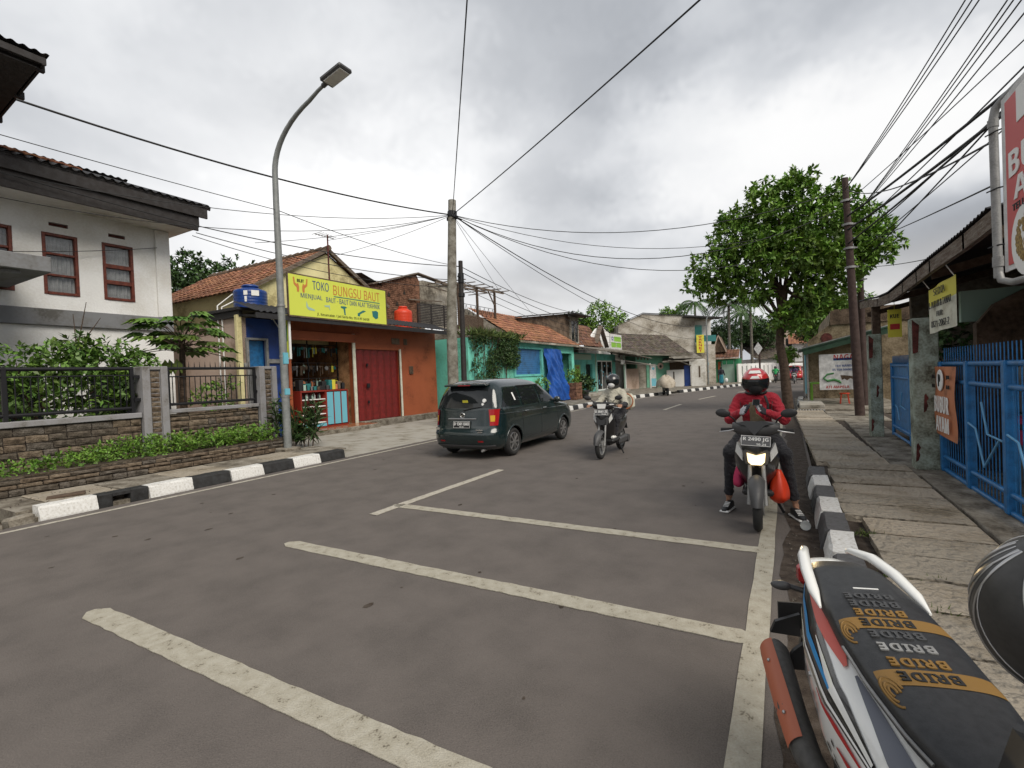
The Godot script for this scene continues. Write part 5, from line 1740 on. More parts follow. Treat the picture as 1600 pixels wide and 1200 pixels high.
	b.bb(V(2.1, 0, -0.18), V(3.35, 2.5, 0), 0.03)
	part("wall", b, "white2", ws)
	b = B.new()
	b.bb(V(0, 0, -3.0), V(3.35, 2.6, -2.8))
	part("back_wall", b, "white2", ws)
	b = B.new()
	b.bb(V(1.5, 0.05, -0.3), V(2.05, 2.0, -0.25), 0.01)
	part("door", b, "bluedeep", ws)
	b = B.new()
	b.bb(V(2.75, 0.9, 0.0), V(2.88, 1.9, 0.02)); b.bb(V(0.05, 1.65, -0.6), V(2.0, 2.4, -0.55)); b.bb(V(0.56, 0.72, -0.12), V(0.67, 1.48, -0.1))
	part("slot_shade", b, "wood", ws)  # brown sheets, the shade in the slots and opening is painted in
	b = B.new()
	b.box(V(1.0, 2.55, 0.3), V(2.6, 0.05, 1.5), Basis(V(1, 0, 0), 0.25)); b.tube([V(0.2, 2.5, 1.0), V(1.2, 2.4, 1.05), V(2.1, 1.95, 0.6)], 0.06, 6)
	part("awning", b, "asbestos", ws)
	# ---- large concrete building
	var cb := front("concrete_building", "large bare grey concrete building with corner balcony", "building", V(-14, 0, -47.5), V(-6.0, 0, -51.5))
	b = B.new()
	b.poly([V2(-0.4, 0), V2(8.9, 0), V2(8.9, 4.0), V2(7.0, 4.0), V2(7.0, 6.45), V2(8.9, 6.45), V2(8.9, 6.6), V2(2.0, 7.3), V2(-0.4, 6.3)], -6.0, Transform3D())
	part("wall", b, "barewall", cb)
	b = B.new()
	b.bb(V(7.0, 4.0, -1.2), V(8.9, 6.45, -1.0))
	part("balcony_back", b, "white2", cb)
	b = B.new()
	b.bb(V(7.3, 4.3, -1.0), V(8.0, 6.0, -0.95))
	part("balcony_window", b, "teal2", cb)
	b = B.new()
	b.bb(V(7.0, 4.3, 0.0), V(9.0, 4.9, 0.06))
	part("parapet", b, "inkteal", cb)
	b = B.new()
	b.box(V(7.6, 6.62, 0.4), V(3.6, 0.08, 1.4), Basis(V(0, 0, 1), -0.08)); b.bar(V(-0.5, 6.36, 0.05), V(2.0, 7.36, 0.05), 0.2, 0.06); b.bar(V(2.0, 7.36, 0.05), V(8.9, 6.66, 0.05), 0.2, 0.06)
	part("roof_edge", b, "roofdark", cb)
	var wn := front("yellow_banner", "yellow vertical banner with red letters on the concrete building", "banner", V(-7.5, 0, -50.4), V(-6.9, 0, -50.7))
	b = B.new()
	b.bb(V(-0.1, 3.2, 0), V(0.62, 4.95, 0.05), 0.005)
	part("board", b, "signyellow", wn)
	for i in 6: text_part(wn, "WARNET"[i], Transform3D(Basis(), V(0.26, 4.76 - i * 0.27, 0.055)), 0.21, "inkred", 0.3)
	# ---- green shop with brown gable
	var g2 := front("gabled_green_shop", "dark green shop with reddish brown pointed gable near the white fence", "shop", V(-7.2, 0, -55.2), V(-4.3, 0, -55.2))
	b = B.new()
	wall_z(b, 0, 2.9, 0, 2.6, [[1.3, 2.5, 0.1, 2.4], [0.1, 0.7, 1.0, 2.4]])
	shell(b, 0, 2.9, 4.0, 2.6)
	part("wall", b, "green2", g2)
	b = B.new()
	b.poly([V2(0.55, 3.3), V2(1.75, 3.3), V2(1.05, 5.0)], -3.0, Transform3D())
	part("gable", b, "brown", g2)
	b = B.new()
	b.bar(V(0.5, 3.3, 0.06), V(1.05, 5.1, 0.06), 0.1, 0.1); b.bar(V(1.8, 3.3, 0.06), V(1.05, 5.1, 0.06), 0.1, 0.1); b.bb(V(0.1, 2.55, 0.5), V(3.0, 2.66, 0.7))
	part("trim", b, "beige", g2)
	stuff(part("roof", tiles(V(0.2, 2.66, 0.6), V(2.8, 0, 0), V(0.0, 0.85, -1.5), 0.28, 0.3, 91), "tileold", g2))
	b = B.new()
	b.bb(V(0.95, 0.1, 0.02), V(1.2, 2.3, 0.06)); b.bb(V(-0.2, 2.2, 0.3), V(0.6, 2.9, 0.34))
	part("panel", b, "orange", g2)
	b = B.new()
	for x in [1.3, 1.72, 2.42]: b.bb(V(x, 0.1, -0.1), V(x + 0.07, 2.4, -0.04))
	b.bb(V(1.37, 1.3, -0.09), V(2.42, 1.4, -0.05)); b.bb(V(1.37, 0.1, -0.08), V(2.42, 2.0, -0.06))
	part("door", b, "inkpale", g2)
	# ---- white fence wall with slots
	var wf := front("white_fence_wall", "long white fence wall with upright dark slots beyond the shops", "fence", V(-4.3, 0, -54.6), V(-1.0, 0, -62.5))
	b = B.new()
	for i in 9:
		b = B.new()
		b.bb(V(i * 0.95, 0, -0.15), V(i * 0.95 + 0.72, 2.0, 0)); b.bb(V(i * 0.95 + 0.72, 0, -0.13), V(i * 0.95 + 0.95, 0.7, -0.02)); b.bb(V(i * 0.95 + 0.72, 1.75, -0.13), V(i * 0.95 + 0.95, 1.98, -0.02))
		part("wall_bay", b, "white", wf)
	var wf2 := front("white_fence_wall", "lower grey-white boundary wall behind the green-jacketed rider", "fence", V(-0.9, 0, -62.6), V(2.0, 0, -76))
	b = B.new()
	b.bb(V(0, 0, -0.15), V(13.5, 1.9, 0), 0.03)
	part("wall", b, "white", wf2)
	# ---- far houses at the end of the street
	var fh := front("far_house", "far house with dark brown hipped roof behind the diamond road sign", "house", V(-3.5, 0, -70), V(1.0, 0, -74))
	b = B.new()
	b.bb(V(0, 0, -6), V(6.0, 2.6, 0))
	part("wall", b, "white2", fh)
	stuff(part("roof", tiles(V(-0.5, 2.6, 0.7), V(7, 0, 0), V(0, 2.4, -3.8), 0.3, 0.35, 95), "tilegrey", fh))
	var fh2 := front("far_house", "far white house with orange roof and dark opening at the street's end", "house", V(0.8, 0, -80), V(9.0, 0, -80))
	b = B.new()
	wall_z(b, 0, 9.0, 0, 4.6, [[2.5, 6.5, 2.0, 3.6]])
	shell(b, 0, 9, 6, 4.6)
	part("wall", b, "white", fh2)
	b = B.new()
	b.bb(V(0.2, 0, -2.0), V(8.8, 4.4, -1.8))
	part("inner_wall", b, "beige", fh2)
	stuff(part("roof", tiles(V(-0.5, 4.6, 0.7), V(10, 0, 0), V(0, 1.6, -3.0), 0.32, 0.35, 96), "tile", fh2))
	b = B.new()
	b.bb(V(-0.2, 1.9, 0.02), V(9.2, 2.1, 0.6)); b.bb(V(2.2, 3.7, 0.02), V(6.8, 4.1, 0.3))
	part("canopy", b, "brown", fh2)
	var fh3 := front("far_red_building", "distant pink-roofed building rising behind the street tree trunk", "building", V(-4.0, 0, -95), V(8.0, 0, -95))
	b = B.new()
	b.bb(V(0, 0, -8), V(12, 7.5, 0))
	part("wall", b, "beige", fh3)
	b = B.new()
	b.poly([V2(-0.5, 7.5), V2(12.5, 7.5), V2(10, 9.6), V2(2, 9.6)], -8.0, Transform3D())
	part("roof", b, "tileold", fh3)
	b = B.new()
	for i in 8:
		b = B.new()
		b.bb(V(1.2 + (i % 4) * 2.8, 1.5 + (i / 4) * 3.0, 0.0), V(2.6 + (i % 4) * 2.8, 3.2 + (i / 4) * 3.0, 0.05))
		part("window", b, "glassdark", fh3)
	# diamond sign
	var ds2 := thing("road_sign", "white diamond road sign on a brown post before the white wall", "sign", V(-2.35, 0.1, -55.2))
	b = B.new()
	b.cyl(V(0, 0, 0), V(0, 3.6, 0), 0.09, 0.08, 8)
	part("post", b, "rustpole", ds2)
	b = B.new()
	b.poly([V2(0, -0.65), V2(0.4, 0), V2(0, 0.65), V2(-0.4, 0)], 0.04, Transform3D(Basis(V(0, 1, 0), -0.1), V(-0.1, 3.35, 0.1)))
	part("plate", b, "signwhite", ds2)
	# second lamp, far
	lamp_post(V(-6.3, 0.1, -47.9), "far curved street lamp beside the yellow banner", 0.93, 0.15)
	# palms
	palm("tall palm behind the far lamp, leftmost of the palms", V(-9.3, 0, -62), 9.5, 1, 3.2)
	palm("palm with a pale trunk right of the far lamp", V(-5.6, 0, -60), 8.6, 2, 3.0)
	palm("palm with a pale trunk nearest the diamond road sign", V(-3.4, 0, -62), 9.0, 3, 3.0)
	palm("slim palm between the two pale-trunked palms", V(-4.9, 0, -66), 8.2, 4, 3.0)
	# background trees
	for t in [["dark rounded tree behind the left end of the tile roof", V(-34, 0, -14.0), 8.4, 3.2, 101, "leafdark"], ["second dark tree peeping over the tile roof ridge", V(-33, 0, -18.5), 8.2, 2.8, 102, "leafdark"], ["bright green tree behind the small dormer house", V(-17.5, 0, -50), 7.0, 2.6, 103, "leaf"], ["tree top showing above the brown upper-floor building", V(-20, 0, -48), 6.8, 1.8, 104, "leafdark"], ["small tree crown over the concrete building roof", V(-13.0, 0, -70), 9.5, 1.8, 105, "leaf"], ["dark tree behind the far palms", V(-6.5, 0, -68), 5.5, 3.0, 106, "leafdark"], ["dark broad tree left of the diamond road sign", V(-3.2, 0, -72), 6.0, 3.0, 107, "leafdark"], ["light green low tree over the boundary wall", V(-0.3, 0, -64.5), 2.7, 1.3, 108, "leafbright"], ["tree behind the pink stall building on the right", V(2.6, 0, -40), 5.2, 2.2, 109, "leafbright"], ["dark tree shading the far end of the street", V(3.0, 0, -62), 6.0, 2.6, 110, "leafdark"]]:
		rng.seed = t[4]
		var r: float = t[3]
		var hh: float = t[2]
		var lobes: Array = []
		for i in 8:
			var d := rdir()
			lobes.append([d.x * r * 0.75, hh + d.y * r * 0.45, d.z * r * 0.75, r * 0.55, r * 0.42, r * 0.55])
		tree("background_tree", t[0], t[1], [V(0, 0, 0), V(0.1, hh * 0.45, 0), V(0, hh * 0.75, 0)], 0.2, 0.12, lobes, 75, 0.32, t[5], "trees behind the houses", "bark", 6)

func right_side() -> void:
	var b: B
	# ---- street tree
	rng.seed = 200
	var lobes: Array = [[-0.1, 7.4, 0, 1.1, 0.95, 1.1], [-1.4, 6.6, 0.1, 1.15, 0.95, 1.1], [1.15, 6.7, 0.2, 1.15, 0.95, 1.2], [2.35, 6.3, -0.2, 0.8, 0.8, 0.9], [-2.2, 5.5, 0.2, 1.0, 0.8, 1.0], [-3.05, 4.9, 0.0, 0.5, 0.4, 0.6], [-0.9, 5.5, 0.5, 1.2, 0.95, 1.2], [0.5, 5.5, 0.6, 1.3, 1.0, 1.2], [1.7, 5.2, 0.2, 1.1, 0.9, 1.1], [2.75, 5.6, 0.1, 0.65, 0.75, 0.8], [0.7, 3.9, 0.3, 0.85, 0.6, 0.9], [-2.0, 4.6, 0.1, 0.8, 0.5, 0.8], [1.3, 4.2, -0.2, 0.85, 0.6, 0.9], [-0.6, 8.05, 0, 0.6, 0.45, 0.6], [0.5, 8.1, 0.1, 0.75, 0.45, 0.7], [0.2, 3.3, 0.2, 0.75, 0.5, 0.8], [-1.0, 4.3, 0.3, 0.7, 0.45, 0.7], [-1.6, 7.3, -0.1, 0.5, 0.45, 0.5], [1.7, 7.4, 0, 0.6, 0.5, 0.6], [-0.3, 6.4, -0.9, 1.2, 0.9, 0.8], [0.9, 5.9, -1.0, 1.2, 0.9, 0.8]]
	tree("street_tree", "leafy street tree at the right kerb beside the rusty poles", V(0.02, 0, -20.5), [V(0, -0.05, 0), V(-0.06, 0.8, 0), V(-0.1, 1.6, 0), V(-0.22, 2.4, 0), V(-0.15, 3.3, 0), V(0.0, 4.4, 0)], 0.19, 0.12, lobes, 200, 0.20, "leaf", "", "bark", 9)
	# ---- rusty poles
	for p in [["front rusty iron utility pole, the taller one beside the tree", V(1.83, 0.07, -17.4), 6.95, V(0.02, 0, -2.0), 0.10], ["rear rusty iron utility pole, the shorter of the pair", V(2.36, 0.07, -21.1), 7.15, V(-0.02, 0, 0.2), 0.095]]:
		var t := thing("rusty_pole", p[0], "utility pole", p[1], 0.0, "rusty utility poles")
		b = B.new()
		var lean := V(-0.19, 0, 0) if p[4] == 0.10 else V(-0.03, 0, 0)
		b.tube([V(0, -0.1, 0), V(lean.x * 0.5, p[2] * 0.5, lean.z * 0.5), V(lean.x, p[2], lean.z)], [p[4] + 0.03, p[4] + 0.01, p[4] - 0.02], 10)
		part("shaft", b, "rustpole", t)
		for y in [0.9, 0.8, 0.7, 0.62]:
			b = B.new()
			var q2: Vector3 = lean * y + V(0, p[2] * y, 0)
			b.cyl(q2, q2 + V(0, 0.06, 0), p[4] + 0.035, p[4] + 0.035, 10)
			b.bar(q2 + V(-0.15, 0.03, 0), q2 + V(0.2, 0.03, 0), 0.04, 0.04)
			part("clamp", b, "zinc", t)
	# ---- food stall with printed banner and green canopy
	var st := thing("food_stall", "food stall with dark green canopy behind the rusty poles", "stall", V(0, 0.11, -21.6))
	b = B.new()
	for p in [[0.66, -0.1], [2.9, -0.1], [0.66, -3.4], [2.9, -3.4]]:
		b = B.new()
		b.bb(V(p[0], 0, p[1] - 0.03), V(p[0] + 0.05, 2.3, p[1] + 0.03))
		part("post", b, "zinc", st)
	b = B.new()
	b.box(V(1.9, 2.42, -1.7), V(2.9, 0.05, 4.2), Basis(V(0, 0, 1), 0.24)); b.box(V(1.9, 2.30, 0.35), V(2.8, 0.22, 0.02), Basis(V(0, 0, 1), 0.24))
	part("canopy", b, "canopygreen", st)
	b = B.new()
	b.bar(V(0.5, 2.12, 0.3), V(3.3, 2.8, 0.3), 0.05, 0.05); b.bar(V(0.45, 2.1, 0.3), V(0.45, 2.1, -3.8), 0.05, 0.05)
	part("frame", b, "zinc", st)
	b = B.new()
	b.bb(V(0.78, 0.75, -0.6), V(2.4, 0.8, -1.6)); b.bb(V(0.8, 0.0, -0.6), V(0.86, 0.75, -0.66)); b.bb(V(2.34, 0, -0.6), V(2.4, 0.75, -0.66)); b.bb(V(0.8, 0.0, -1.54), V(0.86, 0.75, -1.6)); b.bb(V(2.34, 0, -1.54), V(2.4, 0.75, -1.6))
	part("counter", b, "signgreen", st)
	b = B.new()
	b.bb(V(0.62, 0.4, -0.2), V(0.65, 2.0, -1.3))
	part("side_banner", b, "posterblue", st)
	var sb := thing("stall_banner", "white stall banner with eel picture and red and blue letters", "banner", V(1.6, 0.11, -21.45))
	b = B.new()
	b.bb(V(-0.55, 0.55, -0.012), V(0.72, 1.86, 0.012))
	part("sheet", b, "signwhite", sb)
	text_part(sb, "NAGA", Transform3D(Basis(), V(0.22, 1.73, 0.014)), 0.2, "inkred", 0.62)
	b = B.new()
	b.bb(V(-0.1, 1.62, 0.013), V(0.53, 1.70, 0.017))
	part("letter_shade", b, "inkblue", sb)
	text_part(sb, "TEH MANIS", Transform3D(Basis(), V(0.2, 1.42, 0.014)), 0.08, "inkblue", 0.5)
	text_part(sb, "ES TEH MANIS", Transform3D(Basis(), V(0.18, 1.28, 0.014)), 0.08, "inkblue", 0.62)
	text_part(sb, "ATI AMPELA", Transform3D(Basis(), V(0.0, 0.65, 0.014)), 0.10, "inkred", 0.72)
	b = B.new()
	b.tube([V(-0.1, 1.16, 0.02), V(-0.3, 1.12, 0.02), V(-0.42, 0.98, 0.02), V(-0.3, 0.88, 0.02), V(-0.1, 0.92, 0.02), V(0.05, 0.86, 0.02), V(0.12, 0.78, 0.02)], [0.03, 0.035, 0.035, 0.045, 0.05, 0.05, 0.02], 6)
	part("eel_print", b, "inkgreen", sb)
	b = B.new()
	b.poly([V2(0.1, 1.08), V2(0.3, 1.06), V2(0.5, 1.02), V2(0.72, 0.95), V2(0.6, 0.84), V2(0.4, 0.96), V2(0.3, 0.88), V2(0.22, 0.94), V2(0.14, 0.9)], 0.005, Transform3D(Basis(), V(0, 0, 0.012)))
	part("claw_print", b, "brown", sb)
	var sl := thing("plastic_stool", "red plastic stool under the stall banner", "stool", V(1.85, 0.11, -21.95))
	b = B.new()
	b.lathe([V2(0, 0.40), V2(0.15, 0.40), V2(0.17, 0.38), V2(0.17, 0.36), V2(0, 0.36)], Transform3D(), 14)
	part("seat", b, "tankred", sl)
	for a in 4:
		b = B.new()
		var d := V(cos(a * PI / 2 + 0.78), 0, sin(a * PI / 2 + 0.78))
		b.bar(d * 0.14 + V(0, 0.37, 0), d * 0.2, 0.06, 0.02)
		part("leg", b, "tankred", sl)
	# ---- tan building behind the stall
	var tbd := thing("tan_building", "tan plastered building with faded red patch behind the stall", "building", V(1.0, 0, -25.4))
	b = B.new()
	b.poly([V2(-0.15, 0), V2(12, 0), V2(12, 3.9), V2(0.75, 3.9), V2(0.65, 3.3), V2(-0.15, 2.65)], -9.0, Transform3D())
	part("wall", b, "tanwall", tbd)
	b = B.new()
	b.cyl(V(0.55, 2.75, 0.0), V(0.55, 2.75, 0.012), 0.22, 0.22, 10)
	part("red_patch", b, "rustred", tbd)
	b = B.new()
	b.bb(V(0.7, 3.3, 0.0), V(12, 3.95, 0.06))
	part("upper_band", b, "brown", tbd)
	# ---- gates and pillars
	for p in [["narrow grey-green gate pillar at the far end of the blue gates", V(1.49, 0.06, -12.45), 0.3, 2.13, 0.22], ["wide peeling grey-green gate pillar between the two blue gates", V(1.555, 0.06, -8.80), 0.28, 2.15, 0.29]]:
		var gp := thing("gate_pillar", p[0], "pillar", p[1], 0.0, "gate pillars")
		b = B.new()
		b.bb(V(0, 0, 0), V(p[4], p[3], -p[2]), 0.012)
		part("shaft", b, "pillargreen", gp)
		b = B.new()
		rng.seed = 17
		for i in 2:
			var y0: float = 0.12 + i * 0.7
			b.poly([V2(0, 0), V2(0.03, 0.02), V2(0.05, 0.1), V2(0.035, 0.16), V2(0.06, 0.2), V2(0.03, 0.27), V2(0.012, 0.24)], 0.003, Transform3D(Basis(), V(0.003 + 0.1 * i, y0, 0.001)))
		b.poly([V2(0, p[3] - 0.5), V2(0.06, p[3] - 0.48), V2(0.08, p[3] - 0.1), V2(0.0, p[3] - 0.02)], 0.003, Transform3D())
		part("paint_patch", b, "rustred", gp)
	var ga := thing("blue_gate", "far blue sheet-metal gate with a zigzag bar ornament", "gate", V(1.86, 0.08, -9.12), 0.0, "blue gates")
	b = B.new()
	b.bb(V(0.01, 0.18, 0.0), V(0.03, 1.45, -3.3))
	part("sheet", b, "blue", ga)
	b = B.new()
	for y in [0.08, 0.24, 1.22, 1.45]: b.cyl(V(0, y, 0.0), V(0, y, -3.3), 0.025, 0.025, 8)
	for z in [0.0, -1.65, -3.3]: b.cyl(V(0, 0.05, z), V(0, 1.5, z), 0.03, 0.03, 8)
	part("frame", b, "blue", ga)
	for z0 in [-0.3, -1.9]:
		b = B.new()
		b.tube([V(-0.03, 0.95, z0 - 0.3), V(-0.03, 0.7, z0 - 0.45), V(-0.03, 0.66, z0 - 0.0)], 0.01, 5)
		b.tube([V(-0.03, 0.68, z0 - 0.95), V(-0.03, 0.64, z0 - 0.75), V(-0.03, 0.42, z0 - 0.6)], 0.01, 5)
		part("zigzag", b, "steelblue", ga)
	for i in 36:
		b = B.new()
		b.cyl(V(0, 1.45, -0.05 - i * 0.09), V(0, 1.64, -0.05 - i * 0.09), 0.008, 0.005, 5)
		part("spike", b, "blue", ga)
	var gb := thing("blue_gate", "near blue barred gate with spiked top along the right pavement", "gate", V(1.86, 0.085, -8.75), 0.0, "blue gates")
	b = B.new()
	for y in [0.02, 0.20, 1.24, 1.47]: b.cyl(V(0, y, 0.0), V(0, y, 6.5), 0.028, 0.028, 8)
	part("rail", b, "blue", gb)
	for z in [0.02, 1.14, 2.3, 3.5, 4.7, 5.9]:
		b = B.new()
		b.bb(V(-0.045, 0.0, z - 0.045), V(0.045, 1.5, z + 0.045), 0.012)
		part("post", b, "blue", gb)
	for i in 63:
		b = B.new()
		b.cyl(V(0.012, 0.02, 0), V(0.012, 1.68, 0), 0.0065, 0.0065, 5)
		part("bar", b, "blue", gb, V(0, 0, 0.07 + i * 0.1))
	for z0 in [1.2, 2.36, 3.56]:
		b = B.new()
		b.tube([V(-0.035, 1.05, z0 + 0.45), V(-0.035, 0.72, z0 + 0.62), V(-0.035, 0.7, z0 + 1.05)], 0.012, 5)
		b.tube([V(-0.035, 0.78, z0 + 0.0), V(-0.035, 0.74, z0 + 0.25), V(-0.035, 0.35, z0 + 0.5)], 0.012, 5)
		b.tube([V(-0.035, 0.35, z0 + 0.5), V(-0.035, 0.7, z0 + 0.95)], 0.012, 5)
		part("zigzag", b, "steelblue", gb)
	# plants behind the far gate
	rng.seed = 202
	tree("gate_plant", "dark leafy potted tree peeping over the far blue gate", V(2.6, 0.03, -10.9), [V(0, 0, 0), V(0, 1.2, 0)], 0.04, 0.03, [[-0.2, 1.9, 0.2, 0.35, 0.35, 0.6], [-0.2, 1.8, -0.6, 0.35, 0.3, 0.5]], 200, 0.12, "leafdark", "", "bark", 6)
	# ---- orange bubur ayam banner
	var ob := thing("orange_banner", "orange cloth banner reading BUBUR AYAM tied to the near gate", "banner", V(1.79, 0, -8.88))
	b = B.new()
	var pts: Array = []
	for i in 13:
		var row: Array = []
		for j in 13:
			var u := i / 12.0
			var v := j / 12.0
			row.append(V(sin(v * 7.0 + u * 2.0) * 0.012 - 0.01 * sin(u * PI), 1.52 - v * 0.92 - 0.03 * u * v, u * 1.02))
		pts.append(row)
	b.sheet(pts, V(-1, 0, 0))
	part("cloth", b, "signorange", ob)
	var N := face_nx()
	text_part(ob, "BUBUR", Transform3D(N, V(-0.03, 1.02, 0.5)), 0.22, "inkwhite", 0.66, 0.005)
	text_part(ob, "AYAM", Transform3D(N, V(-0.03, 0.76, 0.52)), 0.2, "inkwhite", 0.60, 0.005)
	b = B.new()
	b.lathe([V2(0.14, -0.006), V2(0.145, 0.0), V2(0.14, 0.006)], Transform3D(Basis(V(0, 0, 1), PI / 2), V(-0.025, 1.34, 0.45)), 18)
	part("bowl_print", b, "inkwhite", ob)
	text_part(ob, "P", Transform3D(N, V(-0.034, 1.34, 0.45)), 0.16, "inkblack", 0.09, 0.008)
	for z in [0.13, 0.82]:
		text_part(ob, "JAM", Transform3D(N, V(-0.03, 1.38, z)), 0.06, "inkblack", 0.14)
		text_part(ob, "06-10", Transform3D(N, V(-0.03, 1.26, z)), 0.05, "inkblack", 0.14)
	# ---- kiosk roof over the gates
	var kr := thing("kiosk_roof", "sagging dark corrugated roof with weathered timber edge over the gates", "roof", V(0, 0, 0))
	var ev := [[-5.62, 2.76], [-6.4, 2.73], [-7.7, 2.72], [-8.4, 2.70], [-9.3, 2.68], [-10.4, 2.66], [-11.6, 2.72], [-12.8, 2.83], [-14.1, 2.93]]
	var e0: Array = []
	var e1: Array = []
	for p in ev:
		e0.append(V(1.57, p[1] + 0.03, p[0])); e1.append(V(5.2, 3.55, p[0]))
	b = B.new()
	for i in ev.size() - 1: b.bar(e0[i] + V(0, 0, 0.03), e0[i + 1] - V(0, 0, 0.03), 0.05, 0.15)
	part("edge_board", b, "greywood", kr)
	b = B.new()
	pts = []
	for i in ev.size() - 1:
		var n := int(absf(ev[i + 1][0] - ev[i][0]) / 0.02)
		for k in n:
			var t := float(k) / n
			var p: Vector3 = e0[i].lerp(e0[i + 1], t) + V(-0.05, 0.10, 0)
			var q3: Vector3 = e1[i].lerp(e1[i + 1], t)
			var wv := V(0, sin(p.z / 0.1 * TAU) * 0.014, 0)
			pts.append([p + wv, q3 + wv])
	b.sheet(pts, Vector3.UP)
	part("sheet", b, "roofdark", kr)
	b = B.new()
	for z in [-13.6, -10.6, -8.0, -5.75]: b.bar(V(1.62, 2.68, z), V(5.1, 3.5, z), 0.07, 0.10)
	part("rafter", b, "wood", kr)
	b = B.new()
	b.bb(V(1.58, 2.19, -12.72), V(1.72, 2.80, -12.58), 0.008)
	b.bb(V(5.0, 0, -13.6), V(5.1, 3.45, -13.5)); b.bb(V(5.0, 0, -5.7), V(5.1, 3.45, -5.6))
	part("post", b, "wood", kr)
	# house behind the gates
	var hb := thing("gate_house", "dark house wall with arched doorway behind the near blue gate", "house", V(0, 0, 0))
	b = B.new()
	b.bb(V(4.6, 0, -13.0), V(4.8, 3.49, -1.0)); b.poly([V2(2.3, 0), V2(4.6, 0), V2(4.6, 3.42), V2(2.3, 3.06)], 0.18, Transform3D(Basis(), V(0, 0, -13.2)))
	part("wall", b, "greywall", hb)
	b = B.new()
	b.bb(V(2.3, 0.0, -9.2), V(4.6, 2.1, -9.05))
	b.poly([V2(2.32, 2.1), V2(3.5, 2.1), V2(3.35, 2.35), V2(2.95, 2.6), V2(2.5, 2.35)], 0.14, Transform3D(Basis(), V(0, 0, -9.2)))
	part("porch_shade_panel", b, "brown", hb)  # brown sheets stand for the porch and arched doorway in shade
	b = B.new()
	b.bb(V(2.25, 2.15, -9.6), V(4.5, 2.6, -9.5))
	part("green_board", b, "inkpale", hb)
	b = B.new()
	b.bb(V(2.2, 2.05, -6.2), V(4.6, 2.2, -5.9)); b.bb(V(2.3, 1.95, -6.1), V(2.4, 2.05, -6.0))
	for i in 5: b.bb(V(2.35 + i * 0.16, 2.2, -6.1), V(2.43 + i * 0.16, 2.36, -6.0))
	b.bb(V(4.4, 0, -6.15), V(4.55, 2.05, -5.95))
	part("lintel", b, "greywall", hb)
	b = B.new()
	b.bb(V(2.0, -0.04, -9.05), V(4.6, 0.06, -1.0))
	part("yard_floor", b, "concrete", hb)
	var tbp := thing("pink_table", "pink and grey covered table standing behind the blue gate bars", "table", V(2.7, 0.06, -7.2))
	b = B.new()
	b.bb(V(-0.4, 0.72, -0.9), V(0.5, 0.78, 1.6), 0.01)
	part("tabletop", b, "plasticgrey", tbp)
	b = B.new()
	b.bb(V(-0.41, 0.55, -0.9), V(-0.38, 0.71, 1.6)); b.bb(V(-0.41, 0.785, -0.9), V(0.5, 0.84, 1.6))
	part("cloth", b, mt("pinkcloth", 0.45, 0.03, 0.10, 0.8), tbp)
	for p in [[-0.35, -0.85], [0.4, -0.85], [-0.35, 1.5], [0.4, 1.5]]:
		b = B.new()
		b.bb(V(p[0], 0, p[1]), V(p[0] + 0.05, 0.72, p[1] + 0.05))
		part("leg", b, "zinc", tbp)
	b = B.new()
	b.bb(V(2.5, 0.9, -8.4), V(2.9, 1.5, -8.0), 0.03); b.bb(V(2.5, 0.06, -8.4), V(2.9, 0.895, -8.0), 0.02)
	one("steel_cupboard", "pale cupboard behind the bars of the near blue gate", "cupboard", b, "zinc")
	# ---- yellow-white cloth sign under the roof
	var ys := thing("cloth_sign", "yellow and white cloth sign with black writing hung under the kiosk roof", "sign", V(1.68, 0, -8.45))
	b = B.new()
	pts = []
	for i in 11:
		var row: Array = []
		for j in 9:
			var u := i / 10.0
			var v := j / 8.0
			row.append(V(sin(u * 9.0) * 0.015, lerpf(2.57, 1.99, v) - 0.03 * (1 - u), u * 1.18))
		pts.append(row)
	var top: Array = []
	var bot: Array = []
	for r in pts:
		top.append(r.slice(0, 4)); bot.append(r.slice(3, 9))
	b.sheet(top, V(-1, 0, 0))
	part("yellow_band", b, "signyellow", ys)
	b = B.new()
	b.sheet(bot, V(-1, 0, 0))
	part("cloth", b, "signcream", ys)
	b = B.new()
	for z in [0.03, 1.15]: b.tube([V(0, 2.56, z), V(-0.1, 2.74, z)], 0.006, 4)
	part("string", b, "inkwhite", ys)
	for l in [["SEDIA", 2.47, 0.10, 0.5], ["B. DUDUK & TAWAR", 2.32, 0.10, 1.0], ["HUB:", 2.19, 0.08, 0.28], ["0821-2062-2", 2.07, 0.10, 0.8]]:
		text_part(ys, l[0], Transform3D(N, V(-0.022, l[1], 0.6)), l[2] * 0.85, "inkblack", l[3], 0.004, false)
	var yt := thing("small_tag_sign", "narrow yellow and red sign hanging above the far blue gate", "sign", V(1.62, 2.05, -11.1))
	b = B.new()
	b.bb(V(0, 0.0, -0.01), V(0.2, 0.5, 0.01)); b.cyl(V(0.1, 0.5, 0), V(0.1, 0.68, 0), 0.004, 0.004, 4)
	part("card", b, "signyellow", yt)
	b = B.new()
	b.bb(V(0.03, 0.14, 0.01), V(0.17, 0.24, 0.014))
	part("red_print", b, "inkred", yt)
	text_part(yt, "KUE", Transform3D(Basis(), V(0.1, 0.38, 0.012)), 0.07, "inkblack", 0.13)
	# ---- big red billboard on a pipe frame
	var bi := thing("billboard", "large red and white food billboard on a grey pipe frame", "billboard", V(1.50, 0, -5.38), 0.0)
	b = B.new()
	b.tube([V(0, 2.25, 0.03), V(0.0, 3.52, 0.0), V(0.01, 3.60, 0.02), V(0.06, 3.66, 0.06), V(0.10, 3.68, 0.3), V(0.16, 3.72, 1.6)], 0.03, 12)
	b.tube([V(0, 2.3, 0.03), V(0.01, 2.23, 0.05), V(0.06, 2.2, 0.1), V(0.1, 2.2, 0.3), V(0.14, 2.2, 1.6)], 0.027, 12)
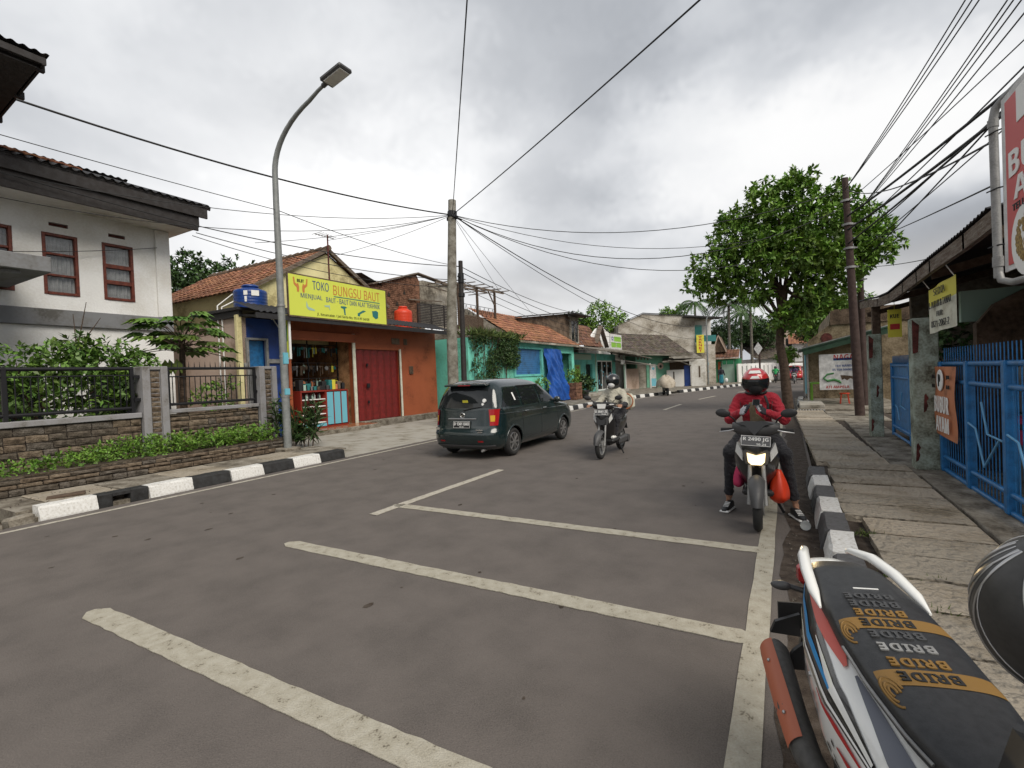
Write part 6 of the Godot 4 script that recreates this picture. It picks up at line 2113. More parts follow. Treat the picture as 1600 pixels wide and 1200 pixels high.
	b.cyl(V(0.14, 0.0, 1.55), V(0.16, 3.75, 1.6), 0.05, 0.05, 10)
	b.cyl(V(0, 2.34, 0.03), V(0, 2.42, 0.03), 0.036, 0.036, 12); b.cyl(V(0, 3.46, 0.0), V(0, 3.52, 0.0), 0.036, 0.036, 12)
	part("pipe_frame", b, "zinc", bi)
	b = B.new()
	b.bb(V(0.02, 2.28, 0.1), V(0.03, 3.62, 1.55))
	part("sheet", b, "signwhite", bi)
	b = B.new()
	b.bb(V(0.014, 2.32, 0.19), V(0.02, 3.56, 1.55))
	part("red_print", b, "signred", bi)
	b = B.new()
	b.bb(V(0.008, 3.32, 0.42), V(0.014, 3.56, 0.95))
	part("white_print", b, "inkwhite", bi)
	text_part(bi, "BUBUR", Transform3D(N, V(0.010, 3.06, 0.86)), 0.19, "inkwhite", 1.2, 0.006)
	text_part(bi, "AYAM", Transform3D(N, V(0.010, 2.86, 0.84)), 0.16, "inkwhite", 1.0, 0.006)
	text_part(bi, "TELUR PUYUH", Transform3D(N, V(0.012, 2.73, 0.62)), 0.05, "inkblack", 0.64, 0.004)
	b = B.new()
	b.cyl(V(0.012, 2.46, 0.52), V(0.016, 2.46, 0.52), 0.26, 0.26, 26)
	part("plate_print", b, "inkwhite", bi)
	b = B.new()
	rng.seed = 19
	for i in 60:
		var a := rng.randf() * TAU
		var rr := sqrt(rng.randf()) * 0.17
		b.cyl(V(0.007 + rng.randf() * 0.003, 2.47 + sin(a) * rr, 0.52 + cos(a) * rr), V(0.012, 2.47 + sin(a) * rr, 0.52 + cos(a) * rr), 0.03, 0.03, 6)
	part("food_print", b, mt("food", 0.42, 0.28, 0.08, 0.7, "heavy", 6.0), bi)
	b = B.new()
	for y in [2.5, 2.95, 3.4]: b.tube([V(-0.05, y, 0.0), V(0.0, y + 0.01, 0.06), V(0.03, y, 0.12)], 0.006, 4)
	part("wire_tie", b, "cable", bi)

# ---------- figures: tapered capsules joined by a smooth minimum, meshed as surface nets
# bones: [a, b, ra, rb, Color]
func figure(b: B, bones: Array, cell: float, k: float, crease := 0.0) -> void:
	var lo := Vector3.ONE * 1e9
	var hi := Vector3.ONE * -1e9
	for o in bones:
		var m := maxf(o[2], o[3]) + k + cell * 2.0
		for e in [o[0], o[1]]:
			lo = lo.min(e - Vector3.ONE * m); hi = hi.max(e + Vector3.ONE * m)
	var nx := int((hi.x - lo.x) / cell) + 2
	var ny := int((hi.y - lo.y) / cell) + 2
	var nz := int((hi.z - lo.z) / cell) + 2
	var f := PackedFloat32Array(); f.resize(nx * ny * nz); f.fill(9.0)
	var near := PackedFloat32Array(); near.resize(nx * ny * nz); near.fill(9.0)
	var who := PackedInt32Array(); who.resize(nx * ny * nz)
	var bi := 0
	for o in bones:
		var a: Vector3 = o[0]
		var ab: Vector3 = o[1] - a
		var l2 := maxf(ab.length_squared(), 1e-9)
		var ra: float = o[2]
		var dr: float = o[3] - ra
		var m := maxf(o[2], o[3]) + k * 1.5 + cell * 2.0
		var p0: Vector3 = (a.min(o[1]) - Vector3.ONE * m - lo) / cell
		var p1: Vector3 = (a.max(o[1]) + Vector3.ONE * m - lo) / cell
		for iz in range(maxi(0, int(p0.z)), mini(nz, int(p1.z) + 2)):
			for iy in range(maxi(0, int(p0.y)), mini(ny, int(p1.y) + 2)):
				var row := (iz * ny + iy) * nx
				for ix in range(maxi(0, int(p0.x)), mini(nx, int(p1.x) + 2)):
					var pa := lo + Vector3(ix, iy, iz) * cell - a
					var t := clampf(pa.dot(ab) / l2, 0.0, 1.0)
					var d := (pa - ab * t).length() - ra - dr * t
					var id := row + ix
					if d < near[id]:
						near[id] = d; who[id] = bi
					var e := f[id]
					var h := maxf(k - absf(e - d), 0.0) / k
					f[id] = minf(e, d) - h * h * k * 0.25
		bi += 1
	if crease > 0.0:      # folds of cloth
		var wn := FastNoiseLite.new()
		wn.seed = 8; wn.frequency = 7.0; wn.fractal_octaves = 2; wn.noise_type = FastNoiseLite.TYPE_SIMPLEX_SMOOTH; wn.fractal_type = FastNoiseLite.FRACTAL_RIDGED
		for iz in nz:
			for iy in ny:
				for ix in nx:
					var id := (iz * ny + iy) * nx + ix
					if absf(f[id]) < 0.06:
						var p := lo + Vector3(ix, iy, iz) * cell
						f[id] += wn.get_noise_3d(p.x, p.y * 1.9 + p.x * 0.8, p.z) * crease
	var vi := PackedInt32Array(); vi.resize(nx * ny * nz); vi.fill(-1)
	var vp: PackedVector3Array = []
	var vn: PackedVector3Array = []
	var vc: PackedColorArray = []
	var offs := [0, 1, nx, nx + 1, nx * ny, nx * ny + 1, nx * ny + nx, nx * ny + nx + 1]
	var edges := [[0, 1], [2, 3], [4, 5], [6, 7], [0, 2], [1, 3], [4, 6], [5, 7], [0, 4], [1, 5], [2, 6], [3, 7]]
	for iz in nz - 1:
		for iy in ny - 1:
			for ix in nx - 1:
				var id := (iz * ny + iy) * nx + ix
				var f0 := f[id]
				if f0 > cell * 3.0 or f0 < -cell * 3.0: continue
				var neg := 0
				for c in 8:
					if f[id + offs[c]] < 0.0: neg += 1
				if neg == 0 or neg == 8: continue
				var s := Vector3.ZERO
				var cnt := 0
				for e in edges:
					var d0 := f[id + offs[e[0]]]
					var d1 := f[id + offs[e[1]]]
					if (d0 < 0.0) != (d1 < 0.0):
						var t := d0 / (d0 - d1)
						var c0 := Vector3(e[0] & 1, (e[0] >> 1) & 1, e[0] >> 2)
						var c1 := Vector3(e[1] & 1, (e[1] >> 1) & 1, e[1] >> 2)
						s += c0.lerp(c1, t); cnt += 1
				vi[id] = vp.size()
				vp.append(lo + (Vector3(ix, iy, iz) + s / cnt) * cell)
				var g := Vector3(f[id + 1] - f[id] + f[id + offs[7]] - f[id + offs[6]], f[id + nx] - f[id] + f[id + offs[7]] - f[id + offs[5]], f[id + offs[4]] - f[id] + f[id + offs[7]] - f[id + offs[3]])
				vn.append(g.normalized())
				vc.append(bones[who[id]][4])
	for iz in range(1, nz - 1):
		for iy in range(1, ny - 1):
			for ix in range(1, nx - 1):
				var id := (iz * ny + iy) * nx + ix
				var s0 := f[id] < 0.0
				if absf(f[id]) > cell * 2.0: continue
				if s0 != (f[id + 1] < 0.0): _fq(b, vp, vn, vc, vi[id], vi[id - nx], vi[id - nx - nx * ny], vi[id - nx * ny])
				if s0 != (f[id + nx] < 0.0): _fq(b, vp, vn, vc, vi[id], vi[id - 1], vi[id - 1 - nx * ny], vi[id - nx * ny])
				if s0 != (f[id + nx * ny] < 0.0): _fq(b, vp, vn, vc, vi[id], vi[id - 1], vi[id - 1 - nx], vi[id - nx])
func _fq(b: B, p: PackedVector3Array, n: PackedVector3Array, c: PackedColorArray, i: int, j: int, k: int, l: int) -> void:
	if i < 0 or j < 0 or k < 0 or l < 0: return
	b.col = c[i]
	b.t3(p[i], p[j], p[k], n[i], n[j], n[k])
	b.t3(p[i], p[k], p[l], n[i], n[k], n[l])
	b.col = Color.WHITE

# five-fingered hand: w = wrist, f = towards the fingers, pn = out of the palm, side = towards the thumb
func hand(b: B, w: Vector3, f: Vector3, pn: Vector3, side: Vector3, col: Color, tip: Color, curl := 1.0, cell := 0.006) -> void:
	var bones: Array = []
	var palm := w + f * 0.085
	for i in 4:
		var off := side * (0.033 - i * 0.022)
		bones.append([w + side * (0.02 - i * 0.012), palm + off, 0.017, 0.0135, col])
		var l: float = [0.068, 0.078, 0.072, 0.056][i]
		var d := f
		var p := palm + off
		for s in 3:
			d = (d + pn * 0.42 * curl).normalized()
			var q: Vector3 = p + d * l * [0.45, 0.33, 0.26][s]
			bones.append([p, q, 0.0105 - s * 0.001, 0.0098 - s * 0.001, col if s == 0 else tip])
			p = q
	var t0 := w + f * 0.025 + side * 0.026
	var t1 := t0 + (side * 0.7 + f * 0.6 + pn * 0.25).normalized() * 0.045
	var t2 := t1 + (f * 0.85 + pn * 0.5 * curl).normalized() * 0.034
	bones.append([w + f * 0.01, t0, 0.018, 0.015, col]); bones.append([t0, t1, 0.0135, 0.0115, col]); bones.append([t1, t2, 0.011, 0.0095, tip])
	figure(b, bones, cell, 0.012)

func torus(b: B, xf: Transform3D, R: float, r: float, seg := 28, k := 8, sq := 1.0) -> void:
	var rings: Array = []
	for i in seg + 1:
		var a := TAU * i / seg
		var ring := PackedVector3Array()
		for j in k:
			var t := TAU * j / k
			var rr := R + r * cos(t)
			ring.append(xf * V(r * sq * sin(t), rr * sin(a), rr * cos(a)))
		rings.append(ring)
	b.loft(rings, false, false)

func wheel(parent: Node, at: Vector3, R: float, w: float, rimm: String, spokes := 6) -> void:
	var o := Node3D.new(); o.name = "wheel"; o.position = at; parent.add_child(o, true)
	var b := B.new()
	torus(b, Transform3D(), R - w * 0.5, w * 0.5, 32, 10, 1.0)
	part("tyre", b, "rubber", o)
	b = B.new()
	torus(b, Transform3D(), R - w * 0.95, 0.012, 28, 6, w * 30.0)
	b.cyl(V(-w * 0.42, 0, 0), V(w * 0.42, 0, 0), 0.045, 0.045, 12)
	for i in spokes:
		var a := TAU * i / spokes
		var d := V(0, sin(a), cos(a))
		b.bar(d * 0.03, d * (R - w * 0.9), 0.022, 0.03)
	part("rim", b, rimm, o)

# scooter seen whole: front towards local +z, rider's left towards +x
func scooter(label: String, at: Vector3, turn: float, steer: float, opt: Dictionary) -> Node3D:
	var s := thing("scooter", label, "scooter", at, turn, opt.get("group", ""))
	var body: String = opt.get("body", "blackpaint")
	var trim: String = opt.get("trim", "plasticgrey")
	var b: B
	wheel(s, V(0, 0.25, 0.64), 0.25, 0.085, opt.get("rim", "plasticgrey"), 5)
	wheel(s, V(0, 0.25, -0.62), 0.25, 0.095, opt.get("rim", "plasticgrey"), 5)
	b = B.new()
	for x in [-0.075, 0.075]: b.cyl(V(x, 0.25, 0.64), V(x * 0.8, 0.62, 0.50), 0.02, 0.02, 8)
	b.cyl(V(0.05, 0.25, 0.64), V(0.058, 0.25, 0.64), 0.1, 0.1, 20)
	part("fork", b, "zinc", s)
	# front mudguard
	b = B.new()
	var pts: Array = []
	for i in 15:
		var a := lerpf(0.15, 2.5, i / 14.0)
		var row: Array = []
		for j in 7:
			var u := j / 3.0 - 1.0
			var rr := 0.30 - 0.05 * u * u
			var ww := 0.075 * (0.55 + 0.45 * sin(a * 1.15))
			row.append(V(u * ww, 0.25 + rr * sin(a), 0.64 + rr * cos(a)))
		pts.append(row)
	b.sheet(pts, V(0, 1, 0.5))
	part("mudguard", b, opt.get("guard", trim), s)
	# front shield
	b = B.new()
	var rings: Array = []
	for r in [[0.30, 0.10, 0.30], [0.42, 0.15, 0.37], [0.55, 0.19, 0.45], [0.68, 0.21, 0.52], [0.80, 0.19, 0.54], [0.88, 0.15, 0.51], [0.93, 0.08, 0.46]]:
		var ring := PackedVector3Array()
		for i in 11:
			var u := i / 5.0 - 1.0
			ring.append(V(u * r[1], r[0], r[2] - 0.16 * pow(absf(u), 1.8)))
		for i in 7:
			var u := 1.0 - i / 3.0
			ring.append(V(u * r[1] * 0.9, r[0], r[2] - 0.13 - 0.10 * pow(absf(u), 2.0)))
		rings.append(ring)
	b.loft(rings)
	part("front_shield", b, body, s)
	# lamp cluster
	b = B.new()
	var lp: Array = [V2(-0.085, 0.045), V2(0.0, 0.02), V2(0.085, 0.045), V2(0.075, -0.045), V2(0.045, -0.075), V2(-0.045, -0.075), V2(-0.075, -0.045)]
	b.poly(lp, 0.05, Transform3D(Basis(V(1, 0, 0), -0.18), V(0, 0.70, 0.50)))
	part("headlight", b, opt.get("headlight", "clearlamp"), s)
	for sx in [-1.0, 1.0]:
		b = B.new()
		b.poly([V2(0.115 * sx, 0.03), V2(0.17 * sx, 0.13), V2(0.19 * sx, 0.03), V2(0.12 * sx, -0.06)], 0.05, Transform3D(Basis(V(0, 1, 0), 0.35 * sx), V(0, 0.72, 0.475)))
		part("indicator", b, "clearlamp", s)
		b = B.new()
		b.poly([V2(0.02 * sx, -0.10), V2(0.10 * sx, -0.06), V2(0.125 * sx, 0.06), V2(0.10 * sx, 0.08), V2(0.03 * sx, 0.065)], 0.03, Transform3D(Basis(V(0, 1, 0), 0.2 * sx), V(0, 0.70, 0.495)))
		part("lamp_surround", b, trim, s)
	# floor, tunnel and engine
	b = B.new()
	b.bb(V(-0.15, 0.27, -0.12), V(0.15, 0.33, 0.34), 0.02)
	b.bb(V(-0.05, 0.2, -0.5), V(0.05, 0.28, 0.25), 0.01)
	part("footboard", b, "plastic", s)
	b = B.new()
	b.bb(V(0.05, 0.19, -0.66), V(0.17, 0.33, -0.08), 0.03); b.cyl(V(0.09, 0.25, -0.62), V(0.18, 0.25, -0.62), 0.09, 0.08, 14)
	part("engine", b, "plasticgrey", s)
	b = B.new()
	b.cyl(V(-0.15, 0.30, -0.28), V(-0.16, 0.38, -0.86), 0.05, 0.06, 12); b.tube([V(-0.06, 0.22, 0.0), V(-0.12, 0.2, -0.15), V(-0.15, 0.30, -0.3)], 0.018, 8)
	part("exhaust", b, "plastic", s)
	# rear body and seat
	b = B.new()
	rings = []
	for r in [[0.16, 0.11, 0.30, 0.56], [0.0, 0.14, 0.33, 0.66], [-0.2, 0.165, 0.38, 0.71], [-0.45, 0.17, 0.45, 0.73], [-0.68, 0.14, 0.55, 0.76], [-0.86, 0.08, 0.64, 0.78]]:
		rings.append(_se(r[0], r[1], r[2], r[3], 3.0, 20))
	b.loft(rings)
	part("rear_body", b, body, s)
	b = B.new()
	rings = []
	for r in [[0.02, 0.08, 0.68, 0.715], [-0.06, 0.115, 0.66, 0.745], [-0.3, 0.15, 0.68, 0.765], [-0.5, 0.145, 0.70, 0.795], [-0.68, 0.115, 0.73, 0.82], [-0.74, 0.07, 0.75, 0.80]]:
		rings.append(_se(r[0], r[1], r[2], r[3], 3.2, 20))
	b.loft(rings)
	part("seat", b, "plastic", s)
	b = B.new()
	b.tube([V(0.11, 0.74, -0.55), V(0.13, 0.80, -0.78), V(0.06, 0.81, -0.92), V(-0.06, 0.81, -0.92), V(-0.13, 0.80, -0.78), V(-0.11, 0.74, -0.55)], 0.016, 8)
	part("grab_rail", b, trim, s)
	b = B.new()
	b.bb(V(-0.07, 0.66, -0.90), V(0.07, 0.74, -0.86), 0.01)
	part("tail_light", b, "redlamp", s)
	b = B.new()
	b.bar(V(0, 0.64, -0.84), V(0, 0.42, -0.96), 0.12, 0.015)
	part("rear_mudguard", b, "plastic", s)
	b = B.new()
	b.bar(V(0.1, 0.28, -0.1), V(0.24, 0.02, -0.02), 0.02, 0.02)
	part("side_stand", b, "iron", s)
	# handlebar, turned by steer
	var h := Node3D.new(); h.name = "handlebar"; h.position = V(0, 0.93, 0.40); h.rotation.y = steer; s.add_child(h)
	b = B.new()
	rings = []
	for i in 13:
		var u := i / 6.0 - 1.0
		var hh := 0.085 * (1.0 - 0.45 * u * u)
		var dd := 0.10 * (1.0 - 0.5 * u * u)
		var ring := PackedVector3Array()
		for j in 12:
			var a := TAU * j / 12
			ring.append(V(u * 0.22, 0.045 + hh * sin(a) + 0.02 * absf(u), dd * cos(a) - 0.05 * u * u + 0.02))
		rings.append(ring)
	b.loft(rings)
	part("cowl", b, opt.get("cowl", trim), h)
	if opt.has("bar_lamp"):
		b = B.new()
		b.poly([V2(-0.09, 0.05), V2(0.09, 0.05), V2(0.07, -0.04), V2(-0.07, -0.04)], 0.03, Transform3D(Basis(V(1, 0, 0), -0.2), V(0, 0.05, 0.105)))
		part("bar_headlight", b, "clearlamp", h)
	b = B.new()
	b.poly([V2(0, -0.06), V2(0.09, 0.04), V2(0.17, 0.06), V2(0.07, 0.09), V2(0, 0.08), V2(-0.07, 0.09), V2(-0.17, 0.06), V2(-0.09, 0.04)], 0.03, Transform3D(Basis(V(1, 0, 0), -0.3), V(0, 0.05, 0.10)))
	part("cowl_trim", b, "plastic", h)
	for sx in [-1.0, 1.0]:
		b = B.new()
		b.cyl(V(0.2 * sx, 0.04, -0.02), V(0.335 * sx, 0.03, -0.06), 0.019, 0.021, 10)
		part("grip", b, "rubber", h)
		b = B.new()
		b.tube([V(0.19 * sx, 0.045, 0.02), V(0.25 * sx, 0.03, 0.035), V(0.345 * sx, 0.015, 0.0)], [0.008, 0.009, 0.006], 6)
		part("lever", b, "steel", h)
		var mr := Node3D.new(); mr.name = "mirror"; h.add_child(mr, true)
		b = B.new()
		b.tube([V(0.17 * sx, 0.07, -0.01), V(0.20 * sx, 0.15, 0.0), V(0.26 * sx, 0.195, 0.01)], 0.008, 6)
		part("stem", b, "iron", mr)
		b = B.new()
		b.ell(V(0.305 * sx, 0.215, 0.015), V(0.075, 0.045, 0.022), Basis(V(0, 0, 1), 0.12 * sx), 16, 10)
		part("shell", b, "plastic", mr)
		b = B.new()
		b.cyl(V(0.305 * sx, 0.215, -0.006), V(0.305 * sx, 0.215, -0.010), 0.038, 0.038, 16)
		part("glass", b, "chrome", mr)
	# number plate
	var p := Node3D.new(); p.name = "number_plate"; p.position = V(0, 0.875, 0.545); p.rotation.x = -0.15; p.rotation.z = opt.get("plate_tilt", 0.0); s.add_child(p)
	b = B.new()
	b.bb(V(-0.135, -0.052, -0.004), V(0.135, 0.052, 0.0), 0.001)
	part("sheet", b, "plate", p)
	b = B.new()
	for y in [-0.05, 0.046]: b.bb(V(-0.133, y, 0.0), V(0.133, y + 0.004, 0.002))
	for x in [-0.133, 0.129]: b.bb(V(x, -0.05, 0.0), V(x + 0.004, 0.05, 0.002))
	part("rim", b, "inkwhite", p)
	text_part(p, opt.get("plate", "2490"), Transform3D(Basis(), V(0, 0.014, 0.001)), 0.045, "inkwhite", 0.23, 0.003)
	text_part(p, opt.get("plate2", "10.24"), Transform3D(Basis(), V(0.05, -0.032, 0.001)), 0.02, "inkwhite", 0.09, 0.003)
	b = B.new()
	b.bb(V(-0.03, -0.01, -0.07), V(0.03, 0.03, -0.004))
	part("bracket", b, "iron", p)
	return s

# superellipse ring at z: half width, bottom, top
func _se(z: float, w: float, y0: float, y1: float, n: float, k: int) -> PackedVector3Array:
	var ring := PackedVector3Array()
	for j in k:
		ring.append(_sep(z, w, y0, y1, n, TAU * j / k, 0.0))
	return ring
func _sep(z: float, w: float, y0: float, y1: float, n: float, a: float, off: float) -> Vector3:
	var c := cos(a)
	var s := sin(a)
	return V((w + off) * signf(c) * pow(absf(c), 2.0 / n), (y0 + y1) * 0.5 + ((y1 - y0) * 0.5 + off) * signf(s) * pow(absf(s), 2.0 / n), z)

func helmet(parent: Node, at: Vector3, bs: Basis, m: String, visor: String, r := 0.145) -> Node3D:
	var h := Node3D.new(); h.name = "helmet"; h.position = at; h.basis = bs; parent.add_child(h, true)
	# shell with a face opening towards +z
	var b := B.new()
	var rings: Array = []
	for i in 15:
		var th := PI * 0.5 - (PI * 0.80) * i / 14.0
		var ring := PackedVector3Array()
		for j in 28:
			var a := TAU * j / 28
			var x := cos(th) * sin(a) * r * 0.93
			var z := cos(th) * cos(a) * r * 1.12
			var y := sin(th) * r
			if i == 0: x = 0.001 * sin(a); z = 0.001 * cos(a)
			if y < -0.25 * r and z > 0: z *= 1.0
			ring.append(V(x, y, z))
		rings.append(ring)
	b.loft(rings, true, false)
	part("shell", b, m, h)
	b = B.new()
	var pts: Array = []
	for i in 13:
		var a := lerpf(-1.25, 1.25, i / 12.0)
		var row: Array = []
		for j in 7:
			var th := lerpf(0.28, -0.62, j / 6.0)
			row.append(V(cos(th) * sin(a) * r * 0.965, sin(th) * r * 1.02, cos(th) * cos(a) * r * 1.15))
		pts.append(row)
	b.sheet(pts, V(0, 0, 1))
	part("visor", b, visor, h)
	b = B.new()
	torus(b, Transform3D(Basis(V(0, 0, 1), PI / 2) * Basis.from_scale(V(1, 1, 1)), V(0, -r * 0.82, 0)), r * 0.66, 0.018, 24, 6)
	part("rim", b, "plastic", h)
	return h

# ---------- the dark people carrier: y, rear z, front z, half width
var CP := [[0.20, -1.90, 1.98, 0.74], [0.27, -1.99, 2.06, 0.80], [0.40, -2.03, 2.09, 0.825], [0.52, -2.035, 2.09, 0.83], [0.58, -2.0, 2.08, 0.828], [0.64, -1.97, 2.06, 0.826], [0.76, -1.95, 2.0, 0.824], [0.88, -1.935, 1.86, 0.818], [0.95, -1.925, 1.45, 0.812], [1.0, -1.92, 1.12, 0.802], [1.15, -1.875, 0.88, 0.757], [1.30, -1.81, 0.63, 0.705], [1.42, -1.745, 0.42, 0.65], [1.50, -1.67, 0.22, 0.585], [1.555, -1.55, -0.05, 0.49], [1.59, -1.35, -0.35, 0.38], [1.605, -1.0, -0.6, 0.2]]
func cp(y: float) -> Array:
	for i in CP.size() - 1:
		if y <= CP[i + 1][0]:
			var t := clampf((y - CP[i][0]) / (CP[i + 1][0] - CP[i][0]), 0, 1)
			return [lerpf(CP[i][1], CP[i + 1][1], t), lerpf(CP[i][2], CP[i + 1][2], t), lerpf(CP[i][3], CP[i + 1][3], t)]
	return [CP[-1][1], CP[-1][2], CP[-1][3]]
func car_side(z: float, y: float, sx: float, off: float) -> Vector3:
	var c := cp(y)
	var zt := clampf((z - (c[0] + c[1]) * 0.5) / ((c[1] - c[0]) * 0.5), -1, 1)
	return V(sx * (c[2] * pow(maxf(0.0, 1 - pow(absf(zt), 11.0)), 0.2) + off), y, z)
func car_end(x: float, y: float, back: float, off: float) -> Vector3:
	var c := cp(y)
	var u := clampf(x / c[2], -1, 1)
	var hl: float = (c[1] - c[0]) * 0.5
	return V(x, y, (c[0] + c[1]) * 0.5 + back * (hl * pow(maxf(0.0, 1 - pow(absf(u), 5.0)), 1 / 11.0) + off))
# patch on the side between a bottom and a top edge: [z at bottom start, z at bottom end, z at top start, z at top end]
func side_patch(zs: Array, y0: float, y1: float, sx: float, off: float, nu := 14, nv := 6) -> B:
	var b := B.new()
	var pts: Array = []
	for i in nu + 1:
		var row: Array = []
		for j in nv + 1:
			var v := float(j) / nv
			var u := float(i) / nu
			row.append(car_side(lerpf(lerpf(zs[0], zs[1], u), lerpf(zs[2], zs[3], u), v), lerpf(y0, y1, v), sx, off))
		pts.append(row)
	b.sheet(pts, V(sx, 0.2, 0))
	return b
func end_patch(xs: Array, y0: float, y1: float, back: float, off: float, nu := 14, nv := 6) -> B:
	var b := B.new()
	var pts: Array = []
	for i in nu + 1:
		var row: Array = []
		for j in nv + 1:
			var v := float(j) / nv
			var u := float(i) / nu
			row.append(car_end(lerpf(lerpf(xs[0], xs[1], u), lerpf(xs[2], xs[3], u), v), lerpf(y0, y1, v), back, off))
		pts.append(row)
	b.sheet(pts, V(0, 0.2, back))
	return b
func car(label: String, at: Vector3, turn: float, paint: String, full: bool) -> void:
	var c := thing("car", label, "car", at, turn)
	var b := B.new()
	var ys: Array = []
	var y := 0.20
	while y < 1.0: ys.append(y); y += 0.04
	for k in [1.0, 1.05, 1.1, 1.15, 1.2, 1.25, 1.3, 1.36, 1.42, 1.46, 1.5, 1.53, 1.555, 1.575, 1.59, 1.605]: ys.append(k)
	var rings: Array = []
	for yy in ys:
		var ring := PackedVector3Array()
		var k := cp(yy)
		var zm: float = (k[0] + k[1]) * 0.5
		var hl: float = (k[1] - k[0]) * 0.5
		for i in 64:
			var zt := lerpf(-0.94, 0.94, i / 63.0)
			ring.append(V(k[2] * pow(1 - pow(absf(zt), 11.0), 0.2), yy, zm + hl * zt))
		var xe: float = pow(1 - pow(0.94, 11.0), 0.2)
		for i in range(1, 14):
			var u := lerpf(xe, -xe, i / 14.0)
			ring.append(V(k[2] * u, yy, zm + hl * pow(1 - pow(absf(u), 5.0), 1 / 11.0)))
		for i in 64:
			var zt := lerpf(0.94, -0.94, i / 63.0)
			ring.append(V(-k[2] * pow(1 - pow(absf(zt), 11.0), 0.2), yy, zm + hl * zt))
		for i in range(1, 14):
			var u := lerpf(-xe, xe, i / 14.0)
			ring.append(V(k[2] * u, yy, zm - hl * pow(1 - pow(absf(u), 5.0), 1 / 11.0)))
		rings.append(ring)
	# skin, leaving the wheel arches open
	var n := rings.size()
	var kk: int = rings[0].size()
	var nn: Array = []
	for i in n:
		var row := PackedVector3Array()
		for j in kk:
			var g: Vector3 = (rings[i][(j + 1) % kk] - rings[i][(j - 1 + kk) % kk]).cross(rings[mini(i + 1, n - 1)][j] - rings[maxi(i - 1, 0)][j]).normalized()
			if g.dot(rings[i][j] - V(0, 0.75, 0)) < 0: g = -g
			row.append(g)
		nn.append(row)
	for i in n - 1:
		for j in kk:
			var j2 := (j + 1) % kk
			var m: Vector3 = (rings[i][j] + rings[i + 1][j2]) * 0.5
			var skip := false
			for wz in [-1.2625, 1.2625]:
				if Vector2(m.z - wz, m.y - 0.29).length() < 0.335 and absf(m.x) > 0.6: skip = true
			if skip: continue
			b.t3(rings[i][j], rings[i + 1][j], rings[i + 1][j2], nn[i][j], nn[i + 1][j], nn[i + 1][j2])
			b.t3(rings[i][j], rings[i + 1][j2], rings[i][j2], nn[i][j], nn[i + 1][j2], nn[i][j2])
	b.fan(rings[n - 1], V(0, 1.607, -0.8), Vector3.UP)
	part("body", b, paint, c)
	b = B.new()
	b.bb(V(-0.6, 0.2, -1.85), V(0.6, 0.26, 1.9))
	for wz in [-1.2625, 1.2625]: b.bb(V(-0.62, 0.2, wz - 0.35), V(0.62, 0.7, wz + 0.35))
	part("underbody", b, "plastic", c)
	for wz in [-1.2625, 1.2625]:
		for sx in [-1.0, 1.0]:
			var w := Node3D.new(); w.name = "wheel"; w.position = V(sx * 0.735, 0.292, wz); c.add_child(w, true)
			b = B.new()
			torus(b, Transform3D(), 0.235, 0.058, 36, 10, 1.4)
			part("tyre", b, "rubber", w)
			b = B.new()
			torus(b, Transform3D(Basis(), V(sx * 0.05, 0, 0)), 0.185, 0.014, 32, 6, 1.0)
			b.cyl(V(sx * 0.04, 0, 0), V(sx * 0.075, 0, 0), 0.045, 0.035, 14)
			for i in 8:
				var a := TAU * i / 8
				var d := V(0, sin(a), cos(a))
				b.bar(V(sx * 0.062, 0, 0) + d * 0.03, V(sx * 0.055, 0, 0) + d * 0.185, 0.02, 0.034)
			part("rim", b, "steel", w)
			b = B.new()
			b.cyl(V(-0.06, 0, 0), V(sx * 0.02, 0, 0), 0.178, 0.178, 24)
			part("hub", b, "plastic", w)
			b = B.new()
			var tp: Array = []
			for i in 17:
				var a := PI * (i / 16.0) * 1.1 - 0.157
				tp.append(car_side(wz + 0.345 * cos(a), 0.29 + 0.345 * sin(a), sx, -0.004))
			b.tube(tp, 0.018, 6)
			part("arch_trim", b, paint, c)
	# glass
	for sx in [-1.0, 1.0]:
		part("side_window", side_patch([-1.68, -0.93, -1.42, -0.90], 1.03, 1.41, sx, 0.006), "glassdark", c)
		part("side_window", side_patch([-0.85, -0.03, -0.83, -0.08], 1.02, 1.43, sx, 0.006), "glassdark", c)
		part("side_window", side_patch([0.05, 0.80, 0.0, 0.34], 1.02, 1.42, sx, 0.006), "glassdark", c)
		b = B.new()
		for z in [[-0.90, -0.88], [0.0, 0.0], [0.88, 0.95]]:
			var tp: Array = []
			for i in 8: tp.append(car_side(lerpf(z[1], z[0], i / 7.0), lerpf(0.34, 1.0, i / 7.0), sx, 0.001))
			b.tube(tp, 0.004, 4)
		var sp: Array = []
		for i in 12: sp.append(car_side(lerpf(-0.88, 0.95, i / 11.0), 0.34, sx, 0.001))
		b.tube(sp, 0.004, 4)
		part("door_seam", b, "plastic", c)
		b = B.new()
		var cr: Array = []
		for i in 20: cr.append(car_side(lerpf(-1.75, 1.5, i / 19.0), 0.90 - 0.05 * i / 19.0, sx, 0.0))
		b.tube(cr, 0.009, 6)
		part("crease", b, paint, c)
		for z in [-0.72, 0.16]:
			b = B.new()
			b.box(car_side(z, 0.885, sx, 0.02), V(0.03, 0.035, 0.17), Basis(), 0.012)
			part("door_handle", b, paint, c)
		var mr := car_side(0.78, 1.04, sx, 0.10)
		b = B.new()
		b.ell(mr, V(0.09, 0.075, 0.06), Basis(), 14, 8)
		b.bar(car_side(0.80, 1.0, sx, 0.0), mr - V(0, 0.05, 0), 0.03, 0.03)
		part("wing_mirror", b, paint, c)
		b = B.new()
		var vp: Array = []
		for i in 10: vp.append(car_side(lerpf(-0.86, 0.30, i / 9.0), 1.435, sx, 0.02))
		b.tube(vp, 0.012, 5)
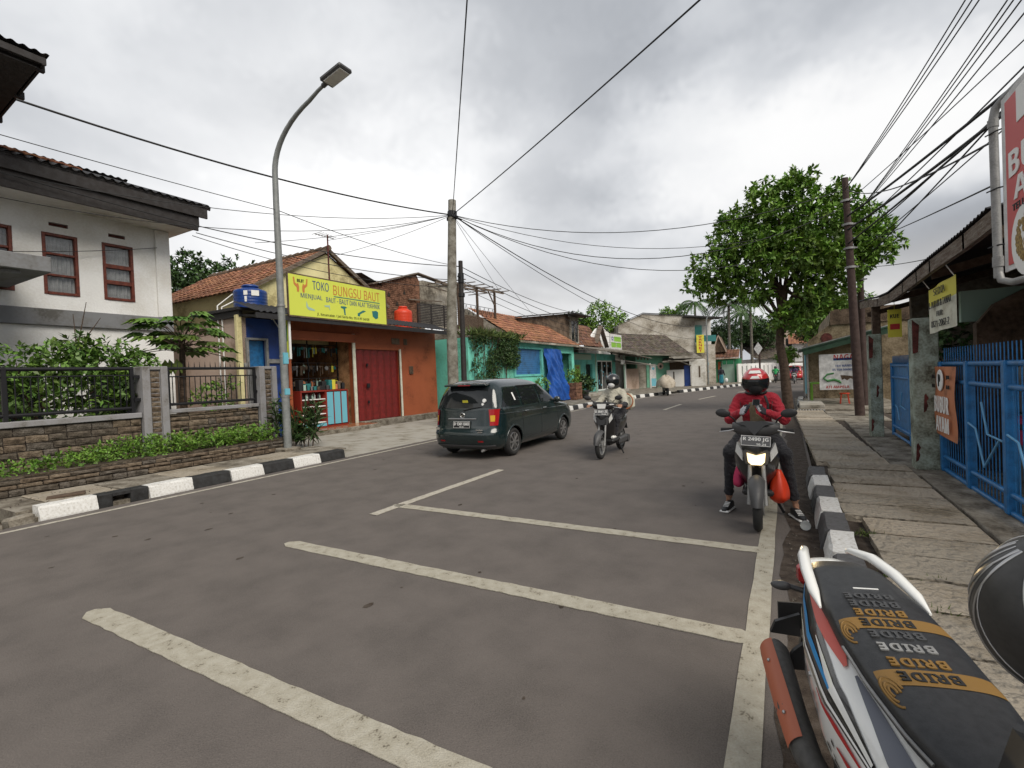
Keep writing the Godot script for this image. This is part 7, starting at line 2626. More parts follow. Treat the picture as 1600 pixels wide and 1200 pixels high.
		part("rain_visor", b, "plasticgrey", c)
	part("windscreen", end_patch([-0.66, 0.66, -0.55, 0.55], 1.03, 1.44, 1.0, 0.006), "glassdark", c)
	part("rear_window", end_patch([-0.66, 0.66, -0.58, 0.58], 1.03, 1.44, -1.0, 0.006), "glassdark", c)
	# tail lamps wrap the corners
	for sx in [-1.0, 1.0]:
		var tl := part("tail_light", end_patch([sx * 0.63, sx * 0.75, sx * 0.60, sx * 0.765], 0.68, 1.0, -1.0, 0.012, 10), "redlamp", c)
		part("side_lens", side_patch([-1.90, -1.87, -1.88, -1.76], 0.70, 1.0, sx, 0.010, 6), "redlamp", tl)
		part("amber_lens", end_patch([sx * 0.64, sx * 0.71, sx * 0.63, sx * 0.71], 0.76, 0.88, -1.0, 0.016, 4), "amberlamp", tl)
		part("reflector", end_patch([sx * 0.40, sx * 0.52, sx * 0.40, sx * 0.52], 0.36, 0.39, -1.0, 0.006, 4), "redlamp", c)
		part("headlamp", end_patch([sx * 0.45, sx * 0.80, sx * 0.50, sx * 0.78], 0.70, 0.82, 1.0, 0.01, 8), "clearlamp", c)
	part("grille", end_patch([-0.4, 0.4, -0.42, 0.42], 0.42, 0.62, 1.0, 0.006), "plastic", c)
	b = B.new()
	b.box(V(0, 1.495, -1.74), V(1.02, 0.035, 0.20), Basis(V(1, 0, 0), -0.12), 0.012)
	part("roof_spoiler", b, paint, c)
	b = B.new()
	b.box(V(0, 1.482, -1.846), V(0.3, 0.016, 0.01))
	part("brake_light", b, "redlamp", c)
	if full:
		var np := Node3D.new(); np.name = "number_plate"; c.add_child(np)
		np.position = V(0, 0.70, -1.975); np.basis = Basis(V(-1, 0, 0), V(0, 1, 0), V(0, 0, -1)) * Basis(V(1, 0, 0), -0.1)
		b = B.new()
		b.bb(V(-0.205, -0.068, 0.0), V(0.205, 0.068, 0.012), 0.002)
		part("sheet", b, "inkblack", np)
		b = B.new()
		for yy in [-0.066, 0.061]: b.bb(V(-0.2, yy, 0.012), V(0.2, yy + 0.005, 0.014))
		for x in [-0.2, 0.195]: b.bb(V(x, -0.066, 0.012), V(x + 0.005, 0.066, 0.014))
		part("rim", b, "inkwhite", np)
		text_part(np, "D 1361 UAO", Transform3D(Basis(), V(0, 0.016, 0.013)), 0.062, "inkwhite", 0.36, 0.004)
		text_part(np, "07.24", Transform3D(Basis(), V(0, -0.044, 0.013)), 0.022, "inkwhite", 0.10, 0.004)
		b = B.new()
		var tp: Array = []
		for i in 9: tp.append(car_end(lerpf(-0.34, 0.34, i / 8.0), 0.815 - 0.0 * i, -1.0, 0.01))
		b.tube(tp, 0.014, 6)
		part("chrome_strip", b, "steel", c)
		b = B.new()
		torus(b, Transform3D(Basis(V(0, 1, 0), PI / 2), V(0, 0.885, -1.945)), 0.05, 0.009, 22, 6)
		b.poly([V2(-0.03, -0.02), V2(0.03, -0.02), V2(0.02, 0.012), V2(0.0, 0.004), V2(-0.02, 0.025)], 0.012, Transform3D(Basis(), V(0, 0.885, -1.952)))
		part("badge", b, "chrome", c)
		b = B.new()
		b.tube([V(-0.02, 0.98, -1.94), V(-0.25, 1.03, -1.94), V(-0.45, 1.05, -1.93)], [0.014, 0.011, 0.006], 6)
		part("wiper", b, "plastic", c)
		b = B.new()
		b.box(V(-0.44, 0.60, -2.02), V(0.16, 0.022, 0.006)); b.box(V(-0.46, 0.56, -2.03), V(0.1, 0.018, 0.006)); b.box(V(0.60, 0.62, -1.99), V(0.09, 0.05, 0.006))
		part("model_badge", b, "chrome", c)
		b = B.new()
		b.box(V(-0.05, 1.16, -1.895), V(0.13, 0.05, 0.004), Basis(V(1, 0, 0), -0.25))
		part("sticker", b, "signyellow", c)
		b = B.new()
		for s in [[-0.50, 1.17, 0.04], [-0.46, 1.10, 0.028]]: b.cyl(V(s[0], s[1], -1.87), V(s[0], s[1] + 0.005, -1.89), s[2], s[2], 14)
		part("sticker", b, "inkwhite", c)
		part("quarter_sticker", side_patch([-1.14, -1.08, -1.18, -1.12], 1.14, 1.30, -1.0, 0.008, 2, 3), "inkwhite", c)
		b = B.new()
		b.cyl(V(-0.45, 0.20, -1.7), V(-0.48, 0.19, -2.0), 0.025, 0.025, 10)
		part("tailpipe", b, "zinc", c)
		part("bumper_lip", end_patch([-0.7, 0.7, -0.72, 0.72], 0.24, 0.30, -1.0, 0.01), "plasticgrey", c)

# ---------- riders
var SKIN := Color(0.36, 0.19, 0.12)
func near_rider() -> void:
	var at := V(-0.31, 0, -6.0)
	var sc := scooter("black scooter with lit headlight stopped at the right edge facing the camera", at, 0.03, -0.06, {"headlight": "lit", "plate": "R 2490 JG", "plate_tilt": -0.05, "group": "scooters on the road"})
	var hl := SpotLight3D.new()
	hl.name = "headlight_beam"; sc.add_child(hl)
	hl.position = V(0, 0.70, 0.62); hl.rotation.y = PI; hl.light_energy = 0.6; hl.spot_range = 14.0; hl.spot_angle = 28.0; hl.spot_attenuation = 2.0; hl.light_color = Color(1, 0.88, 0.66); hl.shadow_enabled = true
	var p := thing("person", "rider in a red jacket and red helmet checking a phone on the stopped scooter", "person", at, 0.03)
	var J := Color(0.36, 0.012, 0.03)
	var K := Color(0.018, 0.018, 0.022)
	var b := B.new()
	var bones := [
		[V(-0.10, 0.86, -0.36), V(0.10, 0.86, -0.36), 0.125, 0.125, K],                 # pelvis
		[V(0, 0.90, -0.36), V(0, 1.08, -0.33), 0.145, 0.15, J], [V(0, 1.08, -0.33), V(0, 1.22, -0.31), 0.15, 0.125, J],
		[V(-0.12, 1.24, -0.31), V(0.12, 1.24, -0.31), 0.085, 0.085, J],
		[V(0, 1.26, -0.30), V(0, 1.37, -0.29), 0.075, 0.06, J],                          # hood and collar
		[V(0, 1.40, -0.28), V(0, 1.46, -0.27), 0.085, 0.09, K],
		[V(-0.18, 1.24, -0.31), V(-0.275, 1.03, -0.17), 0.072, 0.058, J], [V(-0.275, 1.03, -0.17), V(-0.155, 1.12, 0.02), 0.056, 0.042, J],
		[V(0.18, 1.24, -0.31), V(0.275, 1.03, -0.17), 0.072, 0.058, J], [V(0.275, 1.03, -0.17), V(0.10, 1.12, 0.02), 0.056, 0.042, J],
		[V(-0.12, 0.84, -0.32), V(-0.27, 0.68, 0.04), 0.098, 0.075, K], [V(-0.27, 0.68, 0.04), V(-0.31, 0.20, -0.10), 0.07, 0.05, K],
		[V(0.12, 0.84, -0.32), V(0.26, 0.68, 0.10), 0.098, 0.075, K], [V(0.26, 0.68, 0.10), V(0.34, 0.22, 0.02), 0.07, 0.05, K],
		[V(-0.31, 0.20, -0.10), V(-0.315, 0.08, -0.13), 0.036, 0.034, SKIN], [V(0.34, 0.22, 0.02), V(0.355, 0.08, 0.0), 0.036, 0.034, SKIN]]
	figure(b, bones, 0.013, 0.045, 0.011)
	var GL := Color(0.02, 0.02, 0.03)
	var GW := Color(0.45, 0.45, 0.48)
	hand(b, V(-0.155, 1.12, 0.02), V(0.45, 0.25, 0.85).normalized(), V(0.5, 0.6, -0.6).normalized(), V(0.3, 0.9, -0.3).normalized(), GW, GL, 1.0)
	hand(b, V(0.10, 1.12, 0.02), V(-0.55, 0.35, 0.75).normalized(), V(-0.4, 0.7, -0.55).normalized(), V(-0.3, 0.9, -0.3).normalized(), GL, GW, 1.0)
	part("body", b, "vcol", p)
	var hm := helmet(p, V(0, 1.455, -0.27), Basis(V(1, 0, 0), 0.12), "redpaint", "glassdark", 0.155)
	b = B.new()
	b.poly([V2(-0.05, 0.04), V2(0.05, 0.04), V2(0.065, 0.0), V2(-0.065, 0.0)], 0.004, Transform3D(Basis(V(1, 0, 0), -0.75), V(0, 0.105, 0.125)))
	b.poly([V2(-0.05, 0.0), V2(0.05, 0.0), V2(0.03, 0.03), V2(-0.03, 0.03)], 0.004, Transform3D(Basis(V(1, 0, 0), -0.45), V(0, 0.052, 0.164)))
	part("white_decal", b, "whitepaint", hm)
	b = B.new()
	b.ell(V(0, 1.375, -0.155), V(0.075, 0.07, 0.06), Basis(), 14, 8)
	part("face_mask", b, mt("maskcloth", 0.012, 0.012, 0.013, 0.9, "cloth", 6.0), p)
	b = B.new()
	b.box(Vector3.ZERO, V(0.072, 0.008, 0.15), Basis(V(1, 0, 0), 0.35), 0.003)
	var ph := one("phone", "dark phone held by the rider in the red jacket", "phone", b, "glassdark", at + V(0.01, 1.235, 0.09))
	b = B.new()
	b.tube([V(0.09, 1.29, -0.19), V(0.12, 1.20, -0.17), V(0.11, 1.05, -0.17)], 0.016, 6)
	part("strap", b, "plastic", p)
	b = B.new()
	b.tube([V(0.0, 1.33, -0.225), V(0.0, 1.26, -0.20), V(0.0, 1.15, -0.178)], 0.006, 5)
	for sx in [-1.0, 1.0]: b.tube([V(0.13 * sx, 1.31, -0.28), V(0.165 * sx, 1.22, -0.225), V(0.15 * sx, 1.12, -0.2)], 0.004, 4)
	part("zip", b, "plastic", p)
	# tan pouch across the chest
	b = B.new()
	b.poly([V2(-0.05, 0.12), V2(0.0, 0.13), V2(0.02, 0.0), V2(0.15, -0.12), V2(0.12, -0.16), V2(-0.04, -0.13)], 0.05, Transform3D(Basis(), V(-0.02, 1.10, -0.11)))
	part("pouch", b, mt("tanbag", 0.20, 0.16, 0.10, 0.9, "cloth", 4.0), p)
	for s in [[-0.315, -0.05, -0.25], [0.36, 0.07, 0.35]]:
		b = B.new()
		var f := V(sin(s[2]), 0, cos(s[2]))
		var rings: Array = []
		for r in [[-0.11, 0.03, 0.085], [-0.08, 0.04, 0.10], [0.0, 0.043, 0.095], [0.07, 0.046, 0.065], [0.13, 0.04, 0.05], [0.16, 0.02, 0.035]]:
			var ring := PackedVector3Array()
			for j in 14:
				var q := _sep(0, r[1], 0.008, r[2], 2.6, TAU * j / 14, 0.0)
				ring.append(V(s[0], 0, s[1]) + f * r[0] + f.cross(Vector3.UP) * q.x + V(0, q.y, 0))
			rings.append(ring)
		b.loft(rings)
		var sh := part("shoe", b, "plastic", p)
		b = B.new()
		b.box(V(s[0], 0.012, s[1]) + f * 0.025, V(0.1, 0.024, 0.28), Basis(V(0, 1, 0), s[2]), 0.01)
		for k in 4: b.box(V(s[0], 0.088 - k * 0.010, s[1]) + f * (0.02 + k * 0.024), V(0.055, 0.006, 0.010), Basis(V(0, 1, 0), s[2]))
		part("sole", b, "inkwhite", sh)
	# shopping bags hung on the scooter
	for s in [["red plastic bag hanging on the left side of the stopped scooter", V(0.20, 0.36, 0.20), V(0.085, 0.17, 0.10), "tankred"], ["pink plastic bag hanging on the right side of the stopped scooter", V(-0.19, 0.42, 0.12), V(0.05, 0.11, 0.08), "pinkcloth"]]:
		b = B.new()
		rng.seed = 5
		var rings: Array = []
		for i in 9:
			var t := i / 8.0
			var ring := PackedVector3Array()
			for j in 14:
				var a := TAU * j / 14
				var w := (0.35 + 0.75 * sin(minf(t * 1.25, 1.0) * PI * 0.5)) * (1.0 + 0.12 * sin(a * 5 + t * 3))
				if i == 8: w = 0.5
				ring.append(s[1] + V(cos(a) * s[2].x * w, s[2].y * (1.0 - 2.0 * t), sin(a) * s[2].z * w))
			rings.append(ring)
		b.loft(rings)
		b.tube([s[1] + V(0, s[2].y, 0), s[1] + V(-s[1].x * 0.35, s[2].y + 0.1, 0.06), V(s[1].x * 0.4, 0.72, 0.36)], 0.006, 5)
		one("plastic_bag", s[0], "bag", b, s[3], at, "bags on the stopped scooter")
	# crushed cup on the road
	b = B.new()
	b.lathe([V2(0.0, -0.05), V2(0.034, -0.05), V2(0.045, 0.05), V2(0.047, 0.052), V2(0.04, 0.05), V2(0.0, 0.045)], Transform3D(Basis(V(1, 0, 0), 1.5)), 16)
	one("plastic_cup", "discarded clear plastic cup at the foot of the right kerb", "cup", b, "clearcup", V(0.115, 0.05, -5.55))

func far_rider() -> void:
	var at := V(-3.1, 0, -9.45)
	scooter("black and white scooter ridden towards the camera in the middle of the road", at, 0.0, 0.03, {"bar_lamp": 1, "headlight": "plastic", "rim": "zinc", "plate": "D 3041 ZI", "guard": "plasticgrey", "cowl": "blackpaint", "group": "scooters on the road"})
	var p := thing("person", "rider in a pale shawl, dark helmet and white face mask on the moving scooter", "person", at)
	var S := Color(0.42, 0.40, 0.33)
	var K := Color(0.016, 0.017, 0.02)
	var b := B.new()
	var bones := [
		[V(-0.09, 0.87, -0.36), V(0.09, 0.87, -0.36), 0.13, 0.13, K], [V(0, 0.92, -0.36), V(0, 1.1, -0.33), 0.14, 0.15, S], [V(0, 1.1, -0.33), V(0, 1.24, -0.31), 0.16, 0.11, S],
		[V(-0.12, 1.20, -0.31), V(0.12, 1.20, -0.31), 0.10, 0.10, S], [V(0, 1.2, -0.26), V(0, 1.05, -0.16), 0.11, 0.08, S], [V(0, 1.26, -0.29), V(0, 1.42, -0.28), 0.085, 0.085, S],
		[V(-0.18, 1.18, -0.30), V(-0.29, 0.98, -0.1), 0.08, 0.062, S], [V(-0.29, 0.98, -0.1), V(-0.28, 0.98, 0.24), 0.055, 0.036, K],
		[V(0.18, 1.18, -0.30), V(0.29, 0.98, -0.1), 0.08, 0.062, S], [V(0.29, 0.98, -0.1), V(0.28, 0.98, 0.24), 0.055, 0.036, K],
		[V(-0.10, 0.84, -0.32), V(-0.13, 0.70, 0.08), 0.11, 0.085, K], [V(-0.13, 0.70, 0.08), V(-0.10, 0.40, 0.10), 0.08, 0.055, K],
		[V(0.10, 0.84, -0.32), V(0.14, 0.70, 0.08), 0.11, 0.085, K], [V(0.14, 0.70, 0.08), V(0.11, 0.40, 0.10), 0.085, 0.06, K],
		[V(0, 0.72, 0.0), V(0, 0.5, 0.05), 0.11, 0.09, K]]
	figure(b, bones, 0.016, 0.055, 0.013)
	for sx in [-1.0, 1.0]:
		hand(b, V(0.28 * sx, 0.985, 0.25), V(0.25 * sx, 0.1, 0.85).normalized(), V(0, -0.9, -0.1).normalized(), V(-sx, 0, 0.1).normalized(), SKIN, SKIN, 1.3, 0.008)
	part("body", b, "vcol", p)
	helmet(p, V(0, 1.45, -0.26), Basis(V(1, 0, 0), 0.05), "blackpaint", "glassdark", 0.15)
	b = B.new()
	b.ell(V(0, 1.37, -0.14), V(0.07, 0.065, 0.06), Basis(), 14, 8)
	part("face_mask", b, "signwhite", p)
	for sx in [-1.0, 1.0]:
		b = B.new()
		b.box(V(0.105 * sx, 0.365, 0.16), V(0.085, 0.07, 0.22), Basis(), 0.025)
		part("shoe", b, "inkwhite", p)
	# bag on the pillion
	b = B.new()
	b.box(V(0.12, 1.0, -0.66), V(0.38, 0.34, 0.26), Basis(V(0, 1, 0), 0.1), 0.07)
	var bag := thing("shoulder_bag", "beige bag with orange edge carried behind the moving rider", "bag", at)
	part("sack", b, "signcream", bag)
	b = B.new()
	torus(b, Transform3D(Basis(V(0, 1, 0), PI / 2 + 0.1), V(0.16, 1.02, -0.51)), 0.16, 0.014, 24, 6)
	part("edge", b, "signorange", bag)

func far_people() -> void:
	# small figures far down the street
	for d in [["rider in a green jacket going away far down the street", V(-0.95, 0, -54.0), PI, Color(0.03, 0.32, 0.10), true], ["standing figure in a dark top and blue skirt on the far left pavement", V(-4.95, 0.12, -45.6), 0.6, Color(0.015, 0.015, 0.02), false], ["rider in dark purple half hidden by the street tree trunk", V(0.55, 0, -50.0), 0.0, Color(0.05, 0.03, 0.09), true]]:
		var p := thing("person", d[0], "person", d[1], d[2])
		var b := B.new()
		var J: Color = d[3]
		var L := Color(0.02, 0.02, 0.03) if d[4] else Color(0.02, 0.20, 0.26)
		var dy := 0.0 if d[4] else 0.0
		var bones: Array
		if d[4]:
			bones = [[V(-0.1, 0.86, -0.3), V(0.1, 0.86, -0.3), 0.13, 0.13, L], [V(0, 0.9, -0.3), V(0, 1.25, -0.25), 0.15, 0.13, J], [V(-0.15, 1.25, -0.25), V(0.15, 1.25, -0.25), 0.08, 0.08, J], [V(0, 1.3, -0.25), V(0, 1.4, -0.22), 0.06, 0.06, SKIN],
				[V(-0.2, 1.22, -0.25), V(-0.28, 0.98, 0.28), 0.075, 0.04, J], [V(0.2, 1.22, -0.25), V(0.28, 0.98, 0.28), 0.075, 0.04, J], [V(-0.1, 0.84, -0.3), V(-0.15, 0.65, 0.1), 0.1, 0.08, L], [V(-0.15, 0.65, 0.1), V(-0.1, 0.36, 0.08), 0.07, 0.05, L], [V(0.1, 0.84, -0.3), V(0.15, 0.65, 0.1), 0.1, 0.08, L], [V(0.15, 0.65, 0.1), V(0.1, 0.36, 0.08), 0.07, 0.05, L]]
		else:
			bones = [[V(0, 0.85, 0), V(0, 1.3, 0), 0.15, 0.14, J], [V(-0.14, 1.32, 0), V(0.14, 1.32, 0), 0.08, 0.08, J], [V(0, 1.38, 0), V(0, 1.55, 0.02), 0.06, 0.09, Color(0.02, 0.02, 0.02)], [V(0, 0.85, 0), V(0, 0.35, 0), 0.17, 0.2, L],
				[V(-0.2, 1.3, 0), V(-0.28, 0.95, 0.08), 0.07, 0.05, J], [V(0.2, 1.3, 0), V(0.26, 0.9, 0.08), 0.07, 0.05, J], [V(-0.08, 0.35, 0), V(-0.08, 0.06, 0.02), 0.06, 0.05, SKIN], [V(0.08, 0.35, 0), V(0.08, 0.06, 0.02), 0.06, 0.05, SKIN]]
		figure(b, bones, 0.035, 0.06)
		part("body", b, "vcol", p)
		if d[4]:
			helmet(p, V(0, 1.47, -0.2), Basis(), "blackpaint", "glassdark", 0.15)
			scooter("dark scooter under the %s" % ["green-jacketed rider far away", "", "purple-clad rider behind the trunk"][0 if d[2] > 1 else 2], d[1], d[2], 0.0, {"group": "scooters on the road"})
		else:
			b = B.new()
			b.ell(V(0.36, 0.75, 0.1), V(0.14, 0.2, 0.12), Basis(), 10, 8)
			one("white_bag", "white plastic bag held by the figure on the far pavement", "bag", b, "inkwhite", d[1] + V(0.05, -0.3, 0))
	car("red hatchback driving away at the far end of the street", V(0.95, 0, -62.5), PI - 0.2, "redpaint", false)
	# motorbike under a pale cover
	var cb := thing("covered_motorbike", "parked motorbike heaped with a pale cover at the far left kerb", "motorbike", V(-6.95, 0, -32.8), 0.4)
	wheel(cb, V(0, 0.28, 0.62), 0.28, 0.09, "plasticgrey", 5)
	wheel(cb, V(0, 0.28, -0.6), 0.28, 0.1, "plasticgrey", 5)
	var b2 := B.new()
	b2.bb(V(-0.12, 0.3, -0.55), V(0.12, 0.7, 0.5), 0.05); b2.bb(V(-0.08, 0.45, 0.45), V(0.08, 0.95, 0.6), 0.03)
	part("frame", b2, "plastic", cb)
	b2 = B.new()
	rng.seed = 6
	var rings: Array = []
	for r in [[0.55, 0.62, 0.9], [0.75, 0.6, 0.95], [0.95, 0.5, 0.8], [1.12, 0.36, 0.55], [1.25, 0.2, 0.3], [1.3, 0.03, 0.05]]:
		var ring := PackedVector3Array()
		for j in 20:
			var a := TAU * j / 20
			var k := 1.0 + 0.13 * sin(a * 4 + r[0] * 6) + rng.randf_range(-0.05, 0.05)
			ring.append(V(cos(a) * r[1] * k, r[0] + 0.06 * sin(a * 3), sin(a) * r[2] * k))
		rings.append(ring)
	b2.loft(rings, false, true)
	part("cover", b2, mt("covercloth", 0.42, 0.37, 0.30, 0.8, "grime", 1.5), cb)

# ---------- the parked white scooter in the foreground, seen from above
func sb(z: float) -> Array:   # body: half width, bottom, top at z
	var T := [[-0.93, 0.045, 0.70, 0.77], [-0.86, 0.09, 0.63, 0.80], [-0.7, 0.15, 0.53, 0.80], [-0.5, 0.205, 0.43, 0.775], [-0.25, 0.235, 0.38, 0.735], [0.0, 0.21, 0.34, 0.69], [0.2, 0.14, 0.30, 0.60]]
	for i in T.size() - 1:
		if z <= T[i + 1][0]:
			var t := clampf((z - T[i][0]) / (T[i + 1][0] - T[i][0]), 0, 1)
			return [lerpf(T[i][1], T[i + 1][1], t), lerpf(T[i][2], T[i + 1][2], t), lerpf(T[i][3], T[i + 1][3], t)]
	return [0.12, 0.32, 0.60]
func ss(z: float) -> Array:   # seat
	var T := [[-0.83, 0.06, 0.79, 0.825], [-0.80, 0.095, 0.77, 0.845], [-0.70, 0.125, 0.755, 0.86], [-0.5, 0.145, 0.735, 0.845], [-0.32, 0.155, 0.715, 0.81], [-0.15, 0.15, 0.69, 0.785], [0.0, 0.135, 0.67, 0.765], [0.14, 0.10, 0.65, 0.74], [0.21, 0.06, 0.645, 0.71], [0.23, 0.04, 0.645, 0.69]]
	for i in T.size() - 1:
		if z <= T[i + 1][0]:
			var t := clampf((z - T[i][0]) / (T[i + 1][0] - T[i][0]), 0, 1)
			t = t * t * (3 - 2 * t) * 0.5 + t * 0.5
			return [lerpf(T[i][1], T[i + 1][1], t), lerpf(T[i][2], T[i + 1][2], t), lerpf(T[i][3], T[i + 1][3], t)]
	return [0.05, 0.66, 0.70]
# strip on the body or the seat: rows [z, angle0, angle1]
func skin(prof: Callable, n: float, rows: Array, off: float, out: Vector3, sub := 6, na := 8) -> B:
	var b := B.new()
	var pts: Array = []
	for i in rows.size() - 1:
		for s in sub + (1 if i == rows.size() - 2 else 0):
			var t := float(s) / sub
			var z := lerpf(rows[i][0], rows[i + 1][0], t)
			var k: Array = prof.call(z)
			var row: Array = []
			for j in na + 1:
				var a := lerpf(lerpf(rows[i][1], rows[i + 1][1], t), lerpf(rows[i][2], rows[i + 1][2], t), float(j) / na)
				row.append(_sep(z, k[0], k[1], k[2], n, a, off))
			pts.append(row)
	b.sheet(pts, out)
	return b
func near_scooter() -> void:
	var turn := deg_to_rad(15.2)
	var at := V(0.354, 0, -1.50)
	var s := thing("scooter", "white parked scooter with gold-lettered black seat in the right foreground", "scooter", at, turn)
	var b: B
	wheel(s, V(0, 0.25, 0.66), 0.25, 0.085, "plastic", 5)
	wheel(s, V(0, 0.25, -0.60), 0.25, 0.095, "plastic", 5)
	b = B.new()
	var rings: Array = []
	for i in 25:
		var z := lerpf(-0.93, 0.2, i / 24.0)
		var k := sb(z)
		rings.append(_se(z, k[0], k[1], k[2], 2.6, 40))
	b.loft(rings)
	part("body", b, "whitepaint", s)
	# right-hand side (angles near PI): black sticker with stripes
	var L := V(-1, 0.3, 0)
	part("black_decal", skin(sb, 2.6, [[-0.90, 2.45, 3.35], [-0.7, 2.38, 3.2], [-0.45, 2.38, 3.0], [-0.2, 2.45, 2.86], [0.05, 2.72, 2.78]], 0.003, L), "blackpaint", s)
	part("blue_stripe", skin(sb, 2.6, [[-0.80, 2.72, 2.80], [-0.6, 2.64, 2.76], [-0.4, 2.62, 2.72], [-0.25, 2.62, 2.66]], 0.005, L, 6, 3), mt("stripeblue", 0.03, 0.25, 0.55, 0.35), s)
	part("white_stripe", skin(sb, 2.6, [[-0.62, 2.90, 2.93], [-0.35, 2.80, 2.86], [0.0, 2.73, 2.76]], 0.005, L, 6, 3), "inkwhite", s)
	part("cream_stripe", skin(sb, 2.6, [[-0.88, 3.05, 3.15], [-0.7, 2.95, 3.05], [-0.5, 2.93, 2.98]], 0.005, L, 6, 3), "signcream", s)
	part("white_wedge", skin(sb, 2.6, [[-0.46, 2.5, 2.52], [-0.25, 2.52, 2.66], [-0.02, 2.66, 2.72]], 0.0045, L, 6, 4), "whitepaint", s)
	part("grey_panel", skin(sb, 2.6, [[-0.24, 2.12, 2.16], [-0.1, 2.12, 2.32], [0.1, 2.15, 2.6], [0.2, 2.2, 2.9]], 0.003, L), mt("greypanel", 0.13, 0.14, 0.17, 0.4), s)
	for r in [[-0.32, -0.02, 2.95, 0.06], [-0.16, 0.14, 3.12, 0.07]]:
		part("red_vent", skin(sb, 2.6, [[r[0], r[2] - 0.01, r[2] + 0.01], [(r[0] + r[1]) * 0.5, r[2] - r[3], r[2] + 0.02], [r[1], r[2] - 0.06, r[2] - 0.03]], 0.004, L, 5, 3), "inkred", s)
	rng.seed = 12
	b = B.new()
	for i in 34:
		var z := rng.randf_range(-0.62, -0.02)
		var a := rng.randf_range(3.12, 3.4) + z * 0.1
		var k := sb(z)
		var da := rng.randf_range(0.02, 0.07)
		var dz := rng.randf_range(0.01, 0.05)
		var k2 := sb(z + dz)
		b.q(_sep(z, k[0], k[1], k[2], 2.6, a, 0.003), _sep(z, k[0], k[1], k[2], 2.6, a + da, 0.003), _sep(z + dz, k2[0], k2[1], k2[2], 2.6, a + da * 1.6, 0.003), _sep(z + dz * 0.8, k2[0], k2[1], k2[2], 2.6, a + da * 0.7, 0.003), L)
	part("shard_decal", b, "inkblack", s)
	b = B.new()
	for p in [[-0.62, 3.2], [-0.42, 3.1]]:
		var k := sb(p[0])
		b.ell(_sep(p[0], k[0], k[1], k[2], 2.6, p[1], 0.001), V(0.005, 0.008, 0.008), Basis(), 10, 6)
	part("screw", b, "steel", s)
	# salmon under-seat strip
	part("salmon_strip", skin(sb, 2.6, [[-0.78, 2.0, 2.45], [-0.6, 1.9, 2.42], [-0.42, 2.0, 2.36], [-0.28, 2.18, 2.24]], 0.006, V(-0.5, 1, 0)), mt("salmon", 0.62, 0.10, 0.07, 0.4), s)
	# seat
	b = B.new()
	rings = []
	for i in 33:
		var z := lerpf(-0.83, 0.23, i / 32.0)
		var k := ss(z)
		rings.append(_se(z, k[0], k[1], k[2], 3.0, 36))
	b.loft(rings)
	var seat := part("seat", b, mt("seatvinyl", 0.030, 0.031, 0.033, 0.42, "grain", 3.0, "nfine", 0.25, {"world": false}), s)
	var U := Vector3.UP
	var gold := mt("seatgold", 0.21, 0.115, 0.025, 0.55)
	part("gold_band", skin(ss, 3.0, [[-0.385, 0.55, 2.6], [-0.335, 0.45, 2.7]], 0.0015, U, 5, 26), gold, seat)
	part("gold_band", skin(ss, 3.0, [[-0.165, 0.6, 2.55], [-0.105, 0.5, 2.65]], 0.0015, U, 5, 26), gold, seat)
	# swirl ornament at the band ends
	for z0 in [-0.325, -0.09]:
		for q in [[0.055, 0.0], [0.036, 0.3], [0.018, 0.6]]:
			b = B.new()
			var tp: Array = []
			for i in 16:
				var a: float = i / 15.0 * 4.6 + q[1]
				var zz: float = z0 + cos(a) * q[0] * 0.9
				var k := ss(zz)
				var pt := _sep(zz, k[0], k[1], k[2], 3.0, 2.42 + sin(a) * q[0] * 5.0, 0.0)
				tp.append(pt)
			b.tube(tp, 0.0042, 4)
			part("swirl", b, gold, seat)
	var rows := [[-0.445, "seatgrey", 0.028], [-0.405, "seatgold", 0.028], [-0.360, "inkblack", 0.032], [-0.305, "seatgrey", 0.032], [-0.25, "zinc", 0.030], [-0.192, "seatgold", 0.032], [-0.135, "inkblack", 0.034], [-0.485, "seatgrey", 0.026]]
	mt("seatgrey", 0.055, 0.056, 0.058, 0.45)
	for r in rows:
		var k := ss(r[0])
		var k2 := ss(r[0] + 0.01)
		var sl := atan2(k2[2] - k[2], 0.01)
		var yb := Basis(V(1, 0, 0), -sl)
		text_part(seat, "BRIDE", Transform3D(yb * Basis(V(-1, 0, 0), V(0, 0, 1), V(0, 1, 0)), V(-0.015, k[2] + 0.0012, r[0])), r[2], r[1], 0.14, 0.0045)
	b = B.new()
	b.box(V(0, ss(-0.54)[2] + 0.0005, -0.54), V(0.075, 0.002, 0.006))
	part("maker_tag", b, "inkwhite", seat)
	b = B.new()
	var tp2: Array = []
	for i in 16:
		var z := lerpf(-0.30, 0.08, i / 15.0)
		var k := ss(z)
		tp2.append(_sep(z, k[0], k[1], k[2], 3.0, PI - 0.02, 0.003))
	b.tube(tp2, 0.005, 5)
	part("seat_edge", b, "zinc", seat)
	# grab rails
	for sx in [-1.0, 1.0]:
		b = B.new()
		rings = []
		for r in [[-0.90, 0.078, 0.85, 0.010, 0.010], [-0.88, 0.086, 0.86, 0.017, 0.014], [-0.78, 0.118, 0.868, 0.022, 0.017], [-0.66, 0.142, 0.852, 0.021, 0.016], [-0.55, 0.155, 0.825, 0.018, 0.014], [-0.48, 0.158, 0.80, 0.004, 0.004]]:
			var ring := PackedVector3Array()
			for j in 14:
				var a := TAU * j / 14
				ring.append(V(sx * r[1] + cos(a) * r[3], r[2] + sin(a) * r[4], r[0]))
			rings.append(ring)
		b.loft(rings)
		part("grab_rail", b, "whitepaint", s)
	b = B.new()
	b.ell(V(0, 0.79, -0.88), V(0.10, 0.03, 0.07), Basis(), 14, 8)
	part("tail_cap", b, "whitepaint", s)
	b = B.new()
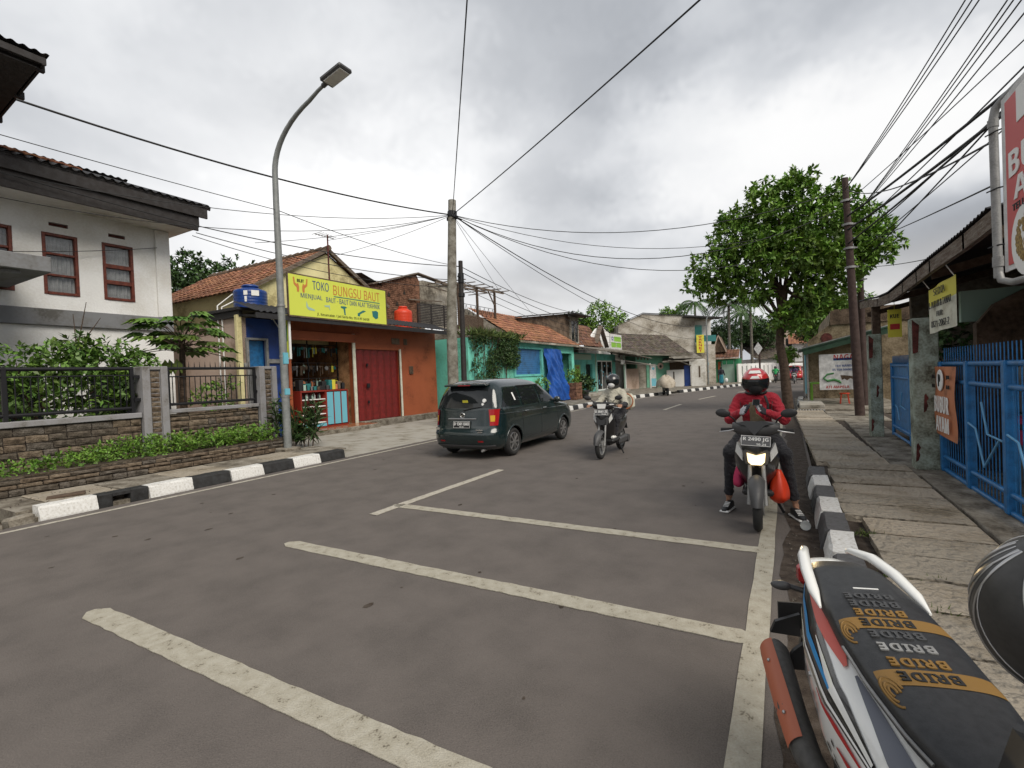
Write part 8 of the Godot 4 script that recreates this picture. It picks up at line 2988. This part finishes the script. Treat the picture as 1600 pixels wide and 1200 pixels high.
	b.bb(V(-0.09, 0.68, -1.0), V(0.09, 0.77, -0.93), 0.02)
	part("tail_light", b, "redlamp", s)
	# indicator stalk and number-plate hanger
	for sx in [-1.0, 1.0]:
		var ind := Node3D.new(); ind.name = "indicator"; s.add_child(ind, true)
		b = B.new()
		b.cyl(V(sx * 0.05, 0.66, -0.92), V(sx * 0.12, 0.66, -0.98), 0.012, 0.012, 8)
		part("stalk", b, "plastic", ind)
		b = B.new()
		b.ell(V(sx * 0.15, 0.66, -0.985), V(0.042, 0.02, 0.024), Basis(V(0, 1, 0), 0.3 * sx), 12, 8)
		part("lens", b, "plasticgrey", ind)
	b = B.new()
	b.bar(V(0, 0.66, -0.92), V(0, 0.36, -1.08), 0.12, 0.02)
	b.bb(V(-0.14, 0.42, -1.1), V(0.14, 0.54, -1.09), 0.002)
	part("rear_mudguard", b, "plastic", s)
	b = B.new()
	b.poly([V2(-0.09, 0.40), V2(-0.19, 0.36), V2(-0.21, 0.31), V2(-0.09, 0.30)], 0.02, Transform3D(Basis(V(0, 1, 0), 0.0), V(0.02, 0.12, -1.04)))
	b.poly([V2(-0.08, 0.36), V2(-0.15, 0.30), V2(-0.20, 0.22), V2(-0.08, 0.22)], 0.02, Transform3D(Basis(V(0, 1, 0), 0.0), V(0.02, 0.12, -0.92)))
	part("footpeg_bracket", b, "plastic", s)
	# exhaust with brown heat shield
	var ex := Node3D.new(); ex.name = "exhaust"; s.add_child(ex)
	b = B.new()
	b.tube([V(-0.17, 0.24, -0.36), V(-0.215, 0.29, -0.46), V(-0.22, 0.33, -0.62), V(-0.20, 0.395, -0.92), V(-0.20, 0.40, -0.95)], [0.03, 0.045, 0.052, 0.056, 0.045], 16)
	part("muffler", b, "exhaust", ex)
	b = B.new()
	var hp: Array = []
	for i in 12:
		var t := i / 11.0
		var c0 := V(-0.216, 0.295, -0.48).lerp(V(-0.20, 0.398, -0.93), t)
		var row: Array = []
		for j in 6:
			var a := lerpf(1.75, 3.05, j / 5.0)
			row.append(c0 + V(cos(a), sin(a), 0) * (0.056 + 0.006 * sin(t * PI)))
		hp.append(row)
	b.sheet(hp, V(-1, 1, 0))
	part("heat_shield", b, "heat", ex)
	b = B.new()
	for t in [0.22, 0.75]:
		var c0 := V(-0.216, 0.295, -0.48).lerp(V(-0.20, 0.398, -0.93), t)
		b.ell(c0 + V(-0.044, 0.044, 0), V(0.007, 0.007, 0.007), Basis(), 8, 6)
	part("bolt", b, "steel", ex)
	b = B.new()
	b.tube([V(-0.17, 0.30, -0.38), V(-0.25, 0.29, -0.38), V(-0.28, 0.28, -0.34)], 0.014, 8); b.bb(V(-0.30, 0.265, -0.38), V(-0.22, 0.295, -0.28), 0.01)
	part("footpeg", b, "zinc", s)
	b = B.new()
	b.bb(V(-0.12, 0.18, -0.55), V(0.15, 0.36, 0.1), 0.03); b.bb(V(-0.15, 0.27, 0.1), V(0.15, 0.33, 0.40), 0.02)
	part("engine", b, "plastic", s)
	# leg shield, stem and handlebar (out of frame, carries the helmet)
	b = B.new()
	rings = []
	for r in [[0.30, 0.12, 0.42], [0.5, 0.2, 0.50], [0.7, 0.22, 0.56], [0.86, 0.18, 0.56], [0.94, 0.10, 0.50]]:
		var ring := PackedVector3Array()
		for i in 11:
			var u := i / 5.0 - 1.0
			ring.append(V(u * r[1], r[0], r[2] - 0.14 * u * u))
		for i in 7:
			var u := 1.0 - i / 3.0
			ring.append(V(u * r[1] * 0.9, r[0], r[2] - 0.12 - 0.1 * u * u))
		rings.append(ring)
	b.loft(rings)
	part("front_shield", b, "plastic", s)
	b = B.new()
	for x in [-0.07, 0.07]: b.cyl(V(x, 0.25, 0.66), V(x * 0.8, 0.6, 0.53), 0.02, 0.02, 8)
	part("fork", b, "zinc", s)
	var h := Node3D.new(); h.name = "handlebar"; h.position = V(0, 0.92, 0.42); h.rotation.y = 0.75; s.add_child(h)
	b = B.new()
	b.box(V(0, 0.03, 0), V(0.34, 0.13, 0.15), Basis(), 0.05)
	part("cowl", b, "plastic", h)
	b = B.new()
	for sx in [-1.0, 1.0]: b.cyl(V(0.16 * sx, 0.04, 0), V(0.33 * sx, 0.03, -0.04), 0.02, 0.02, 8)
	part("grip", b, "rubber", h)
	b = B.new()
	b.bar(V(0.1, 0.2, -0.1), V(0.26, 0.0, -0.02), 0.02, 0.02)
	part("side_stand", b, "iron", s)

func foreground_helmet() -> void:
	# dark helmet with pale swirling pinstripes hung over the scooter's instrument cowl
	var t := thing("helmet", "dark grey helmet with silver pinstripes at the right edge of the picture", "helmet", V(0.462, 1.14, -1.27), 0.0)
	t.basis = Basis(V(0.35, 0, -0.94).normalized(), 0.0) * Basis(V(0, 1, 0), 1.9) * Basis(V(1, 0, 0), -0.35)
	var r := 0.15
	var b := B.new()
	var rings: Array = []
	for i in 19:
		var th := PI * 0.5 - PI * 0.80 * i / 18.0
		var ring := PackedVector3Array()
		for j in 40:
			var a := TAU * j / 40
			var e := 0.002 if i == 0 else 1.0
			ring.append(V(cos(th) * sin(a) * r * 0.95 * e, sin(th) * r * 1.02, cos(th) * cos(a) * r * 1.1 * e))
		rings.append(ring)
	b.loft(rings, true, false)
	part("shell", b, mt("helmetgrey", 0.035, 0.034, 0.032, 0.5, "grain", 6.0, "", 1, {"cc": 0.2, "ccr": 0.3}), t)
	b = B.new()
	for l in 22:
		var tp: Array = []
		for i in 22:
			var u := i / 21.0
			var th := lerpf(1.25, -0.75, u)
			var a := l * 0.285 + 0.55 * sin(u * 2.6 + l * 0.5) * (0.4 + 0.25 * (l % 3)) + 0.1 * (l % 2)
			tp.append(V(cos(th) * sin(a + 1.2) * r * 0.951, sin(th) * r * 1.021, cos(th) * cos(a + 1.2) * r * 1.101))
		b.tube(tp, 0.0016 if l % 2 == 0 else 0.0026, 4)
	part("pinstripe", b, "steel", t)
	b = B.new()
	var pts: Array = []
	for i in 13:
		var a := lerpf(-1.2, 1.2, i / 12.0)
		var row: Array = []
		for j in 7:
			var th := lerpf(0.55, -0.35, j / 6.0)
			row.append(V(cos(th) * sin(a) * r * 0.985, sin(th) * r * 1.05, cos(th) * cos(a) * r * 1.14))
		pts.append(row)
	b.sheet(pts, V(0, 0, 1))
	part("visor", b, "glassdark", t)

# ---------- cables
func cable(label: String, a: Vector3, d: Vector3, sag: float, r := 0.012, group := "overhead cables") -> void:
	var b := B.new()
	var pts: Array = []
	var k := 18
	for i in k + 1:
		var t := float(i) / k
		pts.append(a.lerp(d, t) - V(0, sag * 4.0 * t * (1.0 - t), 0) - a)
	b.tube(pts, r, 5, true)
	one("cable", label, "cable", b, "cable", a, group)

func cables() -> void:
	for c in [
		["thick black cable from the upper left roof corner to the concrete pole", V(-12.00, 7.01, -3.47), V(-9.60, 7.12, -13.45), 0.25, 0.022],
		["cable rising straight overhead from the concrete pole", V(-9.60, 7.12, -13.45), V(1.85, 6.97, 1.46), 0.10, 0.012],
		["cable rising to the upper right from the concrete pole", V(-9.60, 7.12, -13.45), V(7.27, 6.44, -1.20), 0.20, 0.014],
		["cable crossing the street from the concrete pole, upper one", V(-9.60, 7.12, -13.45), V(1.65, 6.70, -17.40), 0.90, 0.012],
		["cable crossing the street from the concrete pole, middle one", V(-9.60, 7.12, -13.45), V(1.67, 6.20, -17.40), 1.50, 0.012],
		["cable crossing the street from the concrete pole, lowest one", V(-9.60, 7.12, -13.45), V(2.34, 6.40, -21.10), 1.70, 0.012],
		["cable from the concrete pole down to the far lamp", V(-9.60, 7.12, -13.45), V(-6.20, 5.60, -47.80), 1.30, 0.018],
		["second cable from the concrete pole towards the far lamp", V(-9.60, 7.12, -13.45), V(-6.25, 4.40, -47.85), 1.30, 0.012],
		["thin cable from the concrete pole to the antenna mast", V(-9.60, 7.12, -13.45), V(-13.70, 6.60, -11.75), 0.05, 0.008],
		["thin stay from the concrete pole to the balcony roof", V(-9.60, 7.12, -13.45), V(-13.20, 6.20, -22.50), 0.05, 0.008],
		["thin stay from the concrete pole down to the turquoise roof", V(-9.60, 7.12, -13.45), V(-12.30, 4.60, -25.50), 0.05, 0.008],
		["thin cable from the left edge sloping to the near lamp", V(-11.66, 6.14, -0.24), V(-9.90, 5.60, -7.12), 0.05, 0.008],
		["thin cable from the near lamp sloping on to the dark pole", V(-9.90, 5.60, -7.12), V(-10.20, 5.70, -14.68), 0.15, 0.009],
		["lower cable from the white house eave to the dark pole", V(-13.90, 6.10, -7.50), V(-10.20, 5.70, -14.68), 0.20, 0.014],
		["second cable from the white house eave to the dark pole", V(-13.90, 5.90, -7.50), V(-10.20, 5.20, -14.65), 0.25, 0.012],
		["third cable from the white house eave to the dark pole", V(-13.90, 5.80, -7.40), V(-10.20, 4.95, -14.65), 0.35, 0.010],
		["cable along the white house fascia from the left edge", V(-13.90, 6.45, -1.15), V(-13.90, 6.10, -7.50), 0.06, 0.012],
		["slack thin cable across the white house windows", V(-14.74, 4.49, -1.71), V(-14.90, 5.55, -7.00), 0.12, 0.008],
		["cable from the dark pole along the left shop roofs, upper one", V(-10.20, 5.70, -14.68), V(-12.60, 5.90, -33.00), 0.30, 0.014],
		["cable from the dark pole along the left shop roofs, second one", V(-10.20, 5.50, -14.67), V(-11.80, 5.00, -44.00), 0.60, 0.014],
		["cable from the dark pole along the left shop roofs, third one", V(-10.20, 5.20, -14.66), V(-11.80, 4.60, -44.00), 0.60, 0.012],
		["cable from the dark pole along the left shop roofs, lowest one", V(-10.20, 4.95, -14.65), V(-12.00, 4.00, -40.00), 0.40, 0.010],
		["cable from the front rusty pole across to the billboard frame", V(1.65, 6.70, -17.40), V(1.49, 3.35, -5.38), 0.25, 0.010],
		["thin cable from the rear rusty pole to the billboard frame", V(2.34, 5.80, -21.10), V(1.49, 3.00, -5.37), 0.05, 0.008],
		["thin low cable from the rear rusty pole to the kiosk roof", V(2.34, 5.00, -21.10), V(2.20, 2.98, -8.00), 0.10, 0.008],
		["upper thin cable of the pair from the concrete pole to the left edge", V(-9.60, 7.12, -13.45), V(-13.95, 6.22, -3.36), 0.45, 0.009],
		["lower thin cable of the pair from the concrete pole to the left edge", V(-9.60, 7.12, -13.45), V(-13.95, 5.73, -3.34), 0.65, 0.009],
		["thin service cable from the concrete pole to the shop roof, left one", V(-9.60, 7.12, -13.45), V(-13.60, 5.90, -9.00), 0.15, 0.008],
		["thin service cable from the concrete pole to the shop roof, right one", V(-9.60, 7.12, -13.45), V(-13.60, 5.60, -10.60), 0.15, 0.008],
		["second cable across the street to the rear rusty pole top", V(-9.60, 7.12, -13.45), V(2.34, 6.90, -21.10), 1.20, 0.010],
		["cable running overhead from the front rusty pole, first from the left", V(1.65, 6.70, -17.40), V(3.26, 7.65, -2.97), 0.22, 0.011],
		["cable running overhead from the front rusty pole, second from the left", V(1.65, 6.70, -17.40), V(3.26, 7.30, -2.46), 0.22, 0.011],
		["cable running overhead from the front rusty pole, third from the left", V(1.65, 6.70, -17.40), V(3.26, 6.95, -1.93), 0.22, 0.011],
		["cable running overhead from the rear rusty pole, first from the left", V(2.34, 6.90, -21.10), V(3.21, 6.60, 1.29), 0.22, 0.011],
		["cable running overhead from the rear rusty pole, second from the left", V(2.34, 6.90, -21.10), V(3.21, 6.36, 1.64), 0.22, 0.011],
		["cable running overhead from the rear rusty pole, third from the left", V(2.34, 6.90, -21.10), V(3.21, 6.06, 2.08), 0.22, 0.011],
		["cable running overhead from the rear rusty pole, fourth from the left", V(2.34, 6.90, -21.10), V(3.21, 5.60, 2.76), 0.22, 0.011],
		["cable of the right-hand bundle, first from the top at the frame edge", V(1.66, 6.30, -17.40), V(4.59, 6.40, -2.14), 0.20, 0.010],
		["cable of the right-hand bundle, second from the top at the frame edge", V(2.34, 6.38, -21.10), V(3.97, 5.70, 1.16), 0.20, 0.014],
		["cable of the right-hand bundle, third from the top at the frame edge", V(1.66, 5.90, -17.40), V(4.59, 5.74, -2.20), 0.20, 0.028],
		["cable of the right-hand bundle, fourth from the top at the frame edge", V(2.34, 5.94, -21.10), V(3.97, 5.47, 1.12), 0.20, 0.016],
		["cable of the right-hand bundle, fifth from the top at the frame edge", V(1.66, 5.50, -17.40), V(4.59, 5.58, -2.22), 0.20, 0.030],
		["cable of the right-hand bundle, lowest from the top at the frame edge", V(2.34, 5.50, -21.10), V(3.97, 5.32, 1.09), 0.20, 0.012],
		["cable of the right-hand bundle, seventh from the top at the frame edge", V(1.66, 5.10, -17.40), V(4.59, 6.10, -2.22), 0.20, 0.022],
		["cable of the right-hand bundle, eighth from the top at the frame edge", V(2.34, 5.06, -21.10), V(3.97, 6.39, 1.13), 0.20, 0.016],
	]: cable(c[0], c[1], c[2], c[3], c[4])

func _ready() -> void:
	materials()
	environment()
	print("env ", Time.get_ticks_msec())
	setting()
	left_near()
	print("left ", Time.get_ticks_msec())
	left_shop()
	left_mid()
	left_far()
	right_side()
	print("right ", Time.get_ticks_msec())
	car("dark grey people carrier with silver wheels driving away in the left lane", V(-5.73, 0, -10.02), PI, "carpaint", true)
	near_rider()
	far_rider()
	print("riders ", Time.get_ticks_msec())
	far_people()
	near_scooter()
	foreground_helmet()
	cables()
	print("all ", Time.get_ticks_msec())
